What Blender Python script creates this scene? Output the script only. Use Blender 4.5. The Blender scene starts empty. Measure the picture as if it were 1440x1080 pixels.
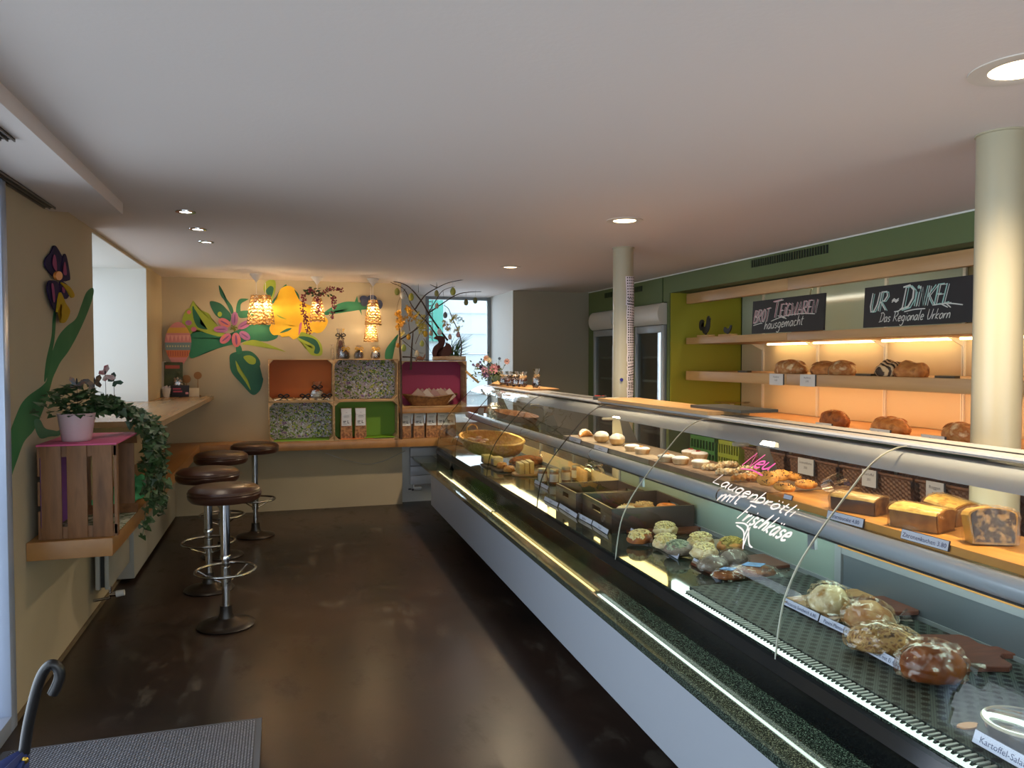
import bpy, bmesh, math, random
from mathutils import Vector, Matrix, noise
random.seed(11)
R = random.random
def RU(a, b): return a + (b - a) * random.random()
PI = math.pi
EXPO = 0.12; SKY = 2.7
POW = dict(daylight_niche=9, daylight_door=80, daylight_near=34, daylight_back=16, dl=150, sp=8)
# ------------------------------------------------------------------ camera
F, H, VX, VY = 1060.0, 1.55, 395.0, 505.0
yaw = math.atan((720 - VX) / F); pit = math.atan((540 - VY) / F)
FW = Vector((math.sin(yaw) * math.cos(pit), math.cos(yaw) * math.cos(pit), -math.sin(pit)))
RT = Vector((math.cos(yaw), -math.sin(yaw), 0)); UP = RT.cross(FW)
CAM = Vector((0, 0, H))
cd = bpy.data.cameras.new('camera'); cam = bpy.data.objects.new('camera', cd)
bpy.context.scene.collection.objects.link(cam)
cam.matrix_world = Matrix(((RT.x, UP.x, -FW.x, 0), (RT.y, UP.y, -FW.y, 0), (RT.z, UP.z, -FW.z, H), (0, 0, 0, 1)))
cd.sensor_width = 36; cd.lens = F / 1440 * 36; cd.clip_start = 0.02
bpy.context.scene.camera = cam
def ray(x, y): return FW * F + RT * (x - 720) + UP * (540 - y)
def P(x, y, X=None, Y=None, Z=None):
    d = ray(x, y)
    t = X / d.x if X is not None else (Y / d.y if Y is not None else (Z - H) / d.z)
    return CAM + d * t
SK = 0.0165
def PAU(x, y, u):
    d = ray(x, y); t = (u - SK * 1.918) / (d.x - SK * d.y); return CAM + d * t
def CP(u, y, z): return Vector((u + SK * (y - 1.918), y, z))      # a point given across / along / up on the counter
# ------------------------------------------------------------------ materials
def lin(c):
    if isinstance(c, str): c = tuple(int(c[i:i + 2], 16) / 255 for i in (0, 2, 4))
    return tuple((v / 12.92 if v <= .04045 else ((v + .055) / 1.055) ** 2.4) for v in c) + (1,)
MC = {}
def M(name, c, rough=.5, metal=0, c2=None, scale=8, stretch=(1, 1, 1), bump=0, bscale=None, emit=0, ecol=None,
      contrast=(.35, .65), spec=.5, trans=0, alpha=1, coat=0, tex='noise', detail=4, subs=0):
    if name in MC: return MC[name]
    m = bpy.data.materials.new(name); m.use_nodes = True; MC[name] = m
    nt = m.node_tree; b = nt.nodes['Principled BSDF']; L = nt.links.new
    b.inputs['Base Color'].default_value = lin(c); b.inputs['Roughness'].default_value = rough
    b.inputs['Metallic'].default_value = metal; b.inputs['Specular IOR Level'].default_value = spec
    b.inputs['Transmission Weight'].default_value = trans; b.inputs['Alpha'].default_value = alpha
    b.inputs['Coat Weight'].default_value = coat
    if subs: b.inputs['Subsurface Weight'].default_value = subs; b.inputs['Subsurface Radius'].default_value = (.02, .01, .006)
    if emit:
        b.inputs['Emission Color'].default_value = lin(ecol or c); b.inputs['Emission Strength'].default_value = emit
    if c2 or bump:
        tc = nt.nodes.new('ShaderNodeTexCoord'); mp = nt.nodes.new('ShaderNodeMapping')
        mp.inputs['Scale'].default_value = stretch; L(tc.outputs['Object'], mp.inputs[0])
        def T(s):
            if tex == 'voronoi':
                n = nt.nodes.new('ShaderNodeTexVoronoi'); n.inputs['Scale'].default_value = s; o = n.outputs['Distance']
            elif tex == 'wave':
                n = nt.nodes.new('ShaderNodeTexWave'); n.inputs['Scale'].default_value = s; n.inputs['Distortion'].default_value = 3; o = n.outputs['Fac']
            else:
                n = nt.nodes.new('ShaderNodeTexNoise'); n.inputs['Scale'].default_value = s; n.inputs['Detail'].default_value = detail; o = n.outputs['Fac']
            L(mp.outputs[0], n.inputs['Vector']); return o
        if c2:
            cols = [c, c2] if isinstance(c2, str) or not isinstance(c2[0], (str, tuple)) else [c] + list(c2)
            r = nt.nodes.new('ShaderNodeValToRGB'); L(T(scale), r.inputs[0]); e = r.color_ramp.elements
            e[0].position, e[1].position = contrast; e[0].color = lin(cols[0]); e[1].color = lin(cols[-1])
            for i, k in enumerate(cols[1:-1]):
                q = e.new(contrast[0] + (contrast[1] - contrast[0]) * (i + 1) / (len(cols) - 1)); q.color = lin(k)
            L(r.outputs[0], b.inputs['Base Color'])
        if bump:
            bn = nt.nodes.new('ShaderNodeBump'); bn.inputs['Strength'].default_value = 1; bn.inputs['Distance'].default_value = bump
            L(T(bscale or scale), bn.inputs['Height']); L(bn.outputs[0], b.inputs['Normal'])
    return m
def thin(name, tint=(.96, 1, .98), base=.04, edge=.9, rough=0.0, gcol=(1, 1, 1)):
    """thin clear sheet: see-through with a view dependent reflection"""
    if name in MC: return MC[name]
    m = bpy.data.materials.new(name); m.use_nodes = True; MC[name] = m; nt = m.node_tree; L = nt.links.new
    nt.nodes.remove(nt.nodes['Principled BSDF']); out = nt.nodes['Material Output']
    t = nt.nodes.new('ShaderNodeBsdfTransparent'); t.inputs[0].default_value = tint + (1,)
    g = nt.nodes.new('ShaderNodeBsdfGlossy'); g.inputs['Roughness'].default_value = rough; g.inputs[0].default_value = gcol + (1,)
    f = nt.nodes.new('ShaderNodeFresnel'); f.inputs[0].default_value = 1.45
    mr = nt.nodes.new('ShaderNodeMapRange'); mr.inputs[1].default_value = .0336; mr.inputs[2].default_value = 1
    mr.inputs[3].default_value = base; mr.inputs[4].default_value = edge
    mx = nt.nodes.new('ShaderNodeMixShader')
    L(f.outputs[0], mr.inputs[0]); L(mr.outputs[0], mx.inputs[0]); L(t.outputs[0], mx.inputs[1]); L(g.outputs[0], mx.inputs[2]); L(mx.outputs[0], out.inputs[0])
    return m
def floral(name):
    m = bpy.data.materials.new(name); m.use_nodes = True; nt = m.node_tree; b = nt.nodes['Principled BSDF']; L = nt.links.new
    tc = nt.nodes.new('ShaderNodeTexCoord'); col = None
    base = (.62, .58, .56)
    prev = nt.nodes.new('ShaderNodeRGB'); prev.outputs[0].default_value = lin('b8aeaa'); prev = prev.outputs[0]
    for i, (c, s, th, r) in enumerate((('86a13e', 24, .36, .5), ('4d6130', 30, .34, .5), ('c3bc58', 27, .3, .5), ('94709c', 16, .22, .5), ('dfe2ea', 34, .3, .5), ('39472f', 44, .3, .5))):
        mp = nt.nodes.new('ShaderNodeMapping'); mp.inputs['Location'].default_value = (i * 3.1, i * 1.7, i * .9); L(tc.outputs['Object'], mp.inputs[0])
        ns = nt.nodes.new('ShaderNodeTexNoise'); ns.inputs['Scale'].default_value = s * .6; L(mp.outputs[0], ns.inputs[0])
        ad = nt.nodes.new('ShaderNodeVectorMath'); ad.operation = 'MULTIPLY_ADD'; ad.inputs[1].default_value = (.11,) * 3
        L(ns.outputs['Color'], ad.inputs[0]); L(mp.outputs[0], ad.inputs[2])
        v = nt.nodes.new('ShaderNodeTexVoronoi'); v.inputs['Scale'].default_value = s; L(ad.outputs[0], v.inputs['Vector'])
        lt = nt.nodes.new('ShaderNodeMath'); lt.operation = 'LESS_THAN'; lt.inputs[1].default_value = th; L(v.outputs['Distance'], lt.inputs[0])
        mx = nt.nodes.new('ShaderNodeMix'); mx.data_type = 'RGBA'; mx.inputs['B'].default_value = lin(c)
        L(lt.outputs[0], mx.inputs[0]); L(prev, mx.inputs['A']); prev = mx.outputs['Result']
    L(prev, b.inputs['Base Color']); b.inputs['Roughness'].default_value = .7
    return m
# ------------------------------------------------------------------ objects
W = {}
def V3(p): return Vector(p)
def obj(name, bm, mat, parent=None, kind=None, label=None, ang=35, recalc=True):
    """bm holds world coordinates; becomes one mesh object"""
    if recalc: bmesh.ops.recalc_face_normals(bm, faces=bm.faces)
    ca = math.cos(math.radians(ang))
    for f in bm.faces: f.smooth = True
    for e in bm.edges:
        if len(e.link_faces) == 2:
            e.smooth = e.link_faces[0].normal.dot(e.link_faces[1].normal) > ca
        else: e.smooth = False
    if parent is not None: mw = W[parent.name]
    else:
        xs = [v.co for v in bm.verts]
        lo = Vector((min(v.x for v in xs), min(v.y for v in xs), min(v.z for v in xs))); hi = Vector((max(v.x for v in xs), max(v.y for v in xs), max(v.z for v in xs)))
        mw = Matrix.Translation(((lo.x + hi.x) / 2, (lo.y + hi.y) / 2, lo.z))
    bm.transform(mw.inverted())
    me = bpy.data.meshes.new(name); bm.to_mesh(me); bm.free()
    for k in (mat if isinstance(mat, (list, tuple)) else [mat]): me.materials.append(k)
    o = bpy.data.objects.new(name, me); bpy.context.scene.collection.objects.link(o)
    if parent is not None: o.parent = parent
    else: o.matrix_world = mw
    W[o.name] = mw
    if kind: o['kind'] = kind
    if label: o['label'] = label
    return o
def tag(o, label, cat, group=None, kind=None):
    o['label'] = label; o['category'] = cat
    if group: o['group'] = group
    if kind: o['kind'] = kind
    return o
def thing(name, label, cat, loc=(0, 0, 0), group=None, rz=0):
    o = bpy.data.objects.new(name, None); bpy.context.scene.collection.objects.link(o)
    o.empty_display_size = .05
    mw = Matrix.Translation(loc) @ Matrix.Rotation(rz, 4, 'Z'); o.matrix_world = mw; W[o.name] = mw
    return tag(o, label, cat, group)
def struct(name, bm, mat, ang=35): return obj(name, bm, mat, kind='structure', ang=ang)
def dup(root, mw, label, group=None):
    r = root.copy(); bpy.context.scene.collection.objects.link(r); r.matrix_world = mw; r['label'] = label
    if group: r['group'] = group
    for ch in list(root.children):
        c = ch.copy(); bpy.context.scene.collection.objects.link(c); c.parent = r
        for g in list(ch.children):
            d = g.copy(); bpy.context.scene.collection.objects.link(d); d.parent = c
    return r
NB = bmesh.new
def I(): return Matrix.Identity(4)
def box(bm, x0, x1, y0, y1, z0, z1, bev=0, mw=None, seg=2):
    mw = mw or I()
    r = bmesh.ops.create_cube(bm, size=1)
    vs = r['verts']
    for v in vs: v.co = Vector(((x0 + x1) / 2 + v.co.x * (x1 - x0), (y0 + y1) / 2 + v.co.y * (y1 - y0), (z0 + z1) / 2 + v.co.z * (z1 - z0)))
    if bev:
        es = list({e for v in vs for e in v.link_edges})
        q = bmesh.ops.bevel(bm, geom=es, offset=bev, segments=seg, profile=.5, affect='EDGES'); vs = list({v for f in q['faces'] for v in f.verts} | {v for v in vs if v.is_valid})
    for v in vs: v.co = mw @ v.co
    return vs
def B(x0, x1, y0, y1, z0, z1, bev=0, mw=None):
    bm = NB(); box(bm, x0, x1, y0, y1, z0, z1, bev, mw); return bm
def frame3(d):
    d = d.normalized(); a = Vector((0, 0, 1)) if abs(d.z) < .9 else Vector((1, 0, 0))
    s = d.cross(a).normalized(); return s, s.cross(d).normalized()
def tube(bm, pts, r, n=8, cap=True, closed=False):
    pts = [Vector(p) for p in pts]; rs = r if isinstance(r, (list, tuple)) else [r] * len(pts); rings = []; m = len(pts); s = None
    for i, p in enumerate(pts):
        if closed: d = pts[(i + 1) % m] - pts[i - 1]
        else: d = pts[min(i + 1, m - 1)] - pts[max(i - 1, 0)]
        if d.length < 1e-9: d = Vector((0, 0, 1))
        d.normalize()
        if s is None: s, t = frame3(d)
        else:
            s = (s - d * s.dot(d)); s = s.normalized() if s.length > 1e-6 else frame3(d)[0]; t = s.cross(d)
        rings.append([bm.verts.new(p + (s * math.cos(2 * PI * k / n) + t * math.sin(2 * PI * k / n)) * rs[i]) for k in range(n)])
    for i in range(m if closed else m - 1):
        a, b = rings[i], rings[(i + 1) % m]
        for k in range(n): bm.faces.new((a[k], a[(k + 1) % n], b[(k + 1) % n], b[k]))
    if cap and not closed:
        bm.faces.new(rings[0]); bm.faces.new(rings[-1][::-1])
    return bm
def lathe(bm, prof, c=(0, 0, 0), n=32, mw=None, wob=0):
    mw = mw or Matrix.Translation(c); rings = []
    for (r, z) in prof:
        if r < 1e-5: rings.append([bm.verts.new(mw @ Vector((0, 0, z)))])
        else: rings.append([bm.verts.new(mw @ Vector((r * (1 + wob * math.sin(k * 2.4)) * math.cos(2 * PI * k / n), r * (1 + wob * math.sin(k * 2.4)) * math.sin(2 * PI * k / n), z))) for k in range(n)])
    for a, b in zip(rings[:-1], rings[1:]):
        for k in range(n):
            if len(a) == 1 and len(b) == 1: break
            if len(a) == 1: bm.faces.new((a[0], b[(k + 1) % n], b[k]))
            elif len(b) == 1: bm.faces.new((a[k], a[(k + 1) % n], b[0]))
            else: bm.faces.new((a[k], a[(k + 1) % n], b[(k + 1) % n], b[k]))
    return bm
def prism(bm, pts, off):
    """closed outline of 3-D points thickened by the vector off"""
    off = Vector(off); a = [bm.verts.new(Vector(p)) for p in pts]; b = [bm.verts.new(Vector(p) + off) for p in pts]
    n = len(pts); fs = []
    fs.append(bm.faces.new(a)); fs.append(bm.faces.new(b[::-1]))
    for i in range(n): bm.faces.new((a[i], b[i], b[(i + 1) % n], a[(i + 1) % n]))
    if n > 4: bmesh.ops.triangulate(bm, faces=fs)
    return bm
def extrude_profile(bm, prof, y0, y1, f=CP, closed=True, ny=1):
    rings = [[bm.verts.new(f(u, y0 + (y1 - y0) * j / ny, z)) for (u, z) in prof] for j in range(ny + 1)]
    n = len(prof)
    for a, b in zip(rings[:-1], rings[1:]):
        for i in range(n if closed else n - 1): bm.faces.new((a[i], a[(i + 1) % n], b[(i + 1) % n], b[i]))
    if closed:
        fs = [bm.faces.new(rings[0]), bm.faces.new(rings[-1][::-1])]
        if n > 4: bmesh.ops.triangulate(bm, faces=fs)
    return bm
def blob(bm, c, r, seed=0, amp=.1, freq=2.0, flat=.4, sub=3, rz=0, fine=0, ffreq=9, tilt=None):
    n0 = len(bm.verts); q = bmesh.ops.create_icosphere(bm, subdivisions=sub, radius=1); s = Vector((seed * 3.7, seed * 1.3, seed * 7.1))
    rot = Matrix.Rotation(rz, 3, 'Z')
    if tilt: rot = rot @ Matrix.Rotation(tilt[0], 3, 'X') @ Matrix.Rotation(tilt[1], 3, 'Y')
    for v in q['verts']:
        p = v.co.copy(); k = 1 + amp * noise.noise(p * freq + s)
        if fine: k += fine * noise.noise(p * ffreq + s)
        p *= k
        if p.z < -flat: p.z = -flat - (p.z + flat) * -.06
        p = Vector((p.x * r[0], p.y * r[1], (p.z + flat) * r[2])); v.co = rot @ p + Vector(c)
    return bm
def crom(pts, k=6, closed=True):
    pts = [Vector(p) for p in pts]; n = len(pts); out = []
    for i in range(n if closed else n - 1):
        if closed: a, b, c, d = pts[i - 1], pts[i], pts[(i + 1) % n], pts[(i + 2) % n]
        else: a, b, c, d = pts[max(i - 1, 0)], pts[i], pts[i + 1], pts[min(i + 2, n - 1)]
        for j in range(k):
            t = j / k; out.append(.5 * ((2 * b) + (c - a) * t + (2 * a - 5 * b + 4 * c - d) * t * t + (3 * b - a - 3 * c + d) * t ** 3))
    if not closed: out.append(pts[-1])
    return out
def light(name, kind, loc, power, col, size=.1, rot=None, sizey=None, shape=None, spot=None, blend=.5, parent=None):
    l = bpy.data.lights.new(name, kind); l.energy = power; l.color = col
    if kind == 'AREA':
        l.shape = shape or ('RECTANGLE' if sizey else 'DISK'); l.size = size
        if sizey: l.size_y = sizey
    else: l.shadow_soft_size = size
    if spot: l.spot_size = spot; l.spot_blend = blend
    o = bpy.data.objects.new(name, l); bpy.context.scene.collection.objects.link(o)
    o.location = loc
    if rot: o.rotation_euler = rot
    return o
# ------------------------------------------------------------------ handwriting
G = {
 'A': (.7, [[(0, 0), (.35, 1), (.7, 0)], [(.12, .38), (.6, .38)]]), 'B': (.6, [[(0, 0), (0, 1), (.4, .95), (.5, .75), (.35, .55), (0, .5)], [(.1, .5), (.5, .42), (.6, .2), (.4, .02), (-.05, 0)]]),
 'D': (.65, [[(.1, 0), (.1, 1)], [(-.1, .95), (.3, 1), (.6, .8), (.65, .45), (.45, .1), (-.05, 0)]]), 'E': (.5, [[(.5, 1), (0, 1), (0, 0), (.5, 0)], [(0, .5), (.42, .52)]]),
 'G': (.65, [[(.6, .85), (.35, 1), (.1, .8), (0, .45), (.1, .1), (.35, 0), (.6, .15), (.6, .45), (.35, .45)]]), 'I': (.15, [[(.08, 0), (.08, 1)]]),
 'i0': (.15, [[(.08, 0), (.08, .75)], [(.05, .95), (.12, 1.05), (.16, .95), (.05, .95)]]), 'K': (.6, [[(0, 0), (0, 1)], [(.55, 1), (.05, .5), (.6, 0)]]), 'L': (.55, [[(.05, 1), (0, .02), (.55, .05)]]),
 'N': (.6, [[(0, 0), (.02, 1), (.55, 0), (.6, 1)]]), 'O': (.6, [[(.3, 1), (.05, .8), (0, .4), (.15, .05), (.4, 0), (.58, .35), (.55, .8), (.3, 1)]]), 'R': (.6, [[(0, 0), (0, 1), (.4, .98), (.52, .75), (.35, .52), (.05, .48), (.6, 0)]]),
 'T': (.6, [[(.3, 0), (.3, 1)], [(-.05, .97), (.7, 1.02)]]), 'U': (.6, [[(0, 1), (.02, .3), (.15, 0), (.4, .03), (.55, .35), (.6, 1)]]), 'W': (.85, [[(0, 1), (.15, 0), (.42, .7), (.62, 0), (.85, 1)]]),
 'F': (.55, [[(.1, 0), (.1, 1)], [(-.05, 1), (.6, 1)], [(.1, .55), (.45, .55)]]), 'S': (.5, [[(.5, .9), (.2, 1), (.02, .75), (.45, .35), (.3, 0), (0, .1)]]), 'M': (.8, [[(0, 0), (.1, 1), (.4, .3), (.7, 1), (.8, 0)]]), 'H': (.6, [[(0, 0), (0, 1)], [(.6, 0), (.6, 1)], [(0, .5), (.6, .5)]]),
 'a': (.48, [[(.4, .46), (.16, .52), (0, .25), (.12, 0), (.33, .12), (.43, .52)], [(.43, .52), (.42, .1), (.52, 0)]]), 'b': (.42, [[(0, 1), (0, 0), (.3, .02), (.42, .28), (.25, .52), (0, .4)]]), 'c': (.38, [[(.38, .45), (.12, .5), (0, .22), (.12, 0), (.38, .06)]]),
 'e': (.42, [[(.02, .25), (.4, .32), (.28, .52), (.08, .45), (0, .2), (.15, 0), (.42, .08)]]), 'f': (.35, [[(.4, .95), (.2, 1), (.12, .7), (.08, -.2)], [(-.02, .5), (.35, .5)]]), 'g': (.45, [[(.4, .48), (.12, .52), (0, .27), (.12, .04), (.36, .12), (.41, .5), (.4, .1), (.34, -.32), (.12, -.46), (-.1, -.36)]]),
 'h': (.42, [[(.05, 1), (0, 0), (.12, .42), (.3, .5), (.4, .3), (.4, 0)]]), 'i': (.12, [[(.06, 0), (.06, .5)], [(.05, .7), (.1, .75)]]), 'k': (.4, [[(.03, 1), (0, 0)], [(.38, .52), (.03, .22), (.4, 0)]]), 'l': (.14, [[(.08, 1), (.03, .1), (.14, 0)]]),
 'm': (.7, [[(0, .5), (0, 0), (.1, .42), (.28, .48), (.33, 0), (.42, .42), (.6, .48), (.68, 0)]]), 'n': (.42, [[(0, .5), (0, 0), (.1, .4), (.3, .5), (.4, .3), (.42, 0)]]), 'o': (.42, [[(.22, .52), (.02, .35), (.05, .08), (.25, 0), (.42, .22), (.38, .45), (.22, .52)]]),
 'r': (.32, [[(0, .5), (.02, 0), (.1, .35), (.32, .5)]]), 's': (.34, [[(.34, .46), (.1, .5), (.05, .32), (.32, .18), (.2, 0), (0, .06)]]), 't': (.32, [[(.14, .85), (.1, .1), (.28, 0)], [(-.04, .55), (.34, .58)]]), 'u': (.45, [[(0, .52), (0, .12), (.17, 0), (.36, .14), (.42, .52)], [(.42, .52), (.41, .1), (.5, 0)]]),
 'ä': (.48, [[(.4, .46), (.16, .52), (0, .25), (.12, 0), (.33, .12), (.43, .52)], [(.43, .52), (.42, .1), (.52, 0)], [(.1, .72), (.12, .8)], [(.32, .74), (.34, .82)]]), 'ö': (.42, [[(.22, .52), (.02, .35), (.05, .08), (.25, 0), (.42, .22), (.38, .45), (.22, .52)], [(.08, .72), (.1, .8)], [(.32, .74), (.34, .82)]]),
 'ü': (.42, [[(0, .5), (.02, .1), (.2, 0), (.38, .15), (.42, .5), (.42, 0)], [(.08, .72), (.1, .8)], [(.32, .74), (.34, .82)]]),
 '~': (.5, [[(0, .4), (.15, .52), (.32, .4), (.5, .52)], [(0, .3), (.15, .42), (.32, .3), (.5, .42)]]), '-': (.4, [[(0, .35), (.4, .38)]]), ' ': (.3, []),
}
def ribbon(bm, pts, w, fn, lift=0.0):
    """flat stroke; fn(a, b, h) gives the 3-D point at text coords a, b lifted h off the surface"""
    n = len(pts); vs = []
    for i, p in enumerate(pts):
        d = (pts[min(i + 1, n - 1)] - pts[max(i - 1, 0)]); d = d.normalized() if d.length else Vector((1, 0)); q = Vector((-d.y, d.x)) * w * (.5 if 0 < i < n - 1 else .35)
        vs.append((bm.verts.new(fn(p.x + q.x, p.y + q.y, lift)), bm.verts.new(fn(p.x - q.x, p.y - q.y, lift))))
    for a, b in zip(vs[:-1], vs[1:]): bm.faces.new((a[0], a[1], b[1], b[0]))
def hand(bm, text, size, fn, w=.09, slant=.25, gap=.16, x0=0, y0=0, lift=.0012, sx=1.0, dbl=None):
    x = 0
    i = 0
    while i < len(text):
        ch = text[i]
        if text[i:i + 2] == 'i0': ch = 'i0'; i += 1
        i += 1
        wd, st = G.get(ch, (.3, []))
        for s in st:
            pp = [Vector(((x + a) * sx + b * slant, b)) for a, b in s]
            pp = crom([Vector((p.x, p.y, 0)) for p in pp], 4, False) if len(pp) > 2 and ch.islower() else [Vector((p.x, p.y, 0)) for p in pp]
            pp = [Vector((x0 + p.x * size, y0 + p.y * size)) for p in pp]
            for o in ([0] if not dbl else [0, dbl]):
                ribbon(bm, [p + Vector((o * size, -o * size * .4)) for p in pp], w * size, fn, lift)
        x += wd + gap
    return x * sx * size
TXT = {}
def printed(bm, text, size, fn, x0, y0, align='LEFT', lift=.0006, sx=1.0):
    """printed lettering from the built-in font as flat mesh"""
    k = text
    if k not in TXT:
        cu = bpy.data.curves.new('txt', 'FONT'); cu.body = text; cu.size = 1; cu.resolution_u = 2
        o = bpy.data.objects.new('txt', cu); bpy.context.scene.collection.objects.link(o)
        bpy.context.view_layer.update(); dg = bpy.context.evaluated_depsgraph_get(); me = o.evaluated_get(dg).to_mesh()
        TXT[k] = ([tuple(v.co) for v in me.vertices], [tuple(p.vertices) for p in me.polygons]); o.evaluated_get(dg).to_mesh_clear()
        bpy.data.objects.remove(o); bpy.data.curves.remove(cu)
    vs, fs = TXT[k]
    if not vs: return 0
    wd = max(v[0] for v in vs); ox = 0 if align == 'LEFT' else -wd / 2
    nv = [bm.verts.new(fn(x0 + (v[0] + ox) * size * sx, y0 + v[1] * size, lift)) for v in vs]
    for f in fs:
        try: bm.faces.new([nv[i] for i in f])
        except ValueError: pass
    return wd * size
def planefn(o, a, b, n):
    o, a, b, n = Vector(o), Vector(a), Vector(b), Vector(n)
    return lambda x, y, h=0: o + a * x + b * y + n * h
# ------------------------------------------------------------------ the room
ZC = 2.35
wall_m = M('plaster_cream', 'b5a78c', .8, c2='b0a286', scale=1.5, bump=.0006, bscale=90)
wall2_m = M('plaster_grey', '9f9887', .8, bump=.0006, bscale=90)
white_m = M('plaster_white', 'dfe0da', .75, bump=.0004, bscale=90)
ceil_m = M('ceiling_paint', 'd9cec7', .85, bump=.0005, bscale=60)
green_m = M('green_paint', '59683e', .6)
lime_m = M('lime_paint', '9c9826', .55)
def floor_mat():
    m = bpy.data.materials.new('worn_floor'); m.use_nodes = True; nt = m.node_tree; b = nt.nodes['Principled BSDF']; L = nt.links.new
    tc = nt.nodes.new('ShaderNodeTexCoord')
    def ramp(scale, det, p0, p1, c0, c1, st=(1, 1, 1)):
        mp = nt.nodes.new('ShaderNodeMapping'); mp.inputs['Scale'].default_value = st; L(tc.outputs['Object'], mp.inputs[0])
        n = nt.nodes.new('ShaderNodeTexNoise'); n.inputs['Scale'].default_value = scale; n.inputs['Detail'].default_value = det; n.inputs['Roughness'].default_value = .65; L(mp.outputs[0], n.inputs[0])
        r = nt.nodes.new('ShaderNodeValToRGB'); e = r.color_ramp.elements; e[0].position, e[1].position = p0, p1; e[0].color, e[1].color = c0, c1; L(n.outputs[0], r.inputs[0]); return r.outputs[0]
    base = ramp(.8, 8, .35, .65, lin('1c1918'), lin('382a23'))
    scuff = ramp(7, 12, .54, .74, (0, 0, 0, 1), (1, 1, 1, 1), (1, .5, 1)); area = ramp(1.3, 3, .48, .62, (0, 0, 0, 1), (.55, .55, .55, 1)); fleck = ramp(130, 2, .72, .76, (0, 0, 0, 1), (.5, .5, .5, 1))
    mu = nt.nodes.new('ShaderNodeMath'); mu.operation = 'MULTIPLY'; L(scuff, mu.inputs[0]); L(area, mu.inputs[1])
    mx = nt.nodes.new('ShaderNodeMix'); mx.data_type = 'RGBA'; mx.inputs['B'].default_value = lin('6a6459'); L(mu.outputs[0], mx.inputs[0]); L(base, mx.inputs['A'])
    mx2 = nt.nodes.new('ShaderNodeMix'); mx2.data_type = 'RGBA'; mx2.inputs['B'].default_value = lin('5c5650'); L(fleck, mx2.inputs[0]); L(mx.outputs['Result'], mx2.inputs['A']); L(mx2.outputs['Result'], b.inputs[0])
    rg = nt.nodes.new('ShaderNodeMapRange'); rg.inputs[3].default_value = .30; rg.inputs[4].default_value = .5; L(scuff, rg.inputs[0]); L(rg.outputs[0], b.inputs['Roughness']); b.inputs['Specular IOR Level'].default_value = .35
    bn = nt.nodes.new('ShaderNodeBump'); bn.inputs['Distance'].default_value = .0008; bn.inputs['Strength'].default_value = .6; L(scuff, bn.inputs['Height']); L(bn.outputs[0], b.inputs['Normal']); return m
floor_m = floor_mat()
oak = M('oak_veneer', 'b4895a', .38, c2='c49b6c', scale=3, stretch=(6, .4, 6), contrast=(.3, .7))
oaky = M('oak_counter', 'b98752', .28, c2='c9965e', scale=3, stretch=(5, .4, 5), contrast=(.3, .7))
alu = M('brushed_aluminium', 'a9adb2', .33, metal=.9)
alud = M('dull_aluminium', '8f9499', .4, metal=.55)
steel = M('chrome', 'c9c9cb', .12, metal=1)
blackg = M('gloss_black', '08090b', .08, spec=.6)
blackm = M('matt_black', '14140f', .6)
struct('floor', B(-2.0, 4.5, -1.3, 9.6, -.12, 0), floor_m)
bm = B(-2.0, 4.5, -1.3, 9.6, ZC, ZC + .12); struct('ceiling', bm, ceil_m)
# left wall with the entrance opening and the deep window recess
for q in ((3.62, 5.2, 0, ZC), (5.2, 7.15, 0, 1.15), (5.2, 7.15, 2.33, ZC), (7.15, 8.02, 0, ZC), (-1.3, .2, 0, ZC), (.2, 3.62, 2.285, ZC)):
    struct('wall_left', B(-1.8, -1.1, *q), wall_m)
bm = NB(); box(bm, -1.795, -1.10, 7.143, 7.149, 1.15, 2.33); box(bm, -1.795, -1.1, 5.2, 7.143, 2.324, 2.33); struct('trim_1', bm, white_m)
bm = NB(); box(bm, -1.8, 1.23, 8.02, 9.6, 0, ZC); struct('wall_back', bm, wall_m)
bm = NB(); box(bm, 1.23, 2.6, 8.12, 9.45, 0, .85); box(bm, 1.23, 1.745, 9.4, 9.6, .85, ZC); box(bm, 1.74, 2.6, 9.4, 9.6, .3, .87); struct('wall_back_parapet', bm, white_m)
bm = NB(); box(bm, 2.6, 3.6, 8.43, 9.6, 0, ZC); struct('wall_back_right', bm, wall2_m)
bm = NB(); box(bm, 2.594, 2.6, 8.43, 9.4, .87, ZC); struct('trim_2', bm, white_m)
for q in ((6.45, 6.5, 0, 2.18), (7.13, 7.58, 0, 2.1), (8.22, 9.6, 0, 2.18), (6.5, 8.22, 2.1, 2.18), (-1.3, 9.6, 2.18, ZC)): struct('wall_right', B(3.55, 4.45, *q), green_m)
struct('wall_right', B(4.2, 4.45, 6.45, 8.3, 0, 2.18), green_m)
bm = NB(); box(bm, 3.56, 4.33, 6.44, 6.449, 1.05, 2.179); struct('trim_3', bm, lime_m)
for y in (6.4, 6.46): pass
bm = NB(); tube(bm, [(3.545, -1.2, ZC - .004), (3.545, 8.42, ZC - .004)], .006, 6); struct('trim_4', bm, white_m)
bm = NB(); box(bm, 4.35, 4.45, -1.3, 6.45, 0, 2.18); struct('wall_right_recess', bm, M('recess_panel', 'cdbf9f', .5))
bm = NB(); box(bm, -1.8, -.9, -1.35, -1.25, 0, ZC); box(bm, 3.2, 4.45, -1.35, -1.25, 0, ZC); box(bm, -.9, 3.2, -1.35, -1.25, 2.2, ZC); box(bm, -.9, 3.2, -1.35, -1.25, 0, .3); struct('wall_near', bm, wall_m)
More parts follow.
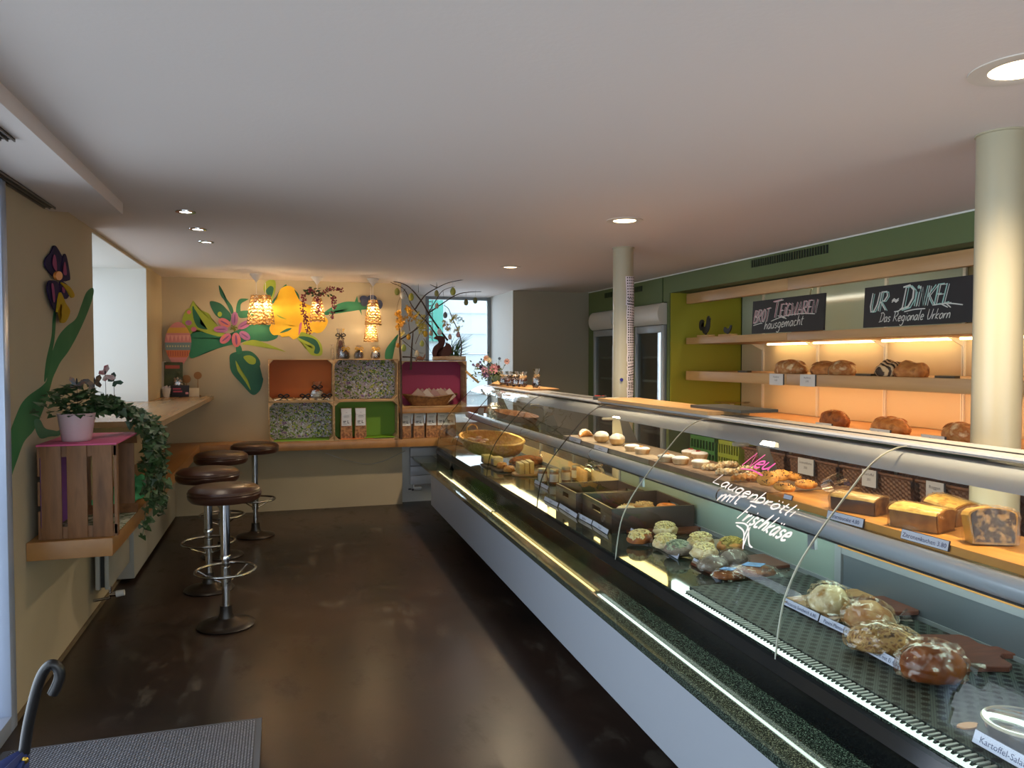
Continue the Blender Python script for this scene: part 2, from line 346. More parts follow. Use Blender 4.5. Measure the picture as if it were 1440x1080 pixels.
# dropped soffit over the entrance with its slot grilles
struct('trim_5', B(-1.1, -.767, -1.25, 4.31, 2.29, ZC), ceil_m)
grd = M('vent_dark', '2b2621', .6)
for i, (a, b) in enumerate((((0, 172), (24, 196)), ((4, 244), (62, 291)))):
    p = P(*b, Z=2.289); t = thing('ceiling_vent', ('short dark slot vent in the underside of the left soffit, farther from the wall', 'long dark slot vent in the soffit right against the left wall')[i], 'vent', (p.x, p.y, 2.27))
    L0 = p.y - .9; xw = -1.092 if i else p.x - .05; wd = .05 if i else .045
    bm = NB(); box(bm, xw, xw + wd, L0, p.y, 2.286, 2.2895); obj('backing', bm, grd, t)
    bm = NB()
    for k in range(3): box(bm, xw + k * (wd - .004) / 2, xw + k * (wd - .004) / 2 + .004, L0, p.y, 2.279, 2.289)
    obj('slat', bm, M('vent_brown', '5b5248', .5), t)
# windows
frame_m = M('window_frame', 'c5ccd2', .4)
glass_w = thin('window_glass', (.97, .99, 1), .05, .8)
def window(name, axis, a0, a1, z0, z1, pos, n=1, w=.055, d=.05, fm=None, handle=False):
    bm = NB()
    def bb(u0, u1, zz0, zz1):
        if axis == 'Y': box(bm, u0, u1, pos - d / 2, pos + d / 2, zz0, zz1, .004)
        else: box(bm, pos - d / 2, pos + d / 2, u0, u1, zz0, zz1, .004)
    bb(a0, a0 + w, z0, z1); bb(a1 - w, a1, z0, z1); bb(a0 + w, a1 - w, z0, z0 + w); bb(a0 + w, a1 - w, z1 - w, z1)
    for k in range(1, n): u = a0 + (a1 - a0) * k / n; bb(u - w / 2, u + w / 2, z0 + w, z1 - w)
    o = obj(name, bm, fm or frame_m, kind='structure')
    bm = NB()
    if axis == 'Y': box(bm, a0 + w * .8, a1 - w * .8, pos - .004, pos + .004, z0 + w * .8, z1 - w * .8)
    else: box(bm, pos - .004, pos + .004, a0 + w * .8, a1 - w * .8, z0 + w * .8, z1 - w * .8)
    obj('pane', bm, glass_w, o)
    return o
window('window_1', 'X', 5.2, 7.15, 1.15, 2.33, -1.72)
window('window_2', 'Y', 1.745, 2.594, .87, 2.345, 9.42, w=.045, fm=M('window_frame_grey', '8f989e', .4))
window('door_1', 'X', .2, 3.62, .0, 2.285, -1.13, n=3, w=.07, d=.1, fm=M('door_frame', 'aab6cc', .3, metal=.2))
window('window_3', 'Y', -.9, 3.2, .3, 2.2, -1.3, n=3)
bm = NB(); box(bm, -1.099, -1.088, 3.63, 8.0, 0, .022); struct('baseboard_left', bm, M('baseboard', '6b5c45', .6))
# world outside: the boarded house across the yard with its green shutter
board_m = M('white_boards', 'dfe6ea', .7)
bm = NB()
for k in range(22):
    z = -1 + k * .33
    prism(bm, [(-1, 12, z), (-1, 12.06, z), (-1, 12.02, z + .325), (-1, 12.0, z + .325), (-1, 11.97, z)], (9, 0, 0))
t = tag(obj('wooden_house', bm, board_m, ang=20), 'white clapboard house facade across the yard seen through the back window', 'house')
sh = M('shutter_green', '5fb3a0', .6)
p0 = P(597, 415, Y=11.9); p1 = P(622, 480, Y=11.9)
t = thing('window_shutter', 'mint green slatted window shutter on the white house outside', 'shutter', (p0.x, 11.9, p1.z))
bm = NB(); x0, x1, z0, z1 = p0.x - .1, p0.x + .13, p1.z, p0.z + .15
for k in range(14): z = z0 + (z1 - z0) * k / 14; prism(bm, [(x0 + .02, 11.93, z), (x0 + .02, 11.88, z + .01), (x0 + .02, 11.9, z + .05)], (x1 - x0 - .04, 0, 0))
obj('slat', bm, sh, t)
bm = NB(); box(bm, x1, x1 + .03, 11.87, 11.94, z0, z1); box(bm, x0 - .01, x0 + .02, 11.87, 11.94, z0, z1); box(bm, x1 + .03, x1 + .17, 11.9, 11.94, z0, z1); obj('frame', bm, sh, t)
bm = NB(); box(bm, -9, 12, 9.62, 16, -.6, -.5); box(bm, -9, -1.9, -6, 9.6, -.6, -.5); struct('ground', bm, M('yard_paving', '8d8f8e', .9))
# ------------------------------------------------------------------ columns
col_m = M('column_paint', 'a79f86', .36)
def column(x, y, r, lab):
    bm = NB(); lathe(bm, [(0, 0), (r + .01, 0), (r + .01, .01), (r, .012), (r, ZC - .008), (r + .006, ZC - .006), (r + .006, ZC), (0, ZC)], (x, y, 0), 40)
    return tag(obj('round_column', bm, col_m, ang=25), lab, 'column')
column(2.365, 4.98, .073, 'cream round column behind the counter with loyalty cards taped down its side')
column(2.455, 2.075, .078, 'cream round column nearest the camera, at the right behind the glass counter')
# stamped cards taped down the far column
paper = M('paper_white', 'd9d3da', .8); ink = M('ink_black', '1c1a22', .8); blueink = M('ink_blue', '28356e', .8)
cards = [(404, 29, 3), (421, 16, -2), (434, 28, -4), (452, 30, 2), (466, 32, -2), (487, 26, 2), (500, 16, -4), (509, 16, 6), (521, 14, 10), (528, 14, -6), (536, 20, 4), (546, 16, -5), (556, 22, 4)]
for i, (yp, hp, tl) in enumerate(cards):
    xc = 889.5 if i < 2 else 890.5 + min(i, 8) * .35
    c = P(xc, yp, Y=4.9); rr = .0765 + .0008 * (i % 3)
    a0 = math.atan2(4.905 - 4.98, c.x - 2.365); wdt = .098; hh = hp / 1060 * 4.9 * 1.18
    def cf(x, y, h=0, c=c, rr=rr, tl=tl):
        q = math.radians(tl); X = x * math.cos(q) - y * math.sin(q); Y = x * math.sin(q) + y * math.cos(q)
        th = -1.12 + (c.x - 2.398) * 6 + X / rr
        return Vector((2.365 + (rr + h) * math.cos(th), 4.98 + (rr + h) * math.sin(th), c.z + Y))
    bm = NB(); nn = 8
    r1 = [[bm.verts.new(cf(-wdt / 2 + wdt * k / nn, s * hh / 2, .0004)) for k in range(nn + 1)] for s in (-1, 1)]
    for k in range(nn): bm.faces.new((r1[0][k], r1[0][k + 1], r1[1][k + 1], r1[1][k]))
    lab = ['topmost white stamp card taped on the far column'] + ['white stamp card on the far column, number %s below the topmost' % w for w in 'one two three four five six seven eight nine ten eleven twelve'.split()]
    t = obj('stamp_card', bm, paper); tag(t, lab[i].replace('number one below', 'directly below').replace('number ', ''), 'card', 'stamp cards taped on the far column')
    t['label'] = lab[0] if i == 0 else 'white stamp card taped on the far column, %s below the topmost' % ('first second third fourth fifth sixth seventh eighth ninth tenth eleventh lowest'.split()[i - 1])
    bm = NB()
    rows = max(1, int(hh / .032))
    for a in range(5):
        for b in range(rows * 2):
            x = -wdt * .36 + a * wdt * .18; y = -hh / 2 + (b + .5) * hh / (rows * 2)
            q = [bm.verts.new(cf(x + .0055 * math.cos(k * PI / 3), y + .0055 * math.sin(k * PI / 3), .0012)) for k in range(6)]; bm.faces.new(q)
    obj('stamp', bm, ink, t)
p = P(874, 534, Y=4.905)
bm = NB(); q = [Vector((p.x + .012 * math.cos(k * PI / 8) , 4.903, p.z + .012 * math.sin(k * PI / 8))) for k in range(16)]; prism(bm, q, (0, .006, 0))
tag(obj('round_sticker', bm, M('sticker_blue', '2c2f86', .5)), 'small round dark blue sticker on the far column', 'sticker')
# ------------------------------------------------------------------ lamps in the ceiling
lampw = M('lamp_glow', 'fff0d0', .5, emit=9, ecol='ffe2b0'); lampc = M('lamp_glow_small', 'ffffff', .5, emit=6, ecol='fff4e6')
trimw = M('downlight_trim', 'cfc6bb', .5)
for (x, y, r, lab) in ((1.905, 3.996, .105, 'big round recessed downlight in the middle of the ceiling, near the far column'), (1.915, 6.296, .088, 'round recessed downlight farthest from the camera, over the far end of the counter'), (1.96, 1.6, .13, 'largest round recessed downlight, at the upper right corner of the view')):
    t = thing('downlight', lab, 'ceiling lamp', (x, y, ZC), 'round recessed downlights')
    bm = NB(); lathe(bm, [(r * .62, ZC - .003), (r * .7, ZC - .006), (r, ZC - .004), (r, ZC - .0005), (r * .62, ZC - .0005)], (x, y, 0), 40); obj('trim_ring', bm, trimw, t)
    bm = NB(); lathe(bm, [(0, ZC - .002), (r * .62, ZC - .002)], (x, y, 0), 32); obj('lamp_disc', bm, lampw, t)
for i, (a, b) in enumerate(((261, 297.5), (278, 322), (290, 340))):
    p = P(a, b, Z=ZC); t = thing('spot_lamp', 'small chrome recessed spot over the stools, %s of the row of three' % ('nearest', 'middle', 'farthest')[i], 'ceiling lamp', (p.x, p.y, ZC), 'small chrome ceiling spots')
    bm = NB(); lathe(bm, [(.032, ZC - .001), (.034, ZC - .006), (.052, ZC - .005), (.053, ZC - .0005)], (p.x, p.y, 0), 24); obj('trim_ring', bm, steel, t)
    bm = NB(); lathe(bm, [(0, ZC - .004), (.031, ZC - .003)], (p.x, p.y, 0), 20); obj('lamp_disc', bm, lampc, t)
# ventilation grilles on the green wall
for i, (ya, yb, za, zb, lab) in enumerate(((4.275, 5.146, 2.268, 2.325, 'long black ventilation grille on the green wall above the bread shelves'), (7.02, 7.4, 2.245, 2.30, 'short black ventilation grille high on the green wall behind the far column, near piece'), (7.75, 7.95, 2.245, 2.30, 'short black ventilation grille on the green wall just left of the far column'))):
    t = thing('wall_vent', lab, 'vent', (3.55, (ya + yb) / 2, za), 'black grilles on the green wall')
    obj('backing', B(3.545, 3.549, ya, yb, za, zb), M('vent_black', '15170f', .7), t)
    bm = NB(); n = int((yb - ya) / .028)
    for k in range(n): y = ya + (k + .5) * (yb - ya) / n; box(bm, 3.538, 3.546, y - .004, y + .004, za, zb)
    obj('slat', bm, M('vent_slat', '3c4a2b', .5), t)
struct('trim_6', B(3.544, 3.5495, 6.58, 6.59, 1.0, 2.34), M('panel_joint', '33471f', .6))
# ------------------------------------------------------------------ stools
leather = M('brown_leather', '3a2119', .3, c2='452a1f', scale=5, bump=.0006, bscale=60, spec=.55)
castiron = M('stool_base_black', '1d1713', .35)
pipe = M('piping', '4a3327', .4)
def stool(x, y, lab, rz):
    t = thing('bar_stool', lab, 'stool', (x, y, 0), 'bar stools at the wall ledge', rz)
    bm = NB(); lathe(bm, [(0, .012), (.0, .012)], (x, y, 0), 8) if 0 else None
    lathe(bm, [(0, .001), (.158, .001), (.162, .008), (.155, .016), (.12, .026), (.07, .036), (.045, .05), (.036, .08), (.034, .12), (.0, .12)], (x, y, 0), 40); obj('base', bm, castiron, t)
    bm = NB(); tube(bm, [(x, y, .1), (x, y, .40)], .021, 20); tube(bm, [(x, y, .40), (x, y, .73)], .027, 20); lathe(bm, [(.021, .385), (.03, .39), (.03, .41), (.027, .415)], (x, y, 0), 20); obj('pole', bm, steel, t)
    bm = NB(); tube(bm, [(x + .165 * math.cos(a * PI / 24), y + .165 * math.sin(a * PI / 24), .325) for a in range(48)], .0085, 10, closed=True)
    for k in range(3):
        a = rz + k * 2 * PI / 3 + .5; tube(bm, [(x + .16 * math.cos(a), y + .16 * math.sin(a), .322), (x + .1 * math.cos(a), y + .1 * math.sin(a), .285), (x + .022 * math.cos(a), y + .022 * math.sin(a), .25)], .0055, 8)
    tube(bm, [(x, y, .235), (x, y, .345)], .0275, 20); obj('foot_ring', bm, M('dull_chrome', 'a8a7a3', .25, metal=1), t)
    bm = NB(); lathe(bm, [(0, .725), (.14, .727), (.185, .735), (.2, .752), (.203, .772), (.196, .783), (.2, .787), (.196, .8), (.175, .815), (.12, .824), (.05, .827), (0, .8275)], (x, y, 0), 56); s = obj('seat', bm, leather, t)
    bm = NB(); tube(bm, [(x + .2 * math.cos(a * PI / 30), y + .2 * math.sin(a * PI / 30), .785) for a in range(60)], .0035, 6, closed=True); obj('piping', bm, pipe, s)
    return t
stool(-.318, 4.64, 'brown leather bar stool nearest the camera, its whole round black base in view', .3)
stool(-.475, 5.40, 'brown leather bar stool just behind and left of the nearest one', 1.2)
stool(-.455, 6.30, 'brown leather bar stool third from the camera, mostly hidden behind the two nearer ones', .7)
stool(-.225, 6.93, 'brown leather bar stool farthest back, standing against the back bench', 2)
# ------------------------------------------------------------------ benches and ledge
bench_m = M('bench_oak', 'a3743f', .36, c2='946737', scale=2.5, stretch=(4, .5, 4))
bm = NB(); prism(bm, [(-1.098, 3.84, .642), (-.75, 3.84, .642), (-.75, 7.75, .642), (2.1, 7.75, .642), (2.1, 8.018, .642), (-1.098, 8.018, .642)], (0, 0, .084))
bmesh.ops.bevel(bm, geom=[e for e in bm.edges if abs(e.verts[0].co.z - e.verts[1].co.z) < 1e-6 and len(e.link_faces) == 2 and abs(e.link_faces[0].normal.dot(e.link_faces[1].normal)) < .5], offset=.003, segments=2, profile=.5, affect='EDGES')
tag(obj('wall_bench', bm, bench_m), 'long L-shaped oak bench board running along the left wall and the back wall', 'bench')
bm = NB()
for z in (.64,): tube(bm, [(-1.04, 4.1, .642), (-1.04, 4.1, .6), (-1.09, 4.1, .6)], .006, 8)
tag(obj('shelf_bracket', bm, alud), 'small metal bracket under the near end of the oak bench', 'bracket')
bm = NB(); prism(bm, [(-1.7, 5.21, 1.152), (-1.099, 5.21, 1.152), (-1.099, 4.86, 1.152), (-.672, 4.86, 1.152), (-.64, 8.018, 1.152), (-1.099, 8.018, 1.152), (-1.099, 7.14, 1.152), (-1.7, 7.14, 1.152)], (0, 0, .034))
tag(obj('standing_ledge', bm, M('ledge_oak', 'b0906c', .25, c2='a5845f', scale=3, stretch=(5, .4, 5))), 'pale oak standing-height ledge in front of the left window recess', 'ledge')
# convector cover and radiator under the left bench
rad_m = M('radiator_grey', 'a5a39a', .5); radw = M('radiator_white', 'c9ccd2', .4)
bm = B(-1.099, -.985, 5.72, 7.9, .03, .64, .004)
tag(obj('convector_cover', bm, rad_m), 'flat grey convector cover panel under the left bench', 'radiator cover')
t = thing('wall_radiator', 'grey panel radiator with a chrome valve under the near part of the left bench', 'radiator', (-1.03, 5.3, .15))
bm = NB(); box(bm, -1.07, -1.045, 4.98, 5.62, .17, .62, .006); box(bm, -1.02, -.995, 4.98, 5.62, .17, .62, .006); obj('panel', bm, rad_m, t)
bm = NB(); [box(bm, -1.045, -1.02, 5.0 + k * .05, 5.02 + k * .05, .18, .61) for k in range(12)]; obj('fin', bm, blackm, t)
bm = NB(); tube(bm, [(-1.0, 5.02, .18), (-1.0, 5.02, .11), (-1.09, 5.02, .10)], .009, 10); tube(bm, [(-1.0, 5.02, .13), (-.965, 5.02, .13)], .014, 12); obj('valve', bm, steel, t)
bm = NB(); tube(bm, [(-.965, 5.02, .13), (-.92, 5.02, .135)], [.02, .018], 14); obj('knob', bm, M('knob_white', 'cfcfcb', .4), t)
# radiator in the corner below the counter ledge
t = thing('wall_radiator', 'white column radiator under the back bench beside the end of the counter', 'radiator', (1.4, 8.05, .15))
bm = NB()
for k in range(4): box(bm, 1.32, 1.75, 8.03, 8.09, .2 + k * .1, .295 + k * .1, .006)
obj('panel', bm, radw, t)
bm = NB(); tube(bm, [(1.30, 8.05, .15), (1.36, 8.05, .15), (1.36, 8.06, .2)], .01, 10); tube(bm, [(1.34, 8.05, .15), (1.34, 8.0, .15)], .012, 10); obj('valve', bm, steel, t)
bm = NB(); tube(bm, [(1.36, 8.05, .15), (1.40, 8.03, .155), (1.44, 8.03, .155)], [.018, .024, .022], 14); obj('knob', bm, M('knob_white', 'cfcfcb', .4), t)
# hanging cable under the back bench
bm = NB(); pts = [P(458, 637, Y=8.0), P(480, 645, Y=8.0), P(500, 650, Y=7.995), P(519, 652.5, Y=7.99), P(540, 648, Y=7.995), P(570, 634, Y=8.0)]
tube(bm, crom(pts, 6, False), .004, 6); tag(obj('cable', bm, M('cable_grey', 'b5b2a8', .5)), 'thin pale cable sagging along the wall under the back bench', 'cable')
# ------------------------------------------------------------------ floor mat and umbrella
def mat_mesh():
    m = bpy.data.materials.new('woven_mat'); m.use_nodes = True; nt = m.node_tree; b = nt.nodes['Principled BSDF']; L = nt.links.new
    tc = nt.nodes.new('ShaderNodeTexCoord'); mp = nt.nodes.new('ShaderNodeMapping'); mp.inputs['Scale'].default_value = (1, 1, 1); mp.inputs['Rotation'].default_value = (0, 0, .78); L(tc.outputs['Object'], mp.inputs[0])
    ck = nt.nodes.new('ShaderNodeTexBrick'); ck.inputs['Scale'].default_value = 34; ck.inputs['Color1'].default_value = lin('979dae'); ck.inputs['Color2'].default_value = lin('b4b9c8'); ck.inputs['Mortar'].default_value = lin('23262e')
    ck.inputs['Mortar Size'].default_value = .1; ck.inputs['Brick Width'].default_value = .55; ck.inputs['Row Height'].default_value = .28; L(mp.outputs[0], ck.inputs['Vector']); L(ck.outputs[0], b.inputs['Base Color'])
    bn = nt.nodes.new('ShaderNodeBump'); bn.inputs['Distance'].default_value = .002; L(ck.outputs[1], bn.inputs['Height']); bn.invert = True; L(bn.outputs[0], b.inputs['Normal']); b.inputs['Roughness'].default_value = .8
    return m
t = thing('door_mat', 'grey woven door mat with a flat dark border in the lower left corner', 'mat', (-.6, 2.9, 0))
bm = B(-1.06, -.092, 2.45, 3.375, .0, .007, .002); obj('border', bm, M('mat_border', '4d5058', .8), t)
bm = B(-1.03, -.118, 2.48, 3.355, .005, .0105, .002); obj('weave', bm, mat_mesh(), t)
t = thing('umbrella', 'folded dark blue umbrella with a black crook handle leaning by the entrance', 'umbrella', (-1.0, 2.6, 0))
D = 2.72
hp = [(34, 1060), (38, 1030), (44, 1000), (52, 968), (60, 947), (69, 936), (77, 935), (83, 942), (84, 952), (80, 964), (74, 976)]
wp = [P(a, b, Y=D) for a, b in hp]
bm = NB(); tube(bm, crom(wp, 5, False), [.0165] * (5 * 10 + 1), 14); obj('handle', bm, M('rubber_black', '101012', .35), t)
p0 = wp[0]; tip = Vector((-1.0, 2.5, .015)); ax = p0 - tip
bm = NB(); s, q = frame3(ax); n = 24; prof = [(0, .006), (.12, .012), (.35, .04), (.6, .055), (.85, .05), (.95, .03), (1.0, .018)]
rings = []
for tt, rr in prof:
    c = tip + ax * tt; rings.append([bm.verts.new(c + (s * math.cos(2 * PI * k / n) + q * math.sin(2 * PI * k / n)) * rr * (1 + .22 * math.sin(k * PI / 1.5))) for k in range(n)])
for a, b in zip(rings[:-1], rings[1:]):
    for k in range(n): bm.faces.new((a[k], a[(k + 1) % n], b[(k + 1) % n], b[k]))
obj('canopy', bm, M('umbrella_blue', '16275c', .6, bump=.001, bscale=60), t)
bm = NB(); blob(bm, p0 + Vector((.01, -.03, -.02)), (.012, .006, .012), 1, 0, 1, 1, 2); obj('button', bm, M('brass', 'a98b3d', .3, metal=1), t)
bm = NB(); tube(bm, [tip + ax * .99, p0], .009, 10); obj('shaft', bm, blackm, t)
# ------------------------------------------------------------------ painted flowers on the back wall
def cw(pts, smooth=True, Y=8.017, sc=4.153, ox=220, oy=360, k=5):
    q = [P(ox + u / sc, oy + v / sc, Y=Y) for u, v in pts]; q = crom(q, k) if smooth else q
    return q
DG = M('paint_dark_green', '1f6a4b', .6, c2='2c7d57', scale=3); DG2 = M('paint_leaf_green', '17553f', .6, c2='1f6449', scale=4); LG = M('paint_lime', '93a52f', .6, c2='a3b43a', scale=3)
YE = M('paint_yellow', 'f0b60f', .55, c2='f7c722', scale=5); OR = M('paint_orange', 'e08a3c', .6); PK = M('paint_pink', 'c46a86', .6); PU = M('paint_purple', '97659b', .6, c2='b56a92', scale=18)
PO = M('paint_coral', 'd57a63', .6, c2='c0668a', scale=14); NV = M('paint_navy', '26314e', .6, c2='39425f', scale=20)
mur = thing('flower_mural', 'big painted garden mural with yellow daffodil and pink flower on the back wall', 'mural', (0, 8.018, 1.3))
def paint(name, pts, mat, lay=0, par=None, **k):
    bm = NB(); prism(bm, cw(pts, **k), (0, -.0006 - .0006 * lay, 0)); return obj(name, bm, mat, par or mur)
def disc(u, v, r, ry=None, rot=0, n=14): return [(u + r * math.cos(a * 2 * PI / n) * math.cos(rot) - (ry or r) * math.sin(a * 2 * PI / n) * math.sin(rot), v + r * math.cos(a * 2 * PI / n) * math.sin(rot) + (ry or r) * math.sin(a * 2 * PI / n) * math.cos(rot)) for a in range(n)]
paint('stem', [(185, 466), (260, 441), (340, 458), (420, 470), (500, 440), (540, 405), (600, 400), (680, 400), (710, 470), (650, 498), (600, 490), (560, 480), (500, 505), (400, 527), (300, 558), (205, 597), (190, 540)], DG)
paint('leaf', [(215, 262), (255, 320), (305, 335), (320, 370), (290, 405), (258, 405), (330, 440), (400, 455), (370, 470), (290, 450), (230, 430), (190, 465), (160, 440), (150, 380), (170, 320), (200, 300)], LG, 1)
paint('leaf_vein', [(210, 300), (220, 300), (225, 350), (248, 395), (300, 428), (245, 418), (218, 370)], DG2, 2)
paint('dot', disc(190, 328, 12), PO, 3); paint('dot', disc(188, 390, 19, 15), PU, 3); paint('dot', disc(218, 428, 16, 14), PK, 3)
paint('leaf', [(312, 266), (370, 275), (410, 310), (435, 345), (425, 385), (370, 365), (335, 330)], DG2, 1); paint('dot', disc(370, 340, 13, 15), LG, 2)
paint('stem', [(365, 170), (390, 207), (400, 240), (440, 290), (450, 330), (435, 335), (425, 290), (385, 245), (370, 215)], DG2, 1)
paint('stem', [(466, 330), (470, 280), (490, 250), (540, 252), (505, 262), (490, 290), (490, 330)], DG, 1); paint('stem', [(480, 325), (560, 320), (560, 350), (490, 362)], DG, 1)
paint('stem', [(466, 525), (492, 525), (500, 565), (470, 570)], DG, 1)
paint('leaf', [(432, 575), (480, 558), (550, 557), (598, 600), (605, 640), (580, 685), (600, 712), (622, 712), (618, 750), (600, 790), (560, 810), (500, 750), (440, 680), (428, 620)], DG2, 1)
paint('leaf_vein', [(508, 590), (545, 580), (578, 600), (575, 630), (540, 628)], LG, 2); paint('leaf_vein', [(462, 612), (480, 640), (500, 680), (530, 720), (550, 783), (510, 720), (475, 670)], LG, 2)
paint('leaf', [(500, 515), (560, 490), (640, 510), (755, 560), (660, 535), (560, 520)], LG, 2)
paint('leaf', [(815, 470), (850, 445), (920, 470), (960, 510), (970, 560), (955, 583), (905, 578), (900, 560), (915, 535), (900, 520), (850, 505)], LG, 1)
paint('leaf_vein', [(830, 475), (870, 470), (930, 490), (955, 540), (945, 570), (920, 565), (925, 530), (890, 505)], DG2, 2)
paint('leaf', [(625, 190), (640, 150), (680, 138), (697, 160), (690, 220), (665, 270), (640, 230)], LG, 1); paint('leaf_vein', [(640, 200), (665, 175), (685, 190), (670, 240), (648, 225)], DG2, 2)
paint('stem', [(755, 166), (720, 200), (690, 250), (665, 275), (690, 272), (730, 222), (757, 180)], DG, 2)
paint('daffodil', [(670, 290), (700, 270), (720, 200), (760, 175), (800, 185), (830, 230), (840, 270), (900, 290), (930, 330), (990, 360), (1000, 390), (970, 440), (935, 450), (930, 435), (900, 455), (850, 440), (830, 470), (800, 487), (770, 465), (735, 474), (720, 460), (680, 460), (660, 420), (690, 370), (675, 330)], YE, 3, k=4)
for a in ([(805, 195), (830, 225), (835, 255), (820, 230)], [(700, 340), (740, 360), (760, 370), (720, 360)], [(720, 450), (760, 425), (790, 422), (765, 440)]): paint('leaf_vein', a, LG if a[0][1] == 340 else DG2, 5)
for i in range(7):
    a = -.9 + i * .32; x, y = 860, 370; paint('stamen_line', [(x + 14 * math.cos(a), y + 14 * math.sin(a)), (x + 50 * math.cos(a), y + 48 * math.sin(a) - 3), (x + 52 * math.cos(a), y + 50 * math.sin(a) + 3)], OR if i % 2 else PO, 5, smooth=False)
paint('petal', [(835, 400), (850, 390), (842, 440), (830, 462)], PK, 5)
paint('stem', [(980, 330), (1040, 290), (1100, 268), (1160, 268), (1225, 280), (1225, 312), (1150, 302), (1070, 307), (1000, 345)], DG, 0); paint('thorn', [(1156, 274), (1172, 232), (1180, 274)], DG, 0, smooth=False); paint('thorn', [(1178, 303), (1200, 347), (1194, 303)], DG, 0, smooth=False)
paint('leaf', [(559.7, 470), (557.5, 479), (551.5, 488), (552, 505), (542, 505), (542.3, 492.7), (549, 482)], DG, 0, sc=1, ox=0, oy=0)
# the two flowers cut out in relief
fl = thing('wall_flower', 'pink and purple painted flower standing in relief on the left of the mural', 'wall decoration', (P(328, 463, Y=8.0).x, 8.0, P(328, 463, Y=8.0).z))
for i, (u, v, rx, ry, ro, mt) in enumerate(((457, 366, 20, 40, .05, PU), (397, 390, 38, 24, .5, PO), (376, 428, 42, 20, 0, PU), (403, 482, 38, 24, -.7, PO), (466, 490, 26, 42, -.1, PO), (516, 465, 36, 22, .6, PU), (514, 402, 42, 20, -.5, PU))):
    bm = NB(); prism(bm, cw(disc(u, v, rx, ry, ro), Y=8.012 - .0008 * i, k=3), (0, -.005, 0)); obj('petal', bm, mt, fl)
    bm = NB(); prism(bm, cw(disc(u, v, rx * .25 if rx < ry else rx * .7, ry * .7 if rx < ry else ry * .2, ro), Y=8.0065 - .0008 * i, k=3), (0, -.001, 0)); obj('petal_streak', bm, M('paint_plum', '7a4a7c', .6), fl)
bm = NB()
for k in range(40): a = RU(0, 6.28); r = RU(0, 20); p = P(220 + (450 + r * math.cos(a)) / 4.153, 360 + (425 + 1.3 * r * math.sin(a)) / 4.153, Y=7.996); blob(bm, p, (.006, .006, .006), k, .1, 1, 1, 1)
obj('flower_center', bm, M('paint_olive', '6f7d1f', .6), fl)
fl = thing('wall_flower', 'dark navy blue flower cut-out beside the right pendant lamps', 'wall decoration', (P(522, 430, Y=7.98).x, 7.98, P(522, 440, Y=7.98).z))
for i, (u, v, rx, ry, ro) in enumerate(((1213, 252, 26, 20, .3), (1256, 250, 30, 22, -.2), (1299, 285, 22, 28, .2), (1241, 350, 20, 30, .1), (1215, 272, 22, 22, 0))):
    bm = NB(); prism(bm, cw(disc(u, v, rx, ry, ro), Y=7.99 - .004 * i, k=3), (0, -.004, 0)); obj('petal', bm, NV, fl)
# painted egg board
eg = thing('egg_cutout', 'big flat painted Easter egg with pastel bands on the wall above the standing ledge', 'wall decoration', (P(250, 516, Y=7.97).x, 7.97, P(250, 516, Y=7.97).z))
cx, top, bot = 126, 385, 652
def hw(v):
    t = (v - top) / (bot - top); return 77 * (math.sin(PI * min(max(t, 0), 1) ** .86) ** .62 if 0 < t < 1 else 0)
def band(name, v0, v1, mat, yy=7.97):
    n = 10; L_ = [(cx - hw(v0 + (v1 - v0) * i / n), v0 + (v1 - v0) * i / n) for i in range(n + 1)]; Rr = [(cx + hw(v0 + (v1 - v0) * i / n), v0 + (v1 - v0) * i / n) for i in range(n + 1)][::-1]
    pts = [p for i, p in enumerate(L_ + Rr)]
    bm = NB(); q = [P(220 + u / 4.153, 360 + v / 4.153, Y=yy) for u, v in pts]; q2 = [q[0]]
    for p in q[1:]:
        if (p - q2[-1]).length > 1e-5: q2.append(p)
    if (q2[0] - q2[-1]).length < 1e-5: q2.pop()
    prism(bm, q2, (0, .012, 0)); return obj(name, bm, mat, eg)
EP = M('egg_pink', 'c97f7e', .6); EY = M('egg_yellow', 'cf9f42', .6); EB = M('egg_greyblue', '6d8187', .6); EO = M('egg_orange', 'c36f45', .6)
for v0, v1, m_ in ((385, 418, EP), (418, 450, EY), (450, 505, EP), (505, 550, EB), (550, 592, EO), (592, 652, EP)): band('band', v0, v1, m_)
bm = NB(); bm2 = NB()
for i in range(6):
    u0 = cx - 68 + i * 23; q = [(u0, 462), (u0 + 22, 462), (u0 + 11, 500)]; prism(bm, [P(220 + u / 4.153, 360 + v / 4.153, Y=7.9695) for u, v in q], (0, -.001, 0))
for i in range(9): u0 = cx - 66 + i * 15.5; prism(bm2, [P(220 + u / 4.153, 360 + v / 4.153, Y=7.9695) for u, v in ((u0, 522), (u0 + 8, 522), (u0 + 8, 532), (u0, 532))], (0, -.001, 0))
obj('triangle_pattern', bm, M('egg_rose', 'dd9c92', .6), eg); obj('dot_pattern', bm2, M('egg_cream', 'b9b48c', .6), eg)
bm = NB()
for i in range(9): u0 = cx - 60 + i * 14; prism(bm, [P(220 + u / 4.153, 360 + v / 4.153, Y=7.9695) for u, v in ((u0, 556), (u0 + 6, 556), (u0 + 6, 584), (u0, 584))], (0, -.001, 0))
obj('stripe_pattern', bm, M('egg_rust', 'a9533a', .6), eg)
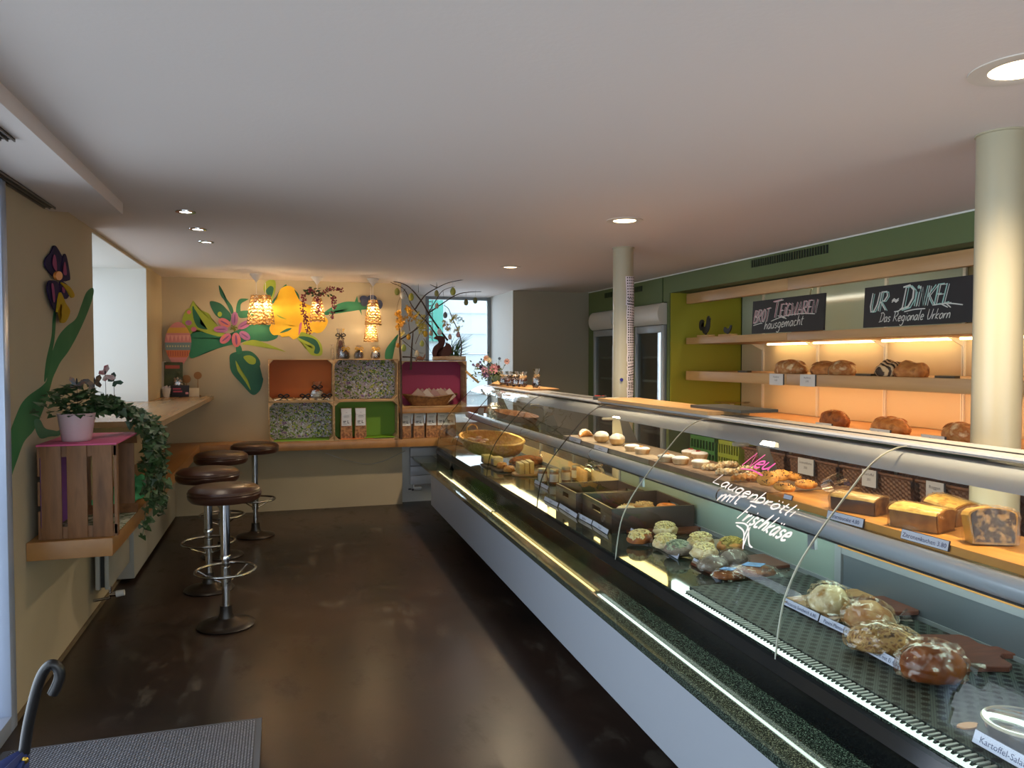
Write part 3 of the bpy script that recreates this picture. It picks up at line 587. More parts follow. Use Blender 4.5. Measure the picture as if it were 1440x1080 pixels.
# small round wooden ornaments behind the ledge items
for i, (a, b, r, l) in enumerate(((278, 528, .036, 'round brown wooden disc on a thin stick standing at the end of the ledge'), (262, 533, .04, 'round brown wooden disc half hidden behind the leaflets on the ledge'))):
    c = P(a, b, Y=7.95); t = thing('wooden_ornament', l, 'ornament', (c.x, 7.95, 1.187))
    bm = NB(); prism(bm, [c + Vector((r * math.cos(k * PI / 14), 0, r * math.sin(k * PI / 14))) for k in range(28)], (0, .01, 0)); obj('disc', bm, M('cork_brown', '8a6238', .7), t)
    bm = NB(); box(bm, c.x - .003, c.x + .003, 7.952, 7.958, 1.192, c.z - r * .9); box(bm, c.x - .025, c.x + .025, 7.94, 7.97, 1.187, 1.195); obj('stand', bm, M('cork_brown', '8a6238', .7), t)
# ------------------------------------------------------------------ painted iris on the left wall
mu2 = thing('iris_mural', 'painted iris with long dark green leaf on the left wall by the entrance', 'mural', (-1.1, 4.3, 1.0))
def lw(pts, X=-1.0985, smooth=True, k=5):
    q = [P(u / 2.7, 300 + v / 2.7, X=X) for u, v in pts]; return crom(q, k) if smooth else q
def lpaint(name, pts, mat, lay=0, par=mu2, th=.0006, X=-1.0998, **k):
    bm = NB(); prism(bm, lw(pts, X=X, **k), (th + .0006 * lay, 0, 0)); return obj(name, bm, mat, par)
lpaint('leaf', [(27, 1030), (25, 885), (60, 770), (95, 705), (160, 655), (178, 630), (180, 590), (215, 480), (250, 432), (288, 400), (308, 350), (328, 300), (352, 283), (354, 310), (335, 370), (300, 450), (262, 520), (225, 572), (195, 640), (180, 700), (150, 780), (125, 828), (90, 870), (60, 950)], M('paint_stem', '176038', .85, spec=.2, c2='4d8152', scale=1.2))
lpaint('stem', [(168, 640), (175, 560), (195, 470), (200, 400), (205, 370), (212, 375), (207, 470), (195, 540), (185, 600)], M('paint_stem2', '2f6a40', .85, spec=.2), 1)
lpaint('tendril', [(128, 790), (150, 783), (170, 815), (200, 823), (222, 825), (245, 800), (262, 838), (255, 843), (245, 820), (225, 843), (190, 847), (150, 852)], DG, 1)
ir = thing('wall_flower', 'dark purple and pink iris cut-out with yellow petals on the left wall', 'wall decoration', (-1.09, P(80, 400, X=-1.09).y, P(80, 450, X=-1.09).z))
IP = M('iris_purple', '332648', .9, spec=.15, c2='221c3a', scale=9); IK = M('iris_pink', '93466a', .9, spec=.15); IY = M('iris_yellow', 'b3921c', .9, spec=.15)
for i, q in enumerate(([(205, 122), (230, 160), (236, 175), (232, 250), (205, 245), (170, 205), (170, 172), (188, 150)], [(236, 165), (248, 162), (262, 240), (255, 255), (225, 250)], [(185, 255), (215, 262), (225, 300), (228, 350), (222, 380), (200, 362), (183, 320), (176, 280)], [(225, 258), (255, 275), (262, 300), (248, 325), (230, 310)])):
    lpaint('petal', q, IP, 0, ir, .006, X=-1.094 + .004 * i)
for i, q in enumerate(([(204, 158), (212, 168), (216, 215), (208, 215), (199, 190)], [(243, 190), (248, 188), (253, 232), (240, 228)], [(195, 272), (203, 272), (209, 325), (203, 335)], [(236, 280), (246, 287), (245, 302), (238, 298)])):
    lpaint('petal_streak', q, IK, 0, ir, .001, X=-1.083 + .004 * (i % 4 if i != 1 else 1))
for i, q in enumerate(([(212, 375), (224, 300), (245, 340), (262, 372), (245, 412), (225, 412), (240, 380), (228, 345)], [(228, 262), (262, 280), (279, 310), (268, 320), (250, 290)])): lpaint('petal', q, IY, 0, ir, .006, X=-1.078 + .002 * i)
lpaint('flower_center', disc(215, 237, 13, 17), OR, 0, ir, .012, X=-1.084)
# ------------------------------------------------------------------ wooden crates
pine = M('crate_pine', 'b5946a', .65, c2=('a3825a', 'c4a67c'), scale=4, stretch=(1, 1, 8), contrast=(.3, .7), bump=.0005, bscale=60)
pined = M('crate_brown', '6f4a2a', .6, c2=('805734', '5d3c20'), scale=5, stretch=(4, 4, .6), contrast=(.3, .7), bump=.0005, bscale=60)
fl1 = floral('floral_paper')
def crate(x0, x1, z0, z1, y0, y1, liner, lab, pine_=pine, base=None):
    t = thing('fruit_crate', lab, 'crate', ((x0 + x1) / 2, (y0 + y1) / 2, z0), 'stacked fruit crates on the back bench' if base is None else None)
    e = .009; dd = y1 - y0
    bm = NB()
    for z in (z0, z1 - e): # top and bottom boards with gaps
        for k in range(3): a = y0 + dd * k / 3; box(bm, x0, x1, a + .002, a + dd / 3 - .006, z, z + e, .0015)
    for x in (x0, x1 - e):
        for k in range(3): a = y0 + dd * k / 3; box(bm, x, x + e, a + .002, a + dd / 3 - .006, z0 + e, z1 - e, .0015)
    obj('slat', bm, pine_, t)
    for (cx_, sx) in ((x0 + e, 1), (x1 - e, -1)):
        for (cz_, sz) in ((z0 + e, 1), (z1 - e, -1)):
            bm = NB(); q = .042; prism(bm, [(cx_, y0 + .001, cz_), (cx_ + sx * q, y0 + .001, cz_), (cx_, y0 + .001, cz_ + sz * q)], (0, dd - .02, 0)); obj('corner_post', bm, pine_, t)
    bm = B(x0 + e, x1 - e, y1 - .012, y1 - .008, z0 + e, z1 - e); obj('liner', bm, liner, t)
    return t
OL = M('liner_orange', 'c9661a', .6); GL = M('liner_green', '6f9a22', .6); PL = M('liner_magenta', 'a3325a', .6)
X0, XM, X1 = -.12, .507, 1.155
crate(X0, XM - .003, 1.129, 1.55, 7.75, 7.98, OL, 'fruit crate lined in orange, upper left of the four on the bench')
crate(XM, X1, 1.129, 1.55, 7.75, 7.98, fl1, 'fruit crate lined in flowered paper under the chocolate figures, upper right of the four')
crate(X0, XM - .003, .727, 1.126, 7.75, 7.98, fl1, 'fruit crate lined in flowered paper standing on the bench, lower left of the four')
crate(XM, X1, .727, 1.126, 7.75, 7.98, GL, 'fruit crate lined in green with two bags inside, lower right of the four')
crate(1.165, 1.87, 1.052, 1.53, 7.72, 7.99, PL, 'fruit crate lined in magenta with the basket inside, right of the four stacked ones', base=1)
tag(obj('display_shelf', B(1.162, 2.15, 7.70, 8.01, .992, 1.049, .003), bench_m), 'short oak shelf board carrying the magenta-lined crate', 'shelf')
bm = NB(); box(bm, 1.2, 1.23, 7.9, 7.98, .727, .99); tag(obj('shelf_support', bm, bench_m), 'oak upright under the short shelf board', 'support')
for (a, b, mt, l) in ((384, 468, GL, 'bright green paper sheet lying in the lower left crate'), (512, 556, GL, 'dark green paper sheet lying in the lower right crate'), (478, 526, M('sheet_orange', 'c76b2a', .7), 'orange paper sheet under the two bags in the lower right crate')):
    pa, pb = P(a, 621, Y=7.77), P(b, 621, Y=7.77); z = .738 + (.008 if 'dark' in l else 0)
    bm = NB(); prism(bm, [(pa.x, 7.752, z), (pb.x, 7.752, z), (pb.x - .03, 7.95, z + .01), (pa.x + .03, 7.95, z + .004)], (0, 0, .003)); tag(obj('paper_sheet', bm, mt), l, 'paper')
# things in the orange crate
film = thin('clear_film', (.97, .97, .97), .10, .8, .12); choc = M('chocolate', '4a2517', .35, c2='5f3220', scale=25); chocd = M('dark_chocolate', '2c1812', .3); ribb = M('black_ribbon', '15100f', .45); gold = M('gold_ribbon', 'c49a35', .35, metal=.4)
white_s = M('white_sugar', 'ddd6c8', .7, c2='c5b8a0', scale=30)
def bow(bm, c, s):
    for sg in (-1, 1):
        tube(bm, crom([c, c + Vector((sg * s * .6, -.3 * s, s * .45)), c + Vector((sg * s, 0, s * .1)), c + Vector((sg * s * .55, .1 * s, -s * .1))], 5), [s * .13] * 20, 6, closed=True)
        tube(bm, [c, c + Vector((sg * s * .5, -.1 * s, -s * .5)), c + Vector((sg * s * .8, -.1 * s, -s * .7))], s * .1, 6)
    blob(bm, c - Vector((0, 0, s * .1)), (s * .18,) * 3, 1, 0, 1, 1, 1)
zb = 1.139
for i, (a, l) in enumerate(((402, 'flat cookie bag with a black bow at the left of the orange crate'), (432, 'flat cookie bag with a black bow in the middle of the orange crate'), (462, 'flat cookie bag with a black bow at the right edge of the orange crate'))):
    c = P(a, 561, Y=7.83); t = thing('cookie_bag', l, 'bag', (c.x, 7.83, zb), 'flat cookie bags in the orange crate')
    bm = NB()
    for k in range(9): blob(bm, (c.x + RU(-.11, .06), 7.82 + RU(-.05, .05), zb + RU(0, .008)), (.026, .022, .01), k + i * 9, .15, 2, .4, 2, RU(0, 3))
    obj('cookie', bm, M('cookie_pale', 'd8c29b', .7), t)
    bm = NB(); blob(bm, (c.x - .02, 7.82, zb), (.13, .07, .035), i, .2, 4, .1, 3, 0, .06, 14); obj('bag_film', bm, film, t)
    bm = NB(); bow(bm, Vector((c.x - .02, 7.77, zb + .042)), .05); obj('bow', bm, ribb, t)
c = P(446, 557, Y=7.87); t = thing('cookie_bag', 'standing clear bag of white cookies with a black bow in the orange crate', 'bag', (c.x, 7.87, zb))
bm = NB()
for k in range(16): blob(bm, (c.x + RU(-.045, .045), 7.87 + RU(-.02, .02), zb + RU(0, .07)), (.024, .02, .02), k, .15, 2, .4, 2)
obj('cookie', bm, white_s, t)
bm = NB(); lathe(bm, [(.06, 0), (.07, .04), (.06, .1), (.025, .125), (.04, .16), (.05, .185)], (c.x, 7.87, zb), 18, wob=.08); obj('bag_film', bm, film, t)
bm = NB(); bow(bm, Vector((c.x, 7.83, zb + .125)), .05); obj('bow', bm, ribb, t)
# pasta bags
kraft = M('kraft_paper', 'b39a72', .7); lab_w = M('label_white', 'd6d4d6', .6); pas = M('pasta', 'a9764a', .6, c2='6d4428', scale=45, contrast=(.4, .6))
def pasta_bag(cx, cy, z, lab, s=1.0, group='labelled pasta bags on the back bench', dim=0):
    w, d, h = .112 * s, .07, .31 * s
    t = thing('pasta_bag', lab, 'bag', (cx, cy, z), group)
    bm = NB(); q = bmesh.ops.create_grid(bm, x_segments=1, y_segments=1, size=.1); bmesh.ops.delete(bm, geom=bm.verts[:], context='VERTS')
    prof = [(0, 1), (.1, 1.04), (.6, 1), (.86, .92), (.95, .98), (1, 1)]
    rings = []
    for tt, k in prof:
        dd = d * (1 if tt < .6 else (1 - (tt - .6) / .4 * .9)); rings.append([bm.verts.new((cx + sx * w / 2 * k, cy + sy * dd / 2, z + tt * h)) for sx, sy in ((-1, -1), (1, -1), (1, 1), (-1, 1))])
    for a, b in zip(rings[:-1], rings[1:]):
        for k in range(4): bm.faces.new((a[k], a[(k + 1) % 4], b[(k + 1) % 4], b[k]))
    bm.faces.new(rings[0]); bm.faces.new(rings[-1][::-1]); obj('body', bm, pas, t)
    bm = NB(); yy = cy - d / 2 - .001
    box(bm, cx - w * .44, cx + w * .44, yy - .002, yy, z + h * .42, z + h * .80); prism(bm, [(cx - w * .44, yy - .002, z + h * .8), (cx + w * .44, yy - .002, z + h * .8), (cx + w * .46, cy - .008, z + h * .985), (cx - w * .46, cy - .008, z + h * .985)], (0, -.002, 0)); obj('label', bm, lab_w, t)
    bm = NB()
    for (a, b, u, v) in ((-.05, .08, .82, .86), (-.22, .22, .74, .75), (-.28, .28, .715, .72), (-.2, .2, .69, .695), (-.3, -.02, .56, .585), (-.3, -.1, .52, .54), (.08, .14, .5, .6), (.08, .25, .5, .52), (-.3, .02, .48, .49)):
        box(bm, cx + a * w, cx + b * w, yy - .0035, yy - .002, z + h * u, z + h * v) if v < .8 else box(bm, cx + a * w, cx + b * w, yy - .0035 + .008, yy + .009, z + h * u, z + h * v)
    obj('lettering', bm, M('lettering_grey', '4a4850', .7), t)
    return t
pasta_bag(P(487, 618, Y=7.83).x, 7.83, .742, 'labelled pasta bag in the green-lined crate, the left of the two')
pasta_bag(P(507, 618, Y=7.83).x, 7.83, .742, 'labelled pasta bag in the green-lined crate, the right of the two')
for i, a in enumerate((570, 588.5, 606, 621, 633)):
    pasta_bag(P(a, 620, Y=7.86).x, 7.86, .727, 'labelled pasta bag on the bench under the short shelf, %s from the left' % ('first', 'second', 'third', 'fourth', 'fifth')[i], .97)
# basket of packages in the magenta crate
def woven(bm, ring0, ring1, n, rows, amp, per=2):
    """checker woven band between two closed ring functions of angle"""
    g = []
    for j in range(rows + 1):
        r = []
        for k in range(n):
            a = 2 * PI * k / n; p0, p1 = ring0(a), ring1(a); p = p0.lerp(p1, j / rows); ctr = (ring0(0) + ring0(PI)) / 2
            nn = (p - ctr); nn.z = 0; nn.normalize(); p = p + nn * amp * (math.sin(k * PI / per + (PI if j % 2 else 0))); r.append(bm.verts.new(p))
        g.append(r)
    for a, b in zip(g[:-1], g[1:]):
        for k in range(n): bm.faces.new((a[k], a[(k + 1) % n], b[(k + 1) % n], b[k]))
wick = M('wicker_brown', '8a5f34', .55, c2='6b4526', scale=40, bump=.001, bscale=90); wickl = M('wicker_light', 'd6ac69', .5, c2='bb8d4c', scale=40, bump=.001, bscale=90)
c = P(606, 573, Y=7.8); cx, cy, cz = c.x, 7.84, 1.062
t = thing('basket', 'shallow oval wicker basket inside the magenta-lined crate', 'basket', (cx, cy, cz))
el = lambda a, rx, ry, z: Vector((cx + rx * math.cos(a), cy + ry * math.sin(a), z))
bm = NB(); woven(bm, lambda a: el(a, .19, .07, cz), lambda a: el(a, .29, .11, cz + .085 + .03 * abs(math.cos(a))), 72, 7, .003); tube(bm, [el(k * PI / 20, .29, .11, cz + .09 + .03 * abs(math.cos(k * PI / 20))) for k in range(40)], .008, 6, closed=True)
f = [bm.verts.new(el(k * PI / 12, .19, .07, cz + .002)) for k in range(24)]; bm.faces.new(f); obj('body', bm, wick, t)
pkm = [M('packet_tan', 'a88c7c', .6), M('packet_rose', '9c7672', .6), M('packet_pale', 'b9a89c', .6)]
for k in range(9):
    x = cx - .17 + k * .04; b = B(-.055, .055, -.006, .006, 0, .15, .003); b.transform(Matrix.Translation((x - .03, cy - .03 + .02 * (k % 2), cz + .045)) @ Matrix.Rotation(.75 + .05 * (k % 3), 4, 'Y') @ Matrix.Rotation(.25, 4, 'X'))
    tt = obj('snack_packet', b, pkm[k % 3]); tag(tt, 'pinkish snack packet leaning in the oval basket, %s from the left' % ('first second third fourth fifth sixth seventh eighth last'.split()[k]), 'packet', 'packets in the oval basket')
# squirrel, log and grass on the magenta crate
zt = 1.53
a, b = P(609, 506, Y=7.78), P(655, 506, Y=7.78)
bm = NB(); tube(bm, [(a.x, 7.8, zt + .026), ((a.x + b.x) / 2, 7.8, zt + .028), (b.x, 7.79, zt + .026)], [.024, .026, .025], 12); tag(obj('birch_log', bm, M('birch_wood', 'a28163', .8, c2='c9b79c', scale=14, bump=.002)), 'short rough birch log lying on the magenta-lined crate', 'log')
sq = thing('squirrel_cutout', 'rust brown wooden squirrel silhouette standing on the birch log', 'figure', (P(622, 505, Y=7.79).x, 7.79, zt + .05))
rust = M('rust_brown', '4a2119', .7)
def c7(pts, Y=7.79, k=4): return crom([P(540 + u / 7.7125, 380 + v / 7.7125, Y=Y) for u, v in pts], k)
bm = NB(); prism(bm, c7([(540, 738), (575, 712), (640, 716), (663, 750), (660, 795), (640, 825), (598, 862), (577, 895), (575, 940), (602, 978), (560, 970), (530, 930), (525, 880), (545, 828), (590, 790), (600, 765), (572, 752)]), (0, .012, 0)); obj('tail', bm, rust, sq)
bm = NB(); prism(bm, c7([(648, 835), (668, 812), (670, 778), (684, 792), (712, 800), (738, 848), (718, 868), (745, 890), (700, 925), (690, 950), (668, 978), (608, 980), (588, 940), (592, 893), (615, 868)]), (0, .012, 0)); obj('body', bm, rust, sq)
gr = thing('grass_tuft', 'tuft of dark green grass growing behind the squirrel figure', 'plant', (P(635, 505, Y=7.85).x, 7.85, zt))
bm = NB(); base = P(636, 503, Y=7.85)
for k in range(70):
    r0 = Vector((base.x + RU(-.05, .05), 7.85 + RU(-.03, .03), zt + .002)); dx = RU(-.13, .2); hgt = RU(.06, .3) if dx > -.05 else RU(.05, .15)
    tube(bm, crom([r0, r0 + Vector((dx * .3, RU(-.02, .02), hgt * .6)), r0 + Vector((dx, RU(-.04, .04), hgt))], 4, False), [.004, .0035, .003, .003, .003, .0025, .002, .001, .0005], 4)
obj('blade', bm, M('grass_green', '34512b', .6, c2='4b6b35', scale=20), gr)
# ------------------------------------------------------------------ branch arrangement hung with eggs
bark = M('bark', '4d3a2c', .85, c2='382a20', scale=25); barkl = M('twig', '5c4a38', .85)
br = thing('easter_branches', 'tall bare branches with yellow blossom standing beside the crates', 'branch arrangement', (P(560, 520, Y=7.68).x, 7.68, .727))
def b7(pts, Y0, Y1): return crom([P(540 + u / 7.7125, 380 + v / 7.7125, Y=Y0 + (Y1 - Y0) * i / (len(pts) - 1)) for i, (u, v) in enumerate(pts)], 5, False)
BR = [([(188, 1900), (182, 1080), (172, 850), (165, 640), (140, 520)], 7.68, 7.66, .014), ([(290, 1080), (300, 850), (315, 670)], 7.7, 7.62, .013), ([(690, 760), (600, 640), (485, 470), (410, 340), (290, 200), (200, 145), (105, 125)], 7.74, 7.5, .011), ([(575, 715), (480, 580), (400, 500), (300, 380), (220, 210), (70, 130)], 7.74, 7.55, .009), ([(340, 420), (400, 330), (460, 260), (570, 195), (700, 135), (885, 98)], 7.62, 7.45, .008), ([(490, 460), (620, 370), (780, 270), (900, 240), (1055, 232)], 7.66, 7.5, .0075), ([(490, 450), (560, 330), (640, 220), (770, 175)], 7.66, 7.55, .006), ([(825, 980), (840, 850), (820, 700), (740, 520), (700, 420), (650, 380)], 7.8, 7.7, .008), ([(200, 940), (300, 945), (430, 970), (530, 975)], 7.7, 7.7, .008), ([(180, 750), (330, 650), (440, 520), (490, 460)], 7.66, 7.66, .008), ([(575, 190), (500, 155)], 7.5, 7.5, .006), ([(310, 670), (400, 600), (500, 480)], 7.64, 7.7, .006), ([(200, 760), (350, 880), (430, 900)], 7.66, 7.72, .004), ([(340, 800), (400, 650), (430, 520)], 7.7, 7.66, .004), ([(430, 740), (480, 830), (530, 920)], 7.7, 7.74, .003), ([(230, 200), (160, 330), (130, 500)], 7.6, 7.6, .003), ([(575, 190), (570, 130)], 7.52, 7.5, .004), ([(375, 240), (372, 150)], 7.55, 7.52, .003), ([(280, 660), (270, 560), (310, 460), (290, 380)], 7.62, 7.6, .004), ([(640, 220), (660, 380)], 7.56, 7.6, .002)]
for pts, y0, y1, r in BR:
    q = b7(pts, y0, y1); n = len(q); q = [Vector((p.x, p.y, max(p.z, .73))) for p in q]
    bm = NB(); tube(bm, q, [r * (1 - .65 * i / (n - 1)) for i in range(n)], 7); obj('branch', bm, bark if r > .007 else barkl, br)
for bi, (u, v, rr, n, mt) in enumerate(((150, 470, 28, 22, 0), (160, 535, 30, 26, 0), (190, 590, 30, 26, 0), (150, 620, 25, 12, 0), (262, 420, 28, 22, 0), (290, 465, 30, 26, 0), (322, 520, 26, 20, 0), (380, 565, 30, 22, 1), (425, 600, 32, 24, 1), (400, 655, 30, 18, 1), (240, 520, 24, 10, 0), (660, 580, 28, 22, 2), (690, 622, 28, 20, 2), (760, 505, 30, 18, 1), (735, 545, 20, 10, 1), (790, 645, 30, 20, 1), (210, 690, 26, 12, 1), (830, 560, 40, 12, 3), (350, 480, 26, 8, 1), (200, 545, 40, 12, 0), (430, 520, 26, 10, 1))):
    bm = NB()
    for k in range(n):
        c = P(540 + (u + RU(-rr, rr)) / 7.7125, 380 + (v + RU(-rr, rr) * 1.2) / 7.7125, Y=7.62 + RU(-.06, .06))
        a = RU(0, 6); ax = Vector((RU(-1, 1), RU(-1, -.2), RU(-1, 1))).normalized(); s, q = frame3(ax)
        for j in range(4):
            d = s * math.cos(a + j * PI / 2) + q * math.sin(a + j * PI / 2); e = ax.cross(d)
            f = [bm.verts.new(c), bm.verts.new(c + d * .009 + e * .005 + ax * .003), bm.verts.new(c + d * .018 + ax * .004), bm.verts.new(c + d * .009 - e * .005 + ax * .003)]; bm.faces.new(f)
    obj('blossom', bm, [M('forsythia', 'dfa41c', .6), M('forsythia_pale', 'cbb84a', .6), M('blossom_ochre', 'b98f2e', .6), M('blossom_leaf', '6d7a5a', .6)][mt], br)
eggs = [(142, 232, '8f8f3c', 'olive green egg hanging farthest left on the branches', 1.1), (203, 272, 'c9c3b5', 'white egg hanging second from the left near the branch tips', 1.1), (295, 290, 'a8a23a', 'yellow-green egg hanging third from the left near the ceiling', 1.15), (570, 250, '8f8f55', 'olive egg hanging in the middle at the top of the window', 1), (573, 385, 'b59f90', 'beige egg hanging in front of the green shutter', .9), (665, 486, '6d6f73', 'grey egg hanging alone in the window centre', .95), (748, 230, '9aa04c', 'large green egg under the highest right branch', 1.25), (890, 347, '6f7148', 'dark olive egg near the right end of the window branch', 1), (990, 328, '74784e', 'dark olive egg farthest right, at the tip of the window branch', 1), (450, 690, 'c79f1f', 'bright yellow egg among the lower blossoms', 1), (510, 682, '9b9383', 'grey-beige egg just right of the bright yellow one', .9), (602, 668, 'c9ccd2', 'white egg just above the squirrel figure', 1.05), (715, 722, 'bfa49c', 'pinkish egg at the right of the squirrel head', .85), (803, 700, 'b98f92', 'rose egg beneath the right blossom cluster', .85), (266, 722, 'c98f1c', 'golden egg low on the left thin branch', .95), (215, 842, '98a34b', 'pale green egg hanging lowest on the left', 1.1), (412, 795, '9a9d4d', 'green egg hanging in front of the white window pier', .95), (357, 905, 'b7ab92', 'cream egg hanging just above the wooden bird', 1.05), (150, 815, 'c27c1a', 'small orange egg at the far left beside the painted leaf', .75)]
for i, (u, v, c_, l, s) in enumerate(eggs):
    c = P(540 + u / 7.7125, 380 + v / 7.7125, Y=7.5 + .02 * (i % 5)); t = thing('hanging_egg', l, 'egg', (c.x, c.y, c.z), 'eggs hung on the branches')
    bm = NB(); lathe(bm, [(0, -.034 * s), (.012 * s, -.031 * s), (.02 * s, -.02 * s), (.0235 * s, -.006 * s), (.022 * s, .008 * s), (.016 * s, .022 * s), (.007 * s, .032 * s), (0, .034 * s)], c, 16); obj('shell', bm, M('egg_' + c_, c_, .5), t)
    bm = NB(); tube(bm, [c + Vector((0, 0, .033 * s)), c + Vector((0, 0, .033 * s + (.075 if v < 350 else .04)))], .0013, 4); obj('string', bm, M('string_white', 'b9b6ad', .8), t)
c = P(590, 507, Y=7.7)
bm = NB(); blob(bm, c, (.035, .02, .022), 3, .1, 2, 1, 3); tube(bm, [c + Vector((.02, 0, .005)), c + Vector((.045, 0, .03)), c + Vector((.06, 0, .07))], [.014, .009, .002], 8); tube(bm, [c + Vector((-.028, 0, .0)), c + Vector((-.05, 0, .014))], [.01, .002], 6)
tag(obj('bird_figure', bm, M('bird_brown', '84563a', .7)), 'little brown wooden bird sitting on the low horizontal branch', 'figure')
# ------------------------------------------------------------------ figures on top of the crates
zt = 1.551
p = P(479, 504, Y=7.86); t = thing('chocolate_bunny', 'tall chocolate bunny in a clear bag tied with a black bow', 'chocolate figure', (p.x, 7.86, zt))
x, y = p.x, 7.86
bm = NB(); lathe(bm, [(0, 0), (.03, .002), (.03, .03), (.022, .04), (.032, .06), (.034, .085), (.022, .115), (.014, .13), (.022, .145), (.026, .165), (.02, .185), (0, .195)], (x, y, zt), 20)
for s in (-1, 1): blob(bm, (x + s * .01, y, zt + .2), (.008, .006, .034), s, .05, 1, 1, 2); blob(bm, (x + s * .018, y - .028, zt + .1), (.01, .01, .022), s, .1, 1, 1, 2)
obj('bunny', bm, choc, t)
bm = NB(); lathe(bm, [(.042, .001), (.046, .03), (.043, .14), (.03, .2), (.012, .235), (.03, .27), (.045, .31)], (x, y, zt), 20, wob=.06); obj('bag_film', bm, film, t)
bm = NB(); bow(bm, Vector((x, y - .02, zt + .235)), .048); obj('bow', bm, ribb, t)
for i, (a, l, dk) in enumerate(((486, 'dark chocolate egg in film with a gold bow, just right of the tall bunny', 0), (505, 'dark chocolate egg in film with a gold bow, middle of the three', 0), (528.5, 'chocolate egg in a silver striped wrapper with a gold bow, right of the three', 1))):
    p = P(a, 504, Y=7.84); x, y = p.x, 7.84; t = thing('chocolate_egg', l, 'chocolate figure', (x, y, zt), 'wrapped chocolate eggs on the crate')
    bm = NB(); lathe(bm, [(0, 0), (.035, .003), (.044, .03), (.036, .065), (.02, .09), (0, .1)], (x, y, zt), 20); obj('egg_body', bm, chocd if not dk else M('silver_wrap', '9c9ca3', .25, c2='30211c', scale=18, contrast=(.45, .5), metal=.3), t)
    bm = NB(); lathe(bm, [(.044, .001), (.052, .03), (.042, .075), (.01, .1), (.03, .125), (.045, .14)], (x, y, zt), 18, wob=.07); obj('bag_film', bm, film, t)
    bm = NB(); bow(bm, Vector((x, y - .02, zt + .1)), .04); obj('bow', bm, gold, t)
p = P(467.5, 504, Y=7.86); t = thing('cellophane_bag', 'slim clear bag with gold ribbon just left of the chocolate bunny', 'bag', (p.x, 7.86, zt))
bm = NB(); lathe(bm, [(.02, .001), (.022, .05), (.02, .1), (.006, .125), (.02, .15)], (p.x, 7.86, zt), 14, wob=.08); obj('bag_film', bm, film, t)
bm = NB(); tube(bm, [(p.x, 7.86, zt), (p.x + .004, 7.86, zt + .1)], [.012, .004], 8); obj('lollipop', bm, M('candy_cream', 'cdb68c', .4), t)
# ------------------------------------------------------------------ pendant lamps
rope = M('shade_straw', 'b88f52', .7, c2='96703a', scale=60); bulbm = M('bulb_glow', 'ffe0a8', .5, emit=12, ecol='ffdca6'); plast = M('white_plastic', 'cfc9c2', .4)
def shade(x, y, zb, h, rb, rt, lab, zc=ZC, cord=True, canopy=True):
    t = thing('pendant_lamp', lab, 'lamp', (x, y, zc), 'straw pendant lamps')
    if canopy: bm = NB(); lathe(bm, [(0, ZC - .0005), (.058, ZC - .0005), (.058, ZC - .01), (.02, ZC - .055), (.008, ZC - .075), (0, ZC - .075)], (x, y, 0), 28); obj('ceiling_cup', bm, plast, t)
    bm = NB(); tube(bm, [(x, y, ZC - .07), (x, y, zb + h - .01)], .0035, 6); obj('cord', bm, plast, t)
    bm = NB(); tube(bm, [(x, y, zb + h - .055), (x, y, zb + h + .012)], .02, 12); obj('socket', bm, plast, t)
    bm = NB(); n = 8
    for k in range(n + 1):
        f = k / n; r = rb + (rt - rb) * f ** 1.35; z = zb + h * f
        tube(bm, [(x + r * math.cos(a * PI / 10), y + r * math.sin(a * PI / 10), z + (.004 if a % 2 else -.004)) for a in range(20)], .0055 if k else .008, 5, closed=True)
    for sg in (1, -1):
        for q in range(9):
            tube(bm, [(x + (rb + (rt - rb) * (j / 10) ** 1.35 + .003) * math.cos(q * PI / 4.5 + sg * j * .32), y + (rb + (rt - rb) * (j / 10) ** 1.35 + .003) * math.sin(q * PI / 4.5 + sg * j * .32), zb + h * j / 10) for j in range(11)], .0034, 4)
    obj('shade', bm, rope, t)
    bm = NB(); blob(bm, (x, y, zb + h * .58), (.022, .022, .03), 1, 0, 1, 1, 2); obj('bulb', bm, bulbm, t)
    light('pendant_light', 'POINT', (x, y, zb + h * .58), 12, (1, .73, .42), .02)
    return t
yl = 7.55
def lampat(px_, top, bot, wpx, lab, y, canopy=True):
    a, b = P(px_, top, Y=y), P(px_, bot, Y=y); w = wpx / 1060 * y * .97
    return shade(a.x, y, b.z, a.z - b.z, w / 2, w * .27, lab, canopy=canopy)
lampat(360.5, 416, 455, 24, 'straw pendant lamp at the far left, one of the pair by the pink flower', 7.5)
lampat(373.5, 416, 455, 22, 'straw pendant lamp overlapping the leftmost one from the right', 7.62, False)
lampat(446, 420, 451, 20, 'straw pendant lamp in the middle, wrapped in dark red blossom', 7.6)
lampat(524.5, 423, 456, 22, 'upper straw pendant lamp of the right pair beside the navy flower', 7.6)
lampat(521.5, 453, 479.5, 19, 'lowest straw pendant lamp, hanging below the navy flower', 7.75, False)
gl = thing('blossom_garland', 'garland of dark red blossom hanging around the middle pendant lamp', 'garland', (P(446, 410, Y=7.58).x, 7.58, 2.15))
RD = M('blossom_crimson', '6a1730', .6, c2='8a2340', scale=50); LFm = M('garland_leaf', '2e4a22', .6)
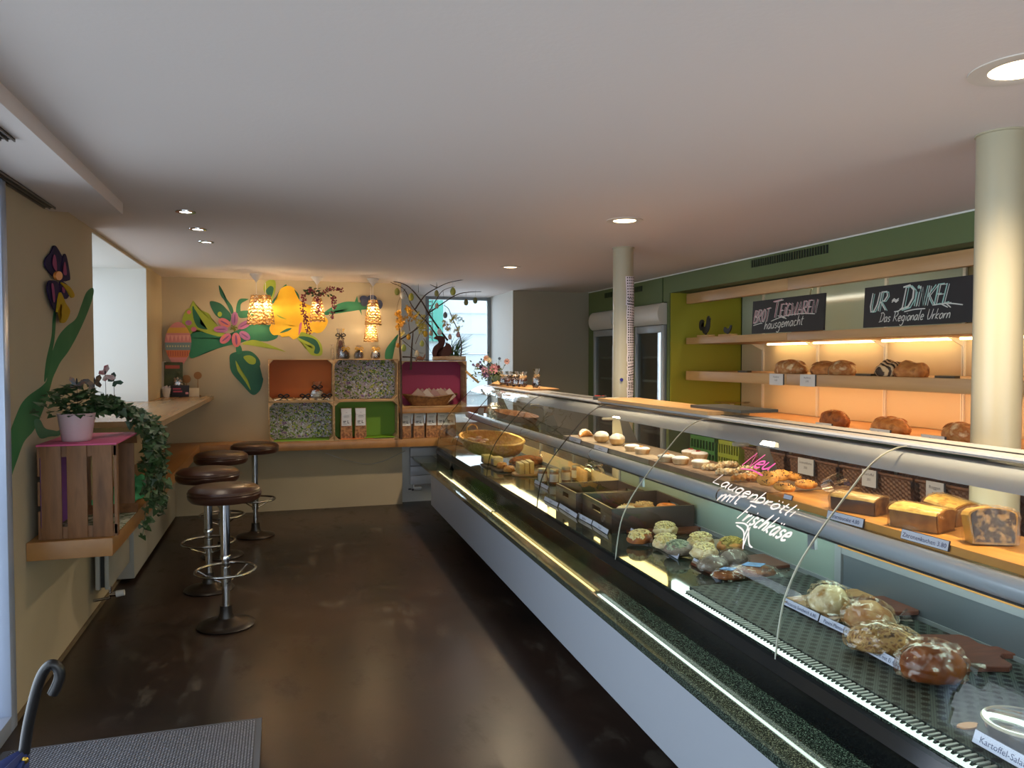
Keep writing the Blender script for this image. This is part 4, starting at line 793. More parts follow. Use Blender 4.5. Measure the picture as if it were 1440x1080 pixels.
for pth in ([(905, 210), (870, 225), (855, 270), (860, 340)], [(870, 350), (875, 390), (890, 450)], [(900, 200), (960, 230), (1010, 195), (1080, 205)], [(1030, 240), (1040, 290), (1018, 360)], [(940, 250), (950, 300), (940, 340)]):
    q = crom([P(220 + u / 4.153, 360 + v / 4.153, Y=7.52) for u, v in pth], 6, False); bm = NB(); tube(bm, q, .003, 4); obj('stem', bm, barkl, gl)
    bm = NB()
    for p in q:
        for k in range(5):
            c = p + Vector((RU(-.025, .025), RU(-.02, .02), RU(-.02, .02))); blob(bm, c, (.009, .006, .008), k, .3, 2, 1, 1, RU(0, 3))
    obj('blossom', bm, RD, gl)
bm = NB()
for k in range(36):
    c = P(220 + (935 + RU(-75, 75)) / 4.153, 360 + (205 + RU(-22, 25)) / 4.153, Y=7.52 + RU(-.05, .04)); d = Vector((RU(-1, 1), RU(-1, 1), RU(-.6, .3))).normalized(); e = d.cross(Vector((RU(-1, 1), -1, RU(-1, 1)))).normalized()
    f = [bm.verts.new(v) for v in (c, c + d * .02 + e * .011, c + d * .045, c + d * .02 - e * .011)]; bm.faces.new(f)
obj('leaf', bm, LFm, gl)
# ------------------------------------------------------------------ leaflets on the standing ledge
zl = 1.187
def c15(u, v, **k): return P(220 + u / 15.43, 500 + v / 15.43, **k)
Yl = 7.85
def stand_box(name, lab, cat, u0, u1, v0, v1, mat, d=.05, Yq=Yl, lean=.0, parent=None):
    a, b = c15(u0, v1, Y=Yq), c15(u1, v0, Y=Yq); hh = b.z - a.z; bm = B(a.x, b.x, Yq, Yq + d, zl, zl + hh, .0015)
    for v in bm.verts: v.co.y += (v.co.z - zl) * lean
    o = obj(name, bm, mat, parent)
    if cat: tag(o, lab, cat)
    return o, a, b, hh
t = thing('leaflet_box', 'dark card dispenser with red lines beside the square code card on the ledge', 'leaflet box', (c15(500, 900, Y=Yl).x, Yl, zl))
stand_box('body', '', None, 330, 700, 650, 900, M('leaflet_dark', '24222e', .6), parent=t)
bm = NB()
for (u0, u1, v0, v1) in ((355, 530, 735, 765), (365, 560, 790, 825)): a, b = c15(u0, v1, Y=Yl - .001), c15(u1, v0, Y=Yl - .001); box(bm, a.x, b.x, Yl - .002, Yl - .0005, a.z + .012, b.z + .012)
obj('red_line', bm, M('red_print', 'b0475c', .6), t)
bm = NB(); a, b = c15(630, 850, Y=Yl), c15(695, 805, Y=Yl); box(bm, a.x, b.x, Yl - .002, Yl - .0005, a.z + .005, b.z + .005); obj('badge', bm, M('rose_print', 'cf8f98', .6), t)
o, a, b, hh = stand_box('code_card', 'small cream card standing at the right end of the leaflets on the ledge', 'card', 710, 925, 685, 875, M('card_cream', 'cbbd9f', .6), .015, lean=.15)
t = thing('cup', 'white paper cup with napkins at the left of the leaflets on the ledge', 'cup', (c15(215, 900, Y=Yl).x, Yl + .02, zl)); cx = c15(215, 900, Y=Yl).x
bm = NB(); lathe(bm, [(0, 0), (.03, 0), (.043, .085), (.041, .085), (.029, .004), (0, .004)], (cx, Yl + .02, zl), 20); obj('body', bm, M('cup_white', 'c9c5c0', .5), t)
bm = NB(); [box(bm, cx - .03 + k * .014, cx - .022 + k * .014, Yl, Yl + .04, zl + .03, zl + .1 + .006 * (k % 3)) for k in range(5)]; obj('napkin', bm, paper, t)
o, a, b, hh = stand_box('magazine', 'dark green illustrated booklet with a red title standing on the ledge', 'booklet', 165, 560, 150, 900, M('booklet_green', '2f3826', .6, c2='46502f', scale=12), .012, Yl + .06, .1)
u0 = c15(190, 285, Y=Yl + .08); u1 = c15(500, 210, Y=Yl + .08); yy = Yl + .06
bm = B(u0.x, u1.x, yy - .001, yy, u0.z, u1.z)
for v in bm.verts: v.co.y += (v.co.z - zl) * .1
obj('title_band', bm, M('red_title', 'a1463a', .6), o)
o2, a, b, hh = stand_box('folder', 'pale folded brochure standing at the far left of the ledge items', 'booklet', 90, 180, 130, 900, M('folder_pale', 'b5ad9d', .6), .02, Yl + .06, .15)
c = c15(460, 640, Y=Yl - .0); t = thing('cellophane_bag', 'clear bag of pink sweets standing in front of the green booklet', 'bag', (c.x, Yl + .08, zl))
bm = NB()
for k in range(22): blob(bm, (c.x + RU(-.035, .035), Yl + .075 + RU(-.012, .012), zl + .095 + RU(0, .07)), (.012, .012, .012), k, .2, 2, 1, 1)
obj('sweets', bm, M('sweet_pink', 'b78f86', .6, c2='c9b9a8', scale=20), t)
bm = NB(); lathe(bm, [(.05, .09), (.055, .12), (.045, .18), (.012, .205), (.035, .24)], (c.x, Yl + .08, zl), 16, wob=.08); obj('bag_film', bm, film, t)
bm = B(c.x - .05, c.x + .05, Yl + .052, Yl + .105, zl, zl + .092); obj('carton', bm, M('leaflet_dark', '24222e', .6), t)
# ------------------------------------------------------------------ crate, pot and ivy on the near end of the bench
zb = .727; t = thing('fruit_crate', 'brown slatted fruit crate with a pink top on the near end of the left bench', 'crate', (-.9, 4.13, zb))
x0, x1, y0, y1, z0, z1 = -1.06, -.735, 3.87, 4.43, zb, 1.158
bm = NB()
for k in range(3): a = x0 + .012 + k * (x1 - x0 - .012) / 3; box(bm, a + .004, a + (x1 - x0) / 3 - .022, y0, y0 + .01, z0, z1 - .004, .0015); box(bm, a + .004, a + (x1 - x0) / 3 - .022, y1 - .01, y1, z0, z1 - .004, .0015)
for k in range(3): a = z0 + .02 + k * .135; box(bm, x0, x0 + .009, y0 + .01, y1 - .01, a, a + .11, .0015)
for k in range(3): a = x0 + .01 + k * .105; box(bm, a, a + .095, y0 + .01, y1 - .01, z0, z0 + .009, .0015)
box(bm, x0, x1, y0 + .011, y0 + .02, z0, z0 + .05); box(bm, x0, x1, y0 + .011, y0 + .02, z1 - .055, z1 - .004); box(bm, x1 - .012, x1, y0 + .01, y0 + .05, z0, z1 - .004)
obj('slat', bm, pined, t)
for (yy, zz, sy, sz) in ((y0 + .01, z0 + .01, 1, 1), (y1 - .01, z0 + .01, -1, 1), (y0 + .01, z1 - .01, 1, -1), (y1 - .01, z1 - .01, -1, -1)):
    bm = NB(); prism(bm, [(x0 + .01, yy, zz), (x0 + .01, yy + sy * .045, zz), (x0 + .01, yy, zz + sz * .045)], (x1 - x0 - .012, 0, 0)); obj('corner_post', bm, pined, t)
bm = B(x0, x1 + .004, y0 - .004, y1, z1 - .004, z1 + .004, .001); obj('top_panel', bm, M('panel_pink', 'c8527c', .6), t)
bm = B(x0 + .009, x0 + .014, y0 + .02, y1 - .02, z0 + .01, z1 - .01); obj('liner', bm, M('liner_purple', '7c4aa0', .6), t)
bm = B(x0 + .02, x1 - .005, y0 + .02, y1 - .02, z0 + .0095, z0 + .013); obj('floor_liner', bm, M('crate_paper', 'b7b9a0', .7, c2='5f6b4a', scale=30, contrast=(.45, .55)), t)
cl = M('cloth_mint', '2f9a6c', .8, c2='3fb17f', scale=8, bump=.004, bscale=14)
bm = NB(); q = bmesh.ops.create_grid(bm, x_segments=24, y_segments=30, size=.5)
for v in bm.verts: v.co = Vector((-.92 + v.co.x * .24 + .03 * noise.noise(v.co * 5), 5.15 + v.co.y * 1.3 + .05 * noise.noise(v.co * 4), .731 + .03 * max(0, noise.noise(Vector((v.co.x * 7, v.co.y * 9, 2))) + .15)))
bmesh.ops.solidify(bm, geom=bm.faces[:], thickness=.002); tag(obj('green_cloth', bm, cl), 'crumpled mint green cloth lying on the left bench behind the crate', 'cloth')
pc = Vector((-.93, 4.02, z1 + .0045)); t = thing('potted_ivy', 'pale pink pot of trailing ivy with butterflies on the pink crate top', 'plant', pc)
bm = NB(); lathe(bm, [(0, 0), (.058, 0), (.063, .006), (.079, .118), (.082, .13), (.078, .132), (.074, .118), (.0, .11)], pc, 40); obj('pot', bm, M('pot_pink', 'cdb0b4', .35), t)
ivm = M('ivy_leaf', '223a1c', .45, c2='33502a', scale=16); ivl = M('ivy_leaf_light', '44603a', .45)
def ivy_leaf(bm, c, d, up, s):
    d = d.normalized(); e = d.cross(up).normalized(); nrm = e.cross(d)
    o = [(0, 0), (-.25, .38), (-.05, .42), (-.1, .62), (.22, .42), (.5, .3), (1, 0), (.5, -.3), (.22, -.42), (-.1, -.62), (-.05, -.42), (-.25, -.38)]
    ctr = bm.verts.new(c + d * .3 * s - nrm * .06 * s); vs = [bm.verts.new(c + d * a * s + e * b * s + nrm * (.05 * s * (abs(b) * 2 - .3))) for a, b in o]
    for i in range(len(vs)): bm.faces.new((ctr, vs[i], vs[(i + 1) % len(vs)]))
bm = NB(); bm2 = NB()
top = pc + Vector((0, 0, .13))
for k in range(190):
    a = RU(0, 6.28); r = abs(random.gauss(0, .075)); c = top + Vector((r * math.cos(a), r * 1.1 * math.sin(a), RU(-.01, .15) * (1 - r * 2.5)))
    ivy_leaf(bm if R() < .8 else bm2, c, Vector((math.cos(a), math.sin(a), RU(-.5, .6))), Vector((RU(-.3, .3), RU(-.9, -.1), 1)), RU(.022, .042))
vines = []
for k in range(11):
    a0 = Vector((top.x + .03, top.y + .05, top.z)); ye = 4.35 + RU(-.05, .32); xe = -.70 + RU(-.03, .05); drop = RU(.2, .56)
    q = crom([a0, a0 + Vector((.08, .15, .03 + RU(-.02, .03))), Vector((xe, ye, z1 + .03)), Vector((xe + .02, ye + .04, z1 - drop * .5)), Vector((xe + RU(-.02, .03), ye + RU(0, .1), z1 - drop))], 7, False); vines.append(q)
bs = NB()
for q in vines:
    tube(bs, q, .002, 4)
    for p in q:
        for j in range(3): ivy_leaf(bm if R() < .75 else bm2, p + Vector((RU(-.02, .02), RU(-.03, .03), RU(-.02, .02))), Vector((RU(-.5, 1), RU(-1, 1), RU(-1, .2))), Vector((RU(0, .6), RU(-1, -.1), .8)), RU(.024, .045))
obj('leaves', bm, ivm, t); obj('young_leaves', bm2, ivl, t); obj('vine', bs, M('vine_green', '3f4a28', .6), t)
def butterfly(px_, py, Yq, mt, lab, s=.035, rot=0.):
    c = P(px_, py, Y=Yq); t = thing('butterfly_pick', lab, 'butterfly', c, 'butterfly picks in the ivy')
    bm = NB()
    for sg in (-1, 1):
        q = [(0, 0), (.5, .9), (1.1, 1.05), (1.15, .5), (.7, .1), (.85, -.4), (.5, -.7), (.1, -.3)]
        f = [bm.verts.new(c + Matrix.Rotation(rot, 3, 'Y') @ Vector((sg * a * s, -abs(a) * s * .3 + .002, b * s))) for a, b in q]; bm.faces.new(f if sg > 0 else f[::-1])
    obj('wing', bm, mt, t); bm = NB(); blob(bm, c, (.004, .004, .016), 1, 0, 1, 1, 2); tube(bm, [c, c + Vector((0, .01, -.12))], .0012, 4); obj('body', bm, blackm, t)
butterfly(108, 541, 3.98, M('wing_blue', '31535f', .5, c2='7a4a28', scale=40), 'blue and brown butterfly pick at the left of the ivy', .03, .2)
butterfly(133, 540, 4.0, M('wing_brown', '6b4a26', .5, c2='20160f', scale=60), 'brown butterfly pick low in the middle of the ivy', .035, -.3)
butterfly(148, 527, 4.05, M('wing_red', '8f3036', .5, c2='c9b9b0', scale=30), 'red and white butterfly pick above the ivy', .034, 1.1)
butterfly(160, 536, 4.1, M('wing_dark', '1c2a22', .5, c2='3b5a44', scale=40), 'dark green butterfly pick at the right above the ivy', .03, .9)
# ------------------------------------------------------------------ the glass display counter
ctr = thing('display_counter', 'long bakery display counter with curved glass front and dark granite ledge', 'display counter', (1.7, 3.9, 0))
def granite():
    m = bpy.data.materials.new('dark_granite'); m.use_nodes = True; nt = m.node_tree; b = nt.nodes['Principled BSDF']; L = nt.links.new
    tc = nt.nodes.new('ShaderNodeTexCoord'); n = nt.nodes.new('ShaderNodeTexNoise'); n.inputs['Scale'].default_value = 300; n.inputs['Detail'].default_value = 4; L(tc.outputs['Object'], n.inputs[0])
    r = nt.nodes.new('ShaderNodeValToRGB'); r.color_ramp.elements[0].position = .5; r.color_ramp.elements[1].position = .66; r.color_ramp.elements[0].color = lin('17201b'); r.color_ramp.elements[1].color = lin('5f6c60'); L(n.outputs[0], r.inputs[0]); L(r.outputs[0], b.inputs[0])
    b.inputs['Roughness'].default_value = .06; b.inputs['Specular IOR Level'].default_value = .75; return m
gran = granite(); panel_m = M('panel_grey', '8b9098', .45)
P0 = [(1.416, .605), (1.424, .70), (1.443, .809), (1.472, .88), (1.510, .944), (1.589, 1.042), (1.68, 1.14), (1.74, 1.203), (1.80, 1.247), (1.86, 1.270), (1.905, 1.276)]
PR = [Vector(q) for q in [(v.x, v.y) for v in crom([Vector((a, b, 0)) for a, b in P0], 3, False)]]
obj('front_panel', extrude_profile(NB(), [(1.24, .2), (1.256, .2), (1.256, .484), (1.24, .484)], -.6, 6.87), panel_m, ctr)
obj('plinth', extrude_profile(NB(), [(1.5, 0), (2.06, 0), (2.06, .2), (1.5, .2)], -.6, 6.87), blackm, ctr)
obj('cabinet_body', extrude_profile(NB(), [(1.257, .2), (2.09, .2), (2.09, .62), (1.46, .62), (1.46, .484), (1.257, .484)], -.6, 6.86), M('cabinet_dark', '17181b', .5), ctr)
obj('bag_ledge', extrude_profile(NB(), [(1.236, .484), (1.45, .484), (1.45, .512), (1.236, .512)], -.6, 7.99), gran, ctr)
obj('riser', extrude_profile(NB(), [(1.432, .512), (1.45, .512), (1.45, .602), (1.432, .602)], -.6, 7.56), blackg, ctr)
obj('front_trim', extrude_profile(NB(), [(1.41, .602), (1.428, .602), (1.43, .650), (1.421, .655), (1.412, .61)], -.6, 7.56), M('trim_black', '1b1d1e', .12, spec=.7), ctr)
obj('deck', extrude_profile(NB(), [(1.424, .64), (2.06, .64), (2.06, .661), (1.426, .661)], -.6, 7.55), gran, ctr)
obj('far_end_body', extrude_profile(NB(), [(1.42, .3), (2.09, .3), (2.09, .64), (1.42, .64)], 6.87, 7.55), M('cabinet_dark', '17181b', .5), ctr)
teal = M('back_glass_grey', '7d8b83', .28, metal=.25)
obj('back_panel', extrude_profile(NB(), [(2.062, .661), (2.072, .661), (2.072, .97), (2.062, .97)], 2.42, 4.45), teal, ctr)
obj('back_door', extrude_profile(NB(), [(2.058, .661), (2.072, .661), (2.072, .80), (2.058, .80)], -.6, 2.38), M('door_metal', '5f6870', .3, metal=.5), ctr)
bm = extrude_profile(NB(), [(2.052, .80), (2.08, .80), (2.08, .826), (2.052, .826)], -.6, 2.4); extrude_profile(bm, [(2.05, .87), (2.08, .87), (2.08, .90), (2.05, .90)], -.6, 2.4); extrude_profile(bm, [(2.05, .661), (2.08, .661), (2.08, .9), (2.05, .9)], 2.385, 2.42); extrude_profile(bm, [(2.052, .661), (2.08, .661), (2.08, .68), (2.052, .68)], -.6, 7.5)
obj('back_rail', bm, alud, ctr)
obj('rail_edge', extrude_profile(NB(), [(2.048, .826), (2.07, .826), (2.07, .834), (2.048, .834)], -.6, 2.4), M('rail_orange', 'b07a3c', .4), ctr)
bm = extrude_profile(NB(), [(2.06, .68), (2.075, .68), (2.075, .76), (2.06, .76)], 4.5, 7.5); obj('back_board', bm, M('back_board_tan', 'c2ac84', .4), ctr)
bm = NB()
for y in (4.45, 5.3, 6.1, 6.9, 7.48): extrude_profile(bm, [(2.05, .661), (2.08, .661), (2.08, 1.262), (2.05, 1.262)] if y > 7.4 else [(2.055, .661), (2.075, .661), (2.075, 1.0), (2.055, 1.0)], y, y + .02)
obj('back_post', bm, alud, ctr)
# curved glass panes, one per section
cg = thin('counter_glass', (.96, .99, .975), .035, .85); ge = M('glass_edge', '1d221f', .25)
YJ = [-.55, .74, 1.92, 3.10, 4.26, 5.49, 6.67, 7.53]
gp = [(v.x, v.y) for v in PR]
gel = M('glass_edge_light', 'b3b3a4', .3)
for i in range(7):
    a, b = YJ[i] + .002, YJ[i + 1] - .002
    g = obj('glass_pane', extrude_profile(NB(), gp, a, b, closed=False), cg, ctr, recalc=False)
    bm = NB()
    ed = [(u, z) for u, z in gp] + [(u + (.0055 if i > 2 else .0035), z - .0025) for u, z in gp[::-1]]
    n = len(gp)
    A = [bm.verts.new(CP(u, b - .0035, z)) for u, z in ed]; Bq = [bm.verts.new(CP(u, b + .0015, z)) for u, z in ed]
    for k in range(2 * n - 1):
        bm.faces.new((A[k], A[k + 1], Bq[k + 1], Bq[k]))
    for k in range(n - 1): bm.faces.new((A[k], A[k + 1], A[2 * n - 2 - k], A[2 * n - 1 - k])); bm.faces.new((Bq[k], Bq[k + 1], Bq[2 * n - 2 - k], Bq[2 * n - 1 - k]))
    obj('pane_edge', bm, ge if i > 2 else gel, g)
bm = NB(); q = [CP(u, 7.535, z) for u, z in gp] + [CP(2.08, 7.535, 1.27), CP(2.08, 7.535, .655)]; bm.faces.new([bm.verts.new(p) for p in q]); obj('end_glass', bm, cg, ctr, recalc=False)
canp = [(1.875, 1.19), (1.877, 1.22), (1.886, 1.243), (1.905, 1.258), (2.1, 1.262), (2.1, 1.25), (1.915, 1.246), (1.897, 1.236), (1.889, 1.192)]
obj('canopy', extrude_profile(NB(), canp, -.6, 7.52), M('canopy_alu', 'bdbfc2', .36, metal=.15), ctr)
obj('top_rail', extrude_profile(NB(), [(1.9, 1.2775), (1.905, 1.284), (2.09, 1.284), (2.10, 1.276), (2.10, 1.262), (1.95, 1.262), (1.9, 1.272)], -.6, 7.53), M('rail_alu', 'bcbcbc', .25, metal=.25), ctr)
bm = NB(); extrude_profile(bm, [(1.972, 1.284), (1.985, 1.284), (1.985, 1.2865), (1.972, 1.2865)], -.6, 5.6); obj('top_groove', bm, blackm, ctr)
bm = NB(); n = 20; cyl = [(1.727 + .031 * math.cos(2 * PI * k / n), .986 + .031 * math.sin(2 * PI * k / n)) for k in range(n)]
extrude_profile(bm, cyl, -.6, 7.45); obj('shelf_tube', bm, M('tube_alu', 'b3bac4', .28, metal=.35), ctr, ang=60)
bm = NB()
for y in (4.1, 2.7, 5.5): extrude_profile(bm, [(1.727 + .0325 * math.cos(2 * PI * k / n), .986 + .0325 * math.sin(2 * PI * k / n)) for k in range(n)], y, y + .008)
obj('tube_ring', bm, steel, ctr)
obj('tube_carrier', extrude_profile(NB(), [(1.73, .945), (1.9, .958), (1.9, .962), (1.73, .96)], -.6, 7.45), M('carrier_black', '202226', .3), ctr)
obj('glass_shelf', extrude_profile(NB(), [(1.748, 1.004), (2.06, 1.004), (2.06, 1.012), (1.748, 1.012)], -.6, 7.45), thin('shelf_glass', (.8, .9, .85), .08, .8), ctr)
bm = NB()
for y in (-.3, 1.3, 2.78, 4.2, 5.7, 7.1):
    q = [CP(1.93, y, 1.246), CP(1.96, y, 1.246), CP(2.07, y, 1.02), CP(2.07, y, 1.013), CP(1.98, y, 1.013)]; prism(bm, q, (0, .012, 0))
obj('shelf_bracket', bm, M('bracket_grey', '55544f', .45), ctr)
for y in (1.36, 2.76, 4.17, 5.6):
    bm = NB(); lathe(bm, [(0, .012), (.033, .012), (.036, .006), (.033, 0), (0, 0)], CP(1.845, y, 1.183), 24); obj('glass_mount', bm, M('mount_white', 'a59e8a', .3), ctr)
for y in (.9, 2.1, 3.4, 4.7):
    bm = NB(); c = CP(1.905, y, 0); q = [CP(1.7, y, .955), CP(1.712, y, .955), CP(1.714, y, .91), CP(1.702, y, .91)]; prism(bm, q, (0, .035, 0)); obj('shelf_clip', bm, alud, ctr)
cool = M('tube_light_cool', 'd8fff0', .5, emit=8, ecol='e4fff0'); warm = M('tube_light_warm', 'fff0c0', .5, emit=8, ecol='ffe08c'); wtop = M('tube_light_top', 'fff0d8', .5, emit=15, ecol='ffe6c2')
obj('light_tube_cool', extrude_profile(NB(), [(1.868, .90), (1.892, .895), (1.90, .92), (1.9, .957), (1.868, .957)], .1, 3.40), cool, ctr)
obj('light_tube_warm', extrude_profile(NB(), [(1.868, .90), (1.892, .895), (1.90, .92), (1.9, .957), (1.868, .957)], 3.5, 5.35), warm, ctr)
obj('light_tube_far', extrude_profile(NB(), [(1.868, .90), (1.892, .895), (1.90, .92), (1.9, .957), (1.868, .957)], 5.45, 7.4), M('tube_light_far', 'fff8dc', .5, emit=8, ecol='fff0b4'), ctr)
obj('canopy_light', extrude_profile(NB(), [(1.905, 1.232), (1.935, 1.232), (1.935, 1.244), (1.905, 1.244)], -.4, 7.4), wtop, ctr)
for (n_, a_, b_, m_) in (('near', -.4, .95, warm), ('cool', 1.0, 3.3, cool), ('yellow', 3.35, 5.3, warm), ('far', 5.35, 7.4, MC['tube_light_far'])):
    bm = NB(); bm.faces.new([bm.verts.new(CP(*q)) for q in ((1.4125, a_, .6), (1.4125, b_, .6), (1.4285, b_, .6), (1.4285, a_, .6))]); obj('added_ledge_glow_' + n_, bm, m_, ctr)  # glowing strips added only for the bright line they reflect in the ledge
obj('added_glow_lip', extrude_profile(NB(), [(1.4085, .598), (1.4115, .598), (1.4115, .606), (1.4085, .606)], -.6, 7.55), blackg, ctr)  # lip added to hide the added glowing strips from view
bm = NB()
for k in range(150): y = .05 + k * .0166; extrude_profile(bm, [(1.462, .661), (1.492, .661), (1.492, .667), (1.456, .667)], y, y + .007)
obj('air_grille', bm, M('grille_pale', '9aa09a', .4), ctr)
# perforated mat
def perf():
    m = bpy.data.materials.new('perforated_mat'); m.use_nodes = True; nt = m.node_tree; b = nt.nodes['Principled BSDF']; L = nt.links.new
    tc = nt.nodes.new('ShaderNodeTexCoord'); v = nt.nodes.new('ShaderNodeTexVoronoi'); v.inputs['Scale'].default_value = 30; v.inputs['Randomness'].default_value = .0; L(tc.outputs['Object'], v.inputs['Vector'])
    v.voronoi_dimensions = '2D'
    mp = nt.nodes.new('ShaderNodeMapping'); mp.inputs['Rotation'].default_value = (0, 0, .785); L(tc.outputs['Object'], mp.inputs[0]); L(mp.outputs[0], v.inputs['Vector'])
    v2 = nt.nodes.new('ShaderNodeTexVoronoi'); v2.voronoi_dimensions = '2D'; v2.inputs['Scale'].default_value = 170; v2.inputs['Randomness'].default_value = 0; L(mp.outputs[0], v2.inputs['Vector'])
    r = nt.nodes.new('ShaderNodeValToRGB'); r.color_ramp.elements[0].position = .30; r.color_ramp.elements[1].position = .36; r.color_ramp.elements[0].color = lin('050605'); r.color_ramp.elements[1].color = lin('414944'); L(v.outputs['Distance'], r.inputs[0])
    mx = nt.nodes.new('ShaderNodeMix'); mx.data_type = 'RGBA'; mx.blend_type = 'MULTIPLY'; mx.inputs[0].default_value = .7
    r2 = nt.nodes.new('ShaderNodeValToRGB'); r2.color_ramp.elements[0].position = .2; r2.color_ramp.elements[1].position = .5; r2.color_ramp.elements[0].color = (1.6, 1.6, 1.6, 1); r2.color_ramp.elements[1].color = (.35, .35, .35, 1); L(v2.outputs['Distance'], r2.inputs[0])
    L(r.outputs[0], mx.inputs['A']); L(r2.outputs[0], mx.inputs['B']); L(mx.outputs['Result'], b.inputs[0]); b.inputs['Roughness'].default_value = .6; b.inputs['Specular IOR Level'].default_value = .2; return m
bm = extrude_profile(NB(), [(1.494, .6615), (2.045, .6615), (2.045, .669), (1.497, .669)], -.5, 2.565)
tag(obj('perforated_mat', bm, perf()), 'black perforated rubber mat on the near part of the counter deck', 'mat')
ZD, ZM, ZS = .661, .669, 1.0375
# ------------------------------------------------------------------ price strips
strip_m = M('strip_white', 'c5c8d8', .35); text_m = M('text_blue', '23305f', .5); strip_b = M('strip_back', '23252c', .5)
def price_strip(p0, p1, text, lab, h=.027, lean=.35, group='price strips in the counter', mat=None):
    p0, p1 = Vector(p0), Vector(p1); a = (p1 - p0); Lg = a.length; a.normalize(); n = Vector((a.y, -a.x, 0)); n = n if n.x < 0 else -n
    up = (Vector((0, 0, 1)) * math.cos(lean) - n * math.sin(lean)); nn = a.cross(up); nn = nn if nn.dot(n) > 0 else -nn
    t = thing('price_strip', lab, 'price label', (p0 + p1) / 2, group)
    bm = NB(); prism(bm, [p0, p1, p1 + up * h, p0 + up * h], -nn * .004); obj('holder', bm, strip_b, t)
    bm = NB(); e = .0015; prism(bm, [p0 + a * e + up * e + nn * .0003, p1 - a * e + up * e + nn * .0003, p1 - a * e + up * (h - e) + nn * .0003, p0 + a * e + up * (h - e) + nn * .0003], nn * .0006); obj('card', bm, mat or strip_m, t)
    if text:
        bm = NB(); f = planefn(p0 + nn * .0012, a, up, nn); w = printed(bm, text, h * .62, f, 0, 0) ; bm.free(); bm = NB()
        sx = min(1.0, (Lg * .92) / max(w, 1e-6)); printed(bm, text, h * .62, f, (Lg - w * sx) / 2, h * .26, sx=sx); obj('lettering', bm, text_m, t, recalc=False)
    return t
def PZ(x, y, z): return P(x, y, Z=z)
# ------------------------------------------------------------------ food
def fm(name, a, b, sc=22, rough=.6, bump=.0015, bs=None, **k): return M(name, a, rough, c2=b, scale=sc, bump=bump, bscale=bs or sc * 2, **k)
crust = fm('crust_golden', 'b56f2b', ('d0944a', '8a4a1c'), 14); crustd = fm('crust_brown', '84461d', ('a8622a', '5e2d12'), 14); floury = fm('crust_floury', 'c39660', ('a86a33', 'e0cba2'), 16)
doughy = fm('dough_pale', 'd6b77f', ('e6d3a8', 'b98a4b'), 20); seed_m = fm('seed_crust', '8c5a2c', ('c79b5a', '4f2a14'), 70); sugar = M('icing_sugar', 'e8e2d6', .8, c2='cfc2a8', scale=30, contrast=(.45, .75))
cookie_m = fm('cookie_gold', 'd08a35', ('e0a24a', 'b8702a'), 30); cakey = fm('cake_yellow', 'dcae4e', ('e8c264', 'c08a38'), 40); marble = M('cake_marble', 'd2aa62', .7, c2='3a2116', scale=22, contrast=(.46, .54), bump=.001, bscale=80)
cheese = fm('cheese_topping', 'd8b86c', ('efe0a4', '8a6228'), 60, bump=.005); greyroll = fm('roll_wrapped', '77675a', ('8f7f70', '4f3c30'), 16, bump=.003); creamf = fm('cream_filling', 'e6dcc0', ('f0ead8', 'cfc19c'), 30)
bwd = M('board_walnut', '552a1a', .45, c2='6a3722', scale=5, stretch=(2, 12, 2)); bwl = M('board_beech', 'b98f5e', .45, c2='a57a4a', scale=4, stretch=(2, 14, 2)); bwg = M('board_greyish', '9c8b74', .5, c2='857460', scale=5, stretch=(14, 2, 2)); bwm = M('board_dark', '4b3a30', .45, c2='3a2c25', scale=5, stretch=(2, 14, 2))
bwo = M('board_orange_oak', 'c98f45', .38, c2='b67c36', scale=3, stretch=(10, 1, 3))
wrap = thin('plastic_wrap', (.97, .97, .96), .045, .5, .2, (1, .96, .9))
def cutting_board(c, L_, Wd, rz, mat, lab, hl=.12, hw_=.05, th=.014, zz=None, hole=True, group=None):
    """board whose body runs along local x from 0 to L_, handle beyond"""
    m = Matrix.Translation((c[0], c[1], zz)) @ Matrix.Rotation(rz, 4, 'Z'); r = .02
    o = crom([(0, -Wd / 2 + r, 0), (r, -Wd / 2, 0), (L_ - r, -Wd / 2, 0), (L_, -Wd / 2 + r, 0)], 1, False)
    pts = [(r, -Wd / 2), (L_ - r, -Wd / 2), (L_, -Wd / 2 + r), (L_, -hw_ / 2 - r), (L_ + r, -hw_ / 2), (L_ + hl - r, -hw_ / 2), (L_ + hl, -hw_ / 2 + .015), (L_ + hl, hw_ / 2 - .015), (L_ + hl - r, hw_ / 2), (L_ + r, hw_ / 2), (L_, hw_ / 2 + r), (L_, Wd / 2 - r), (L_ - r, Wd / 2), (r, Wd / 2), (0, Wd / 2 - r), (0, -Wd / 2 + r)]
    bm = NB(); prism(bm, [m @ Vector((a, b, 0)) for a, b in pts], (0, 0, th)); bmesh.ops.bevel(bm, geom=[e for e in bm.edges if len(e.link_faces) == 2 and abs(e.link_faces[0].normal.dot(e.link_faces[1].normal)) < .3 and abs(e.verts[0].co.z - e.verts[1].co.z) < 1e-5], offset=.002, segments=1, affect='EDGES')
    o = obj('cutting_board', bm, mat); tag(o, lab, 'cutting board', group); mw = W[o.name]
    if hole:
        bm = NB(); cc = m @ Vector((L_ + hl - .03, 0, th)); lathe(bm, [(.0, .0005), (.011, .0005), (.012, 0.0002)], cc, 16); obj('hang_hole', bm, blackm, o)
    return o
def sprinkle(bm, c, r, n, s=.0035, z0=.5, seed=0):
    for k in range(n):
        a = RU(0, 6.28); t = RU(0, 1) ** .5; x, y = r[0] * t * math.cos(a) * .9, r[1] * t * math.sin(a) * .9; z = r[2] * (math.sqrt(max(0, 1 - .8 * t * t)) + .42)
        blob(bm, (c[0] + x, c[1] + y, c[2] + z), (s * RU(.7, 1.6), s, s * .8), k, .2, 1, 1, 1, RU(0, 3))
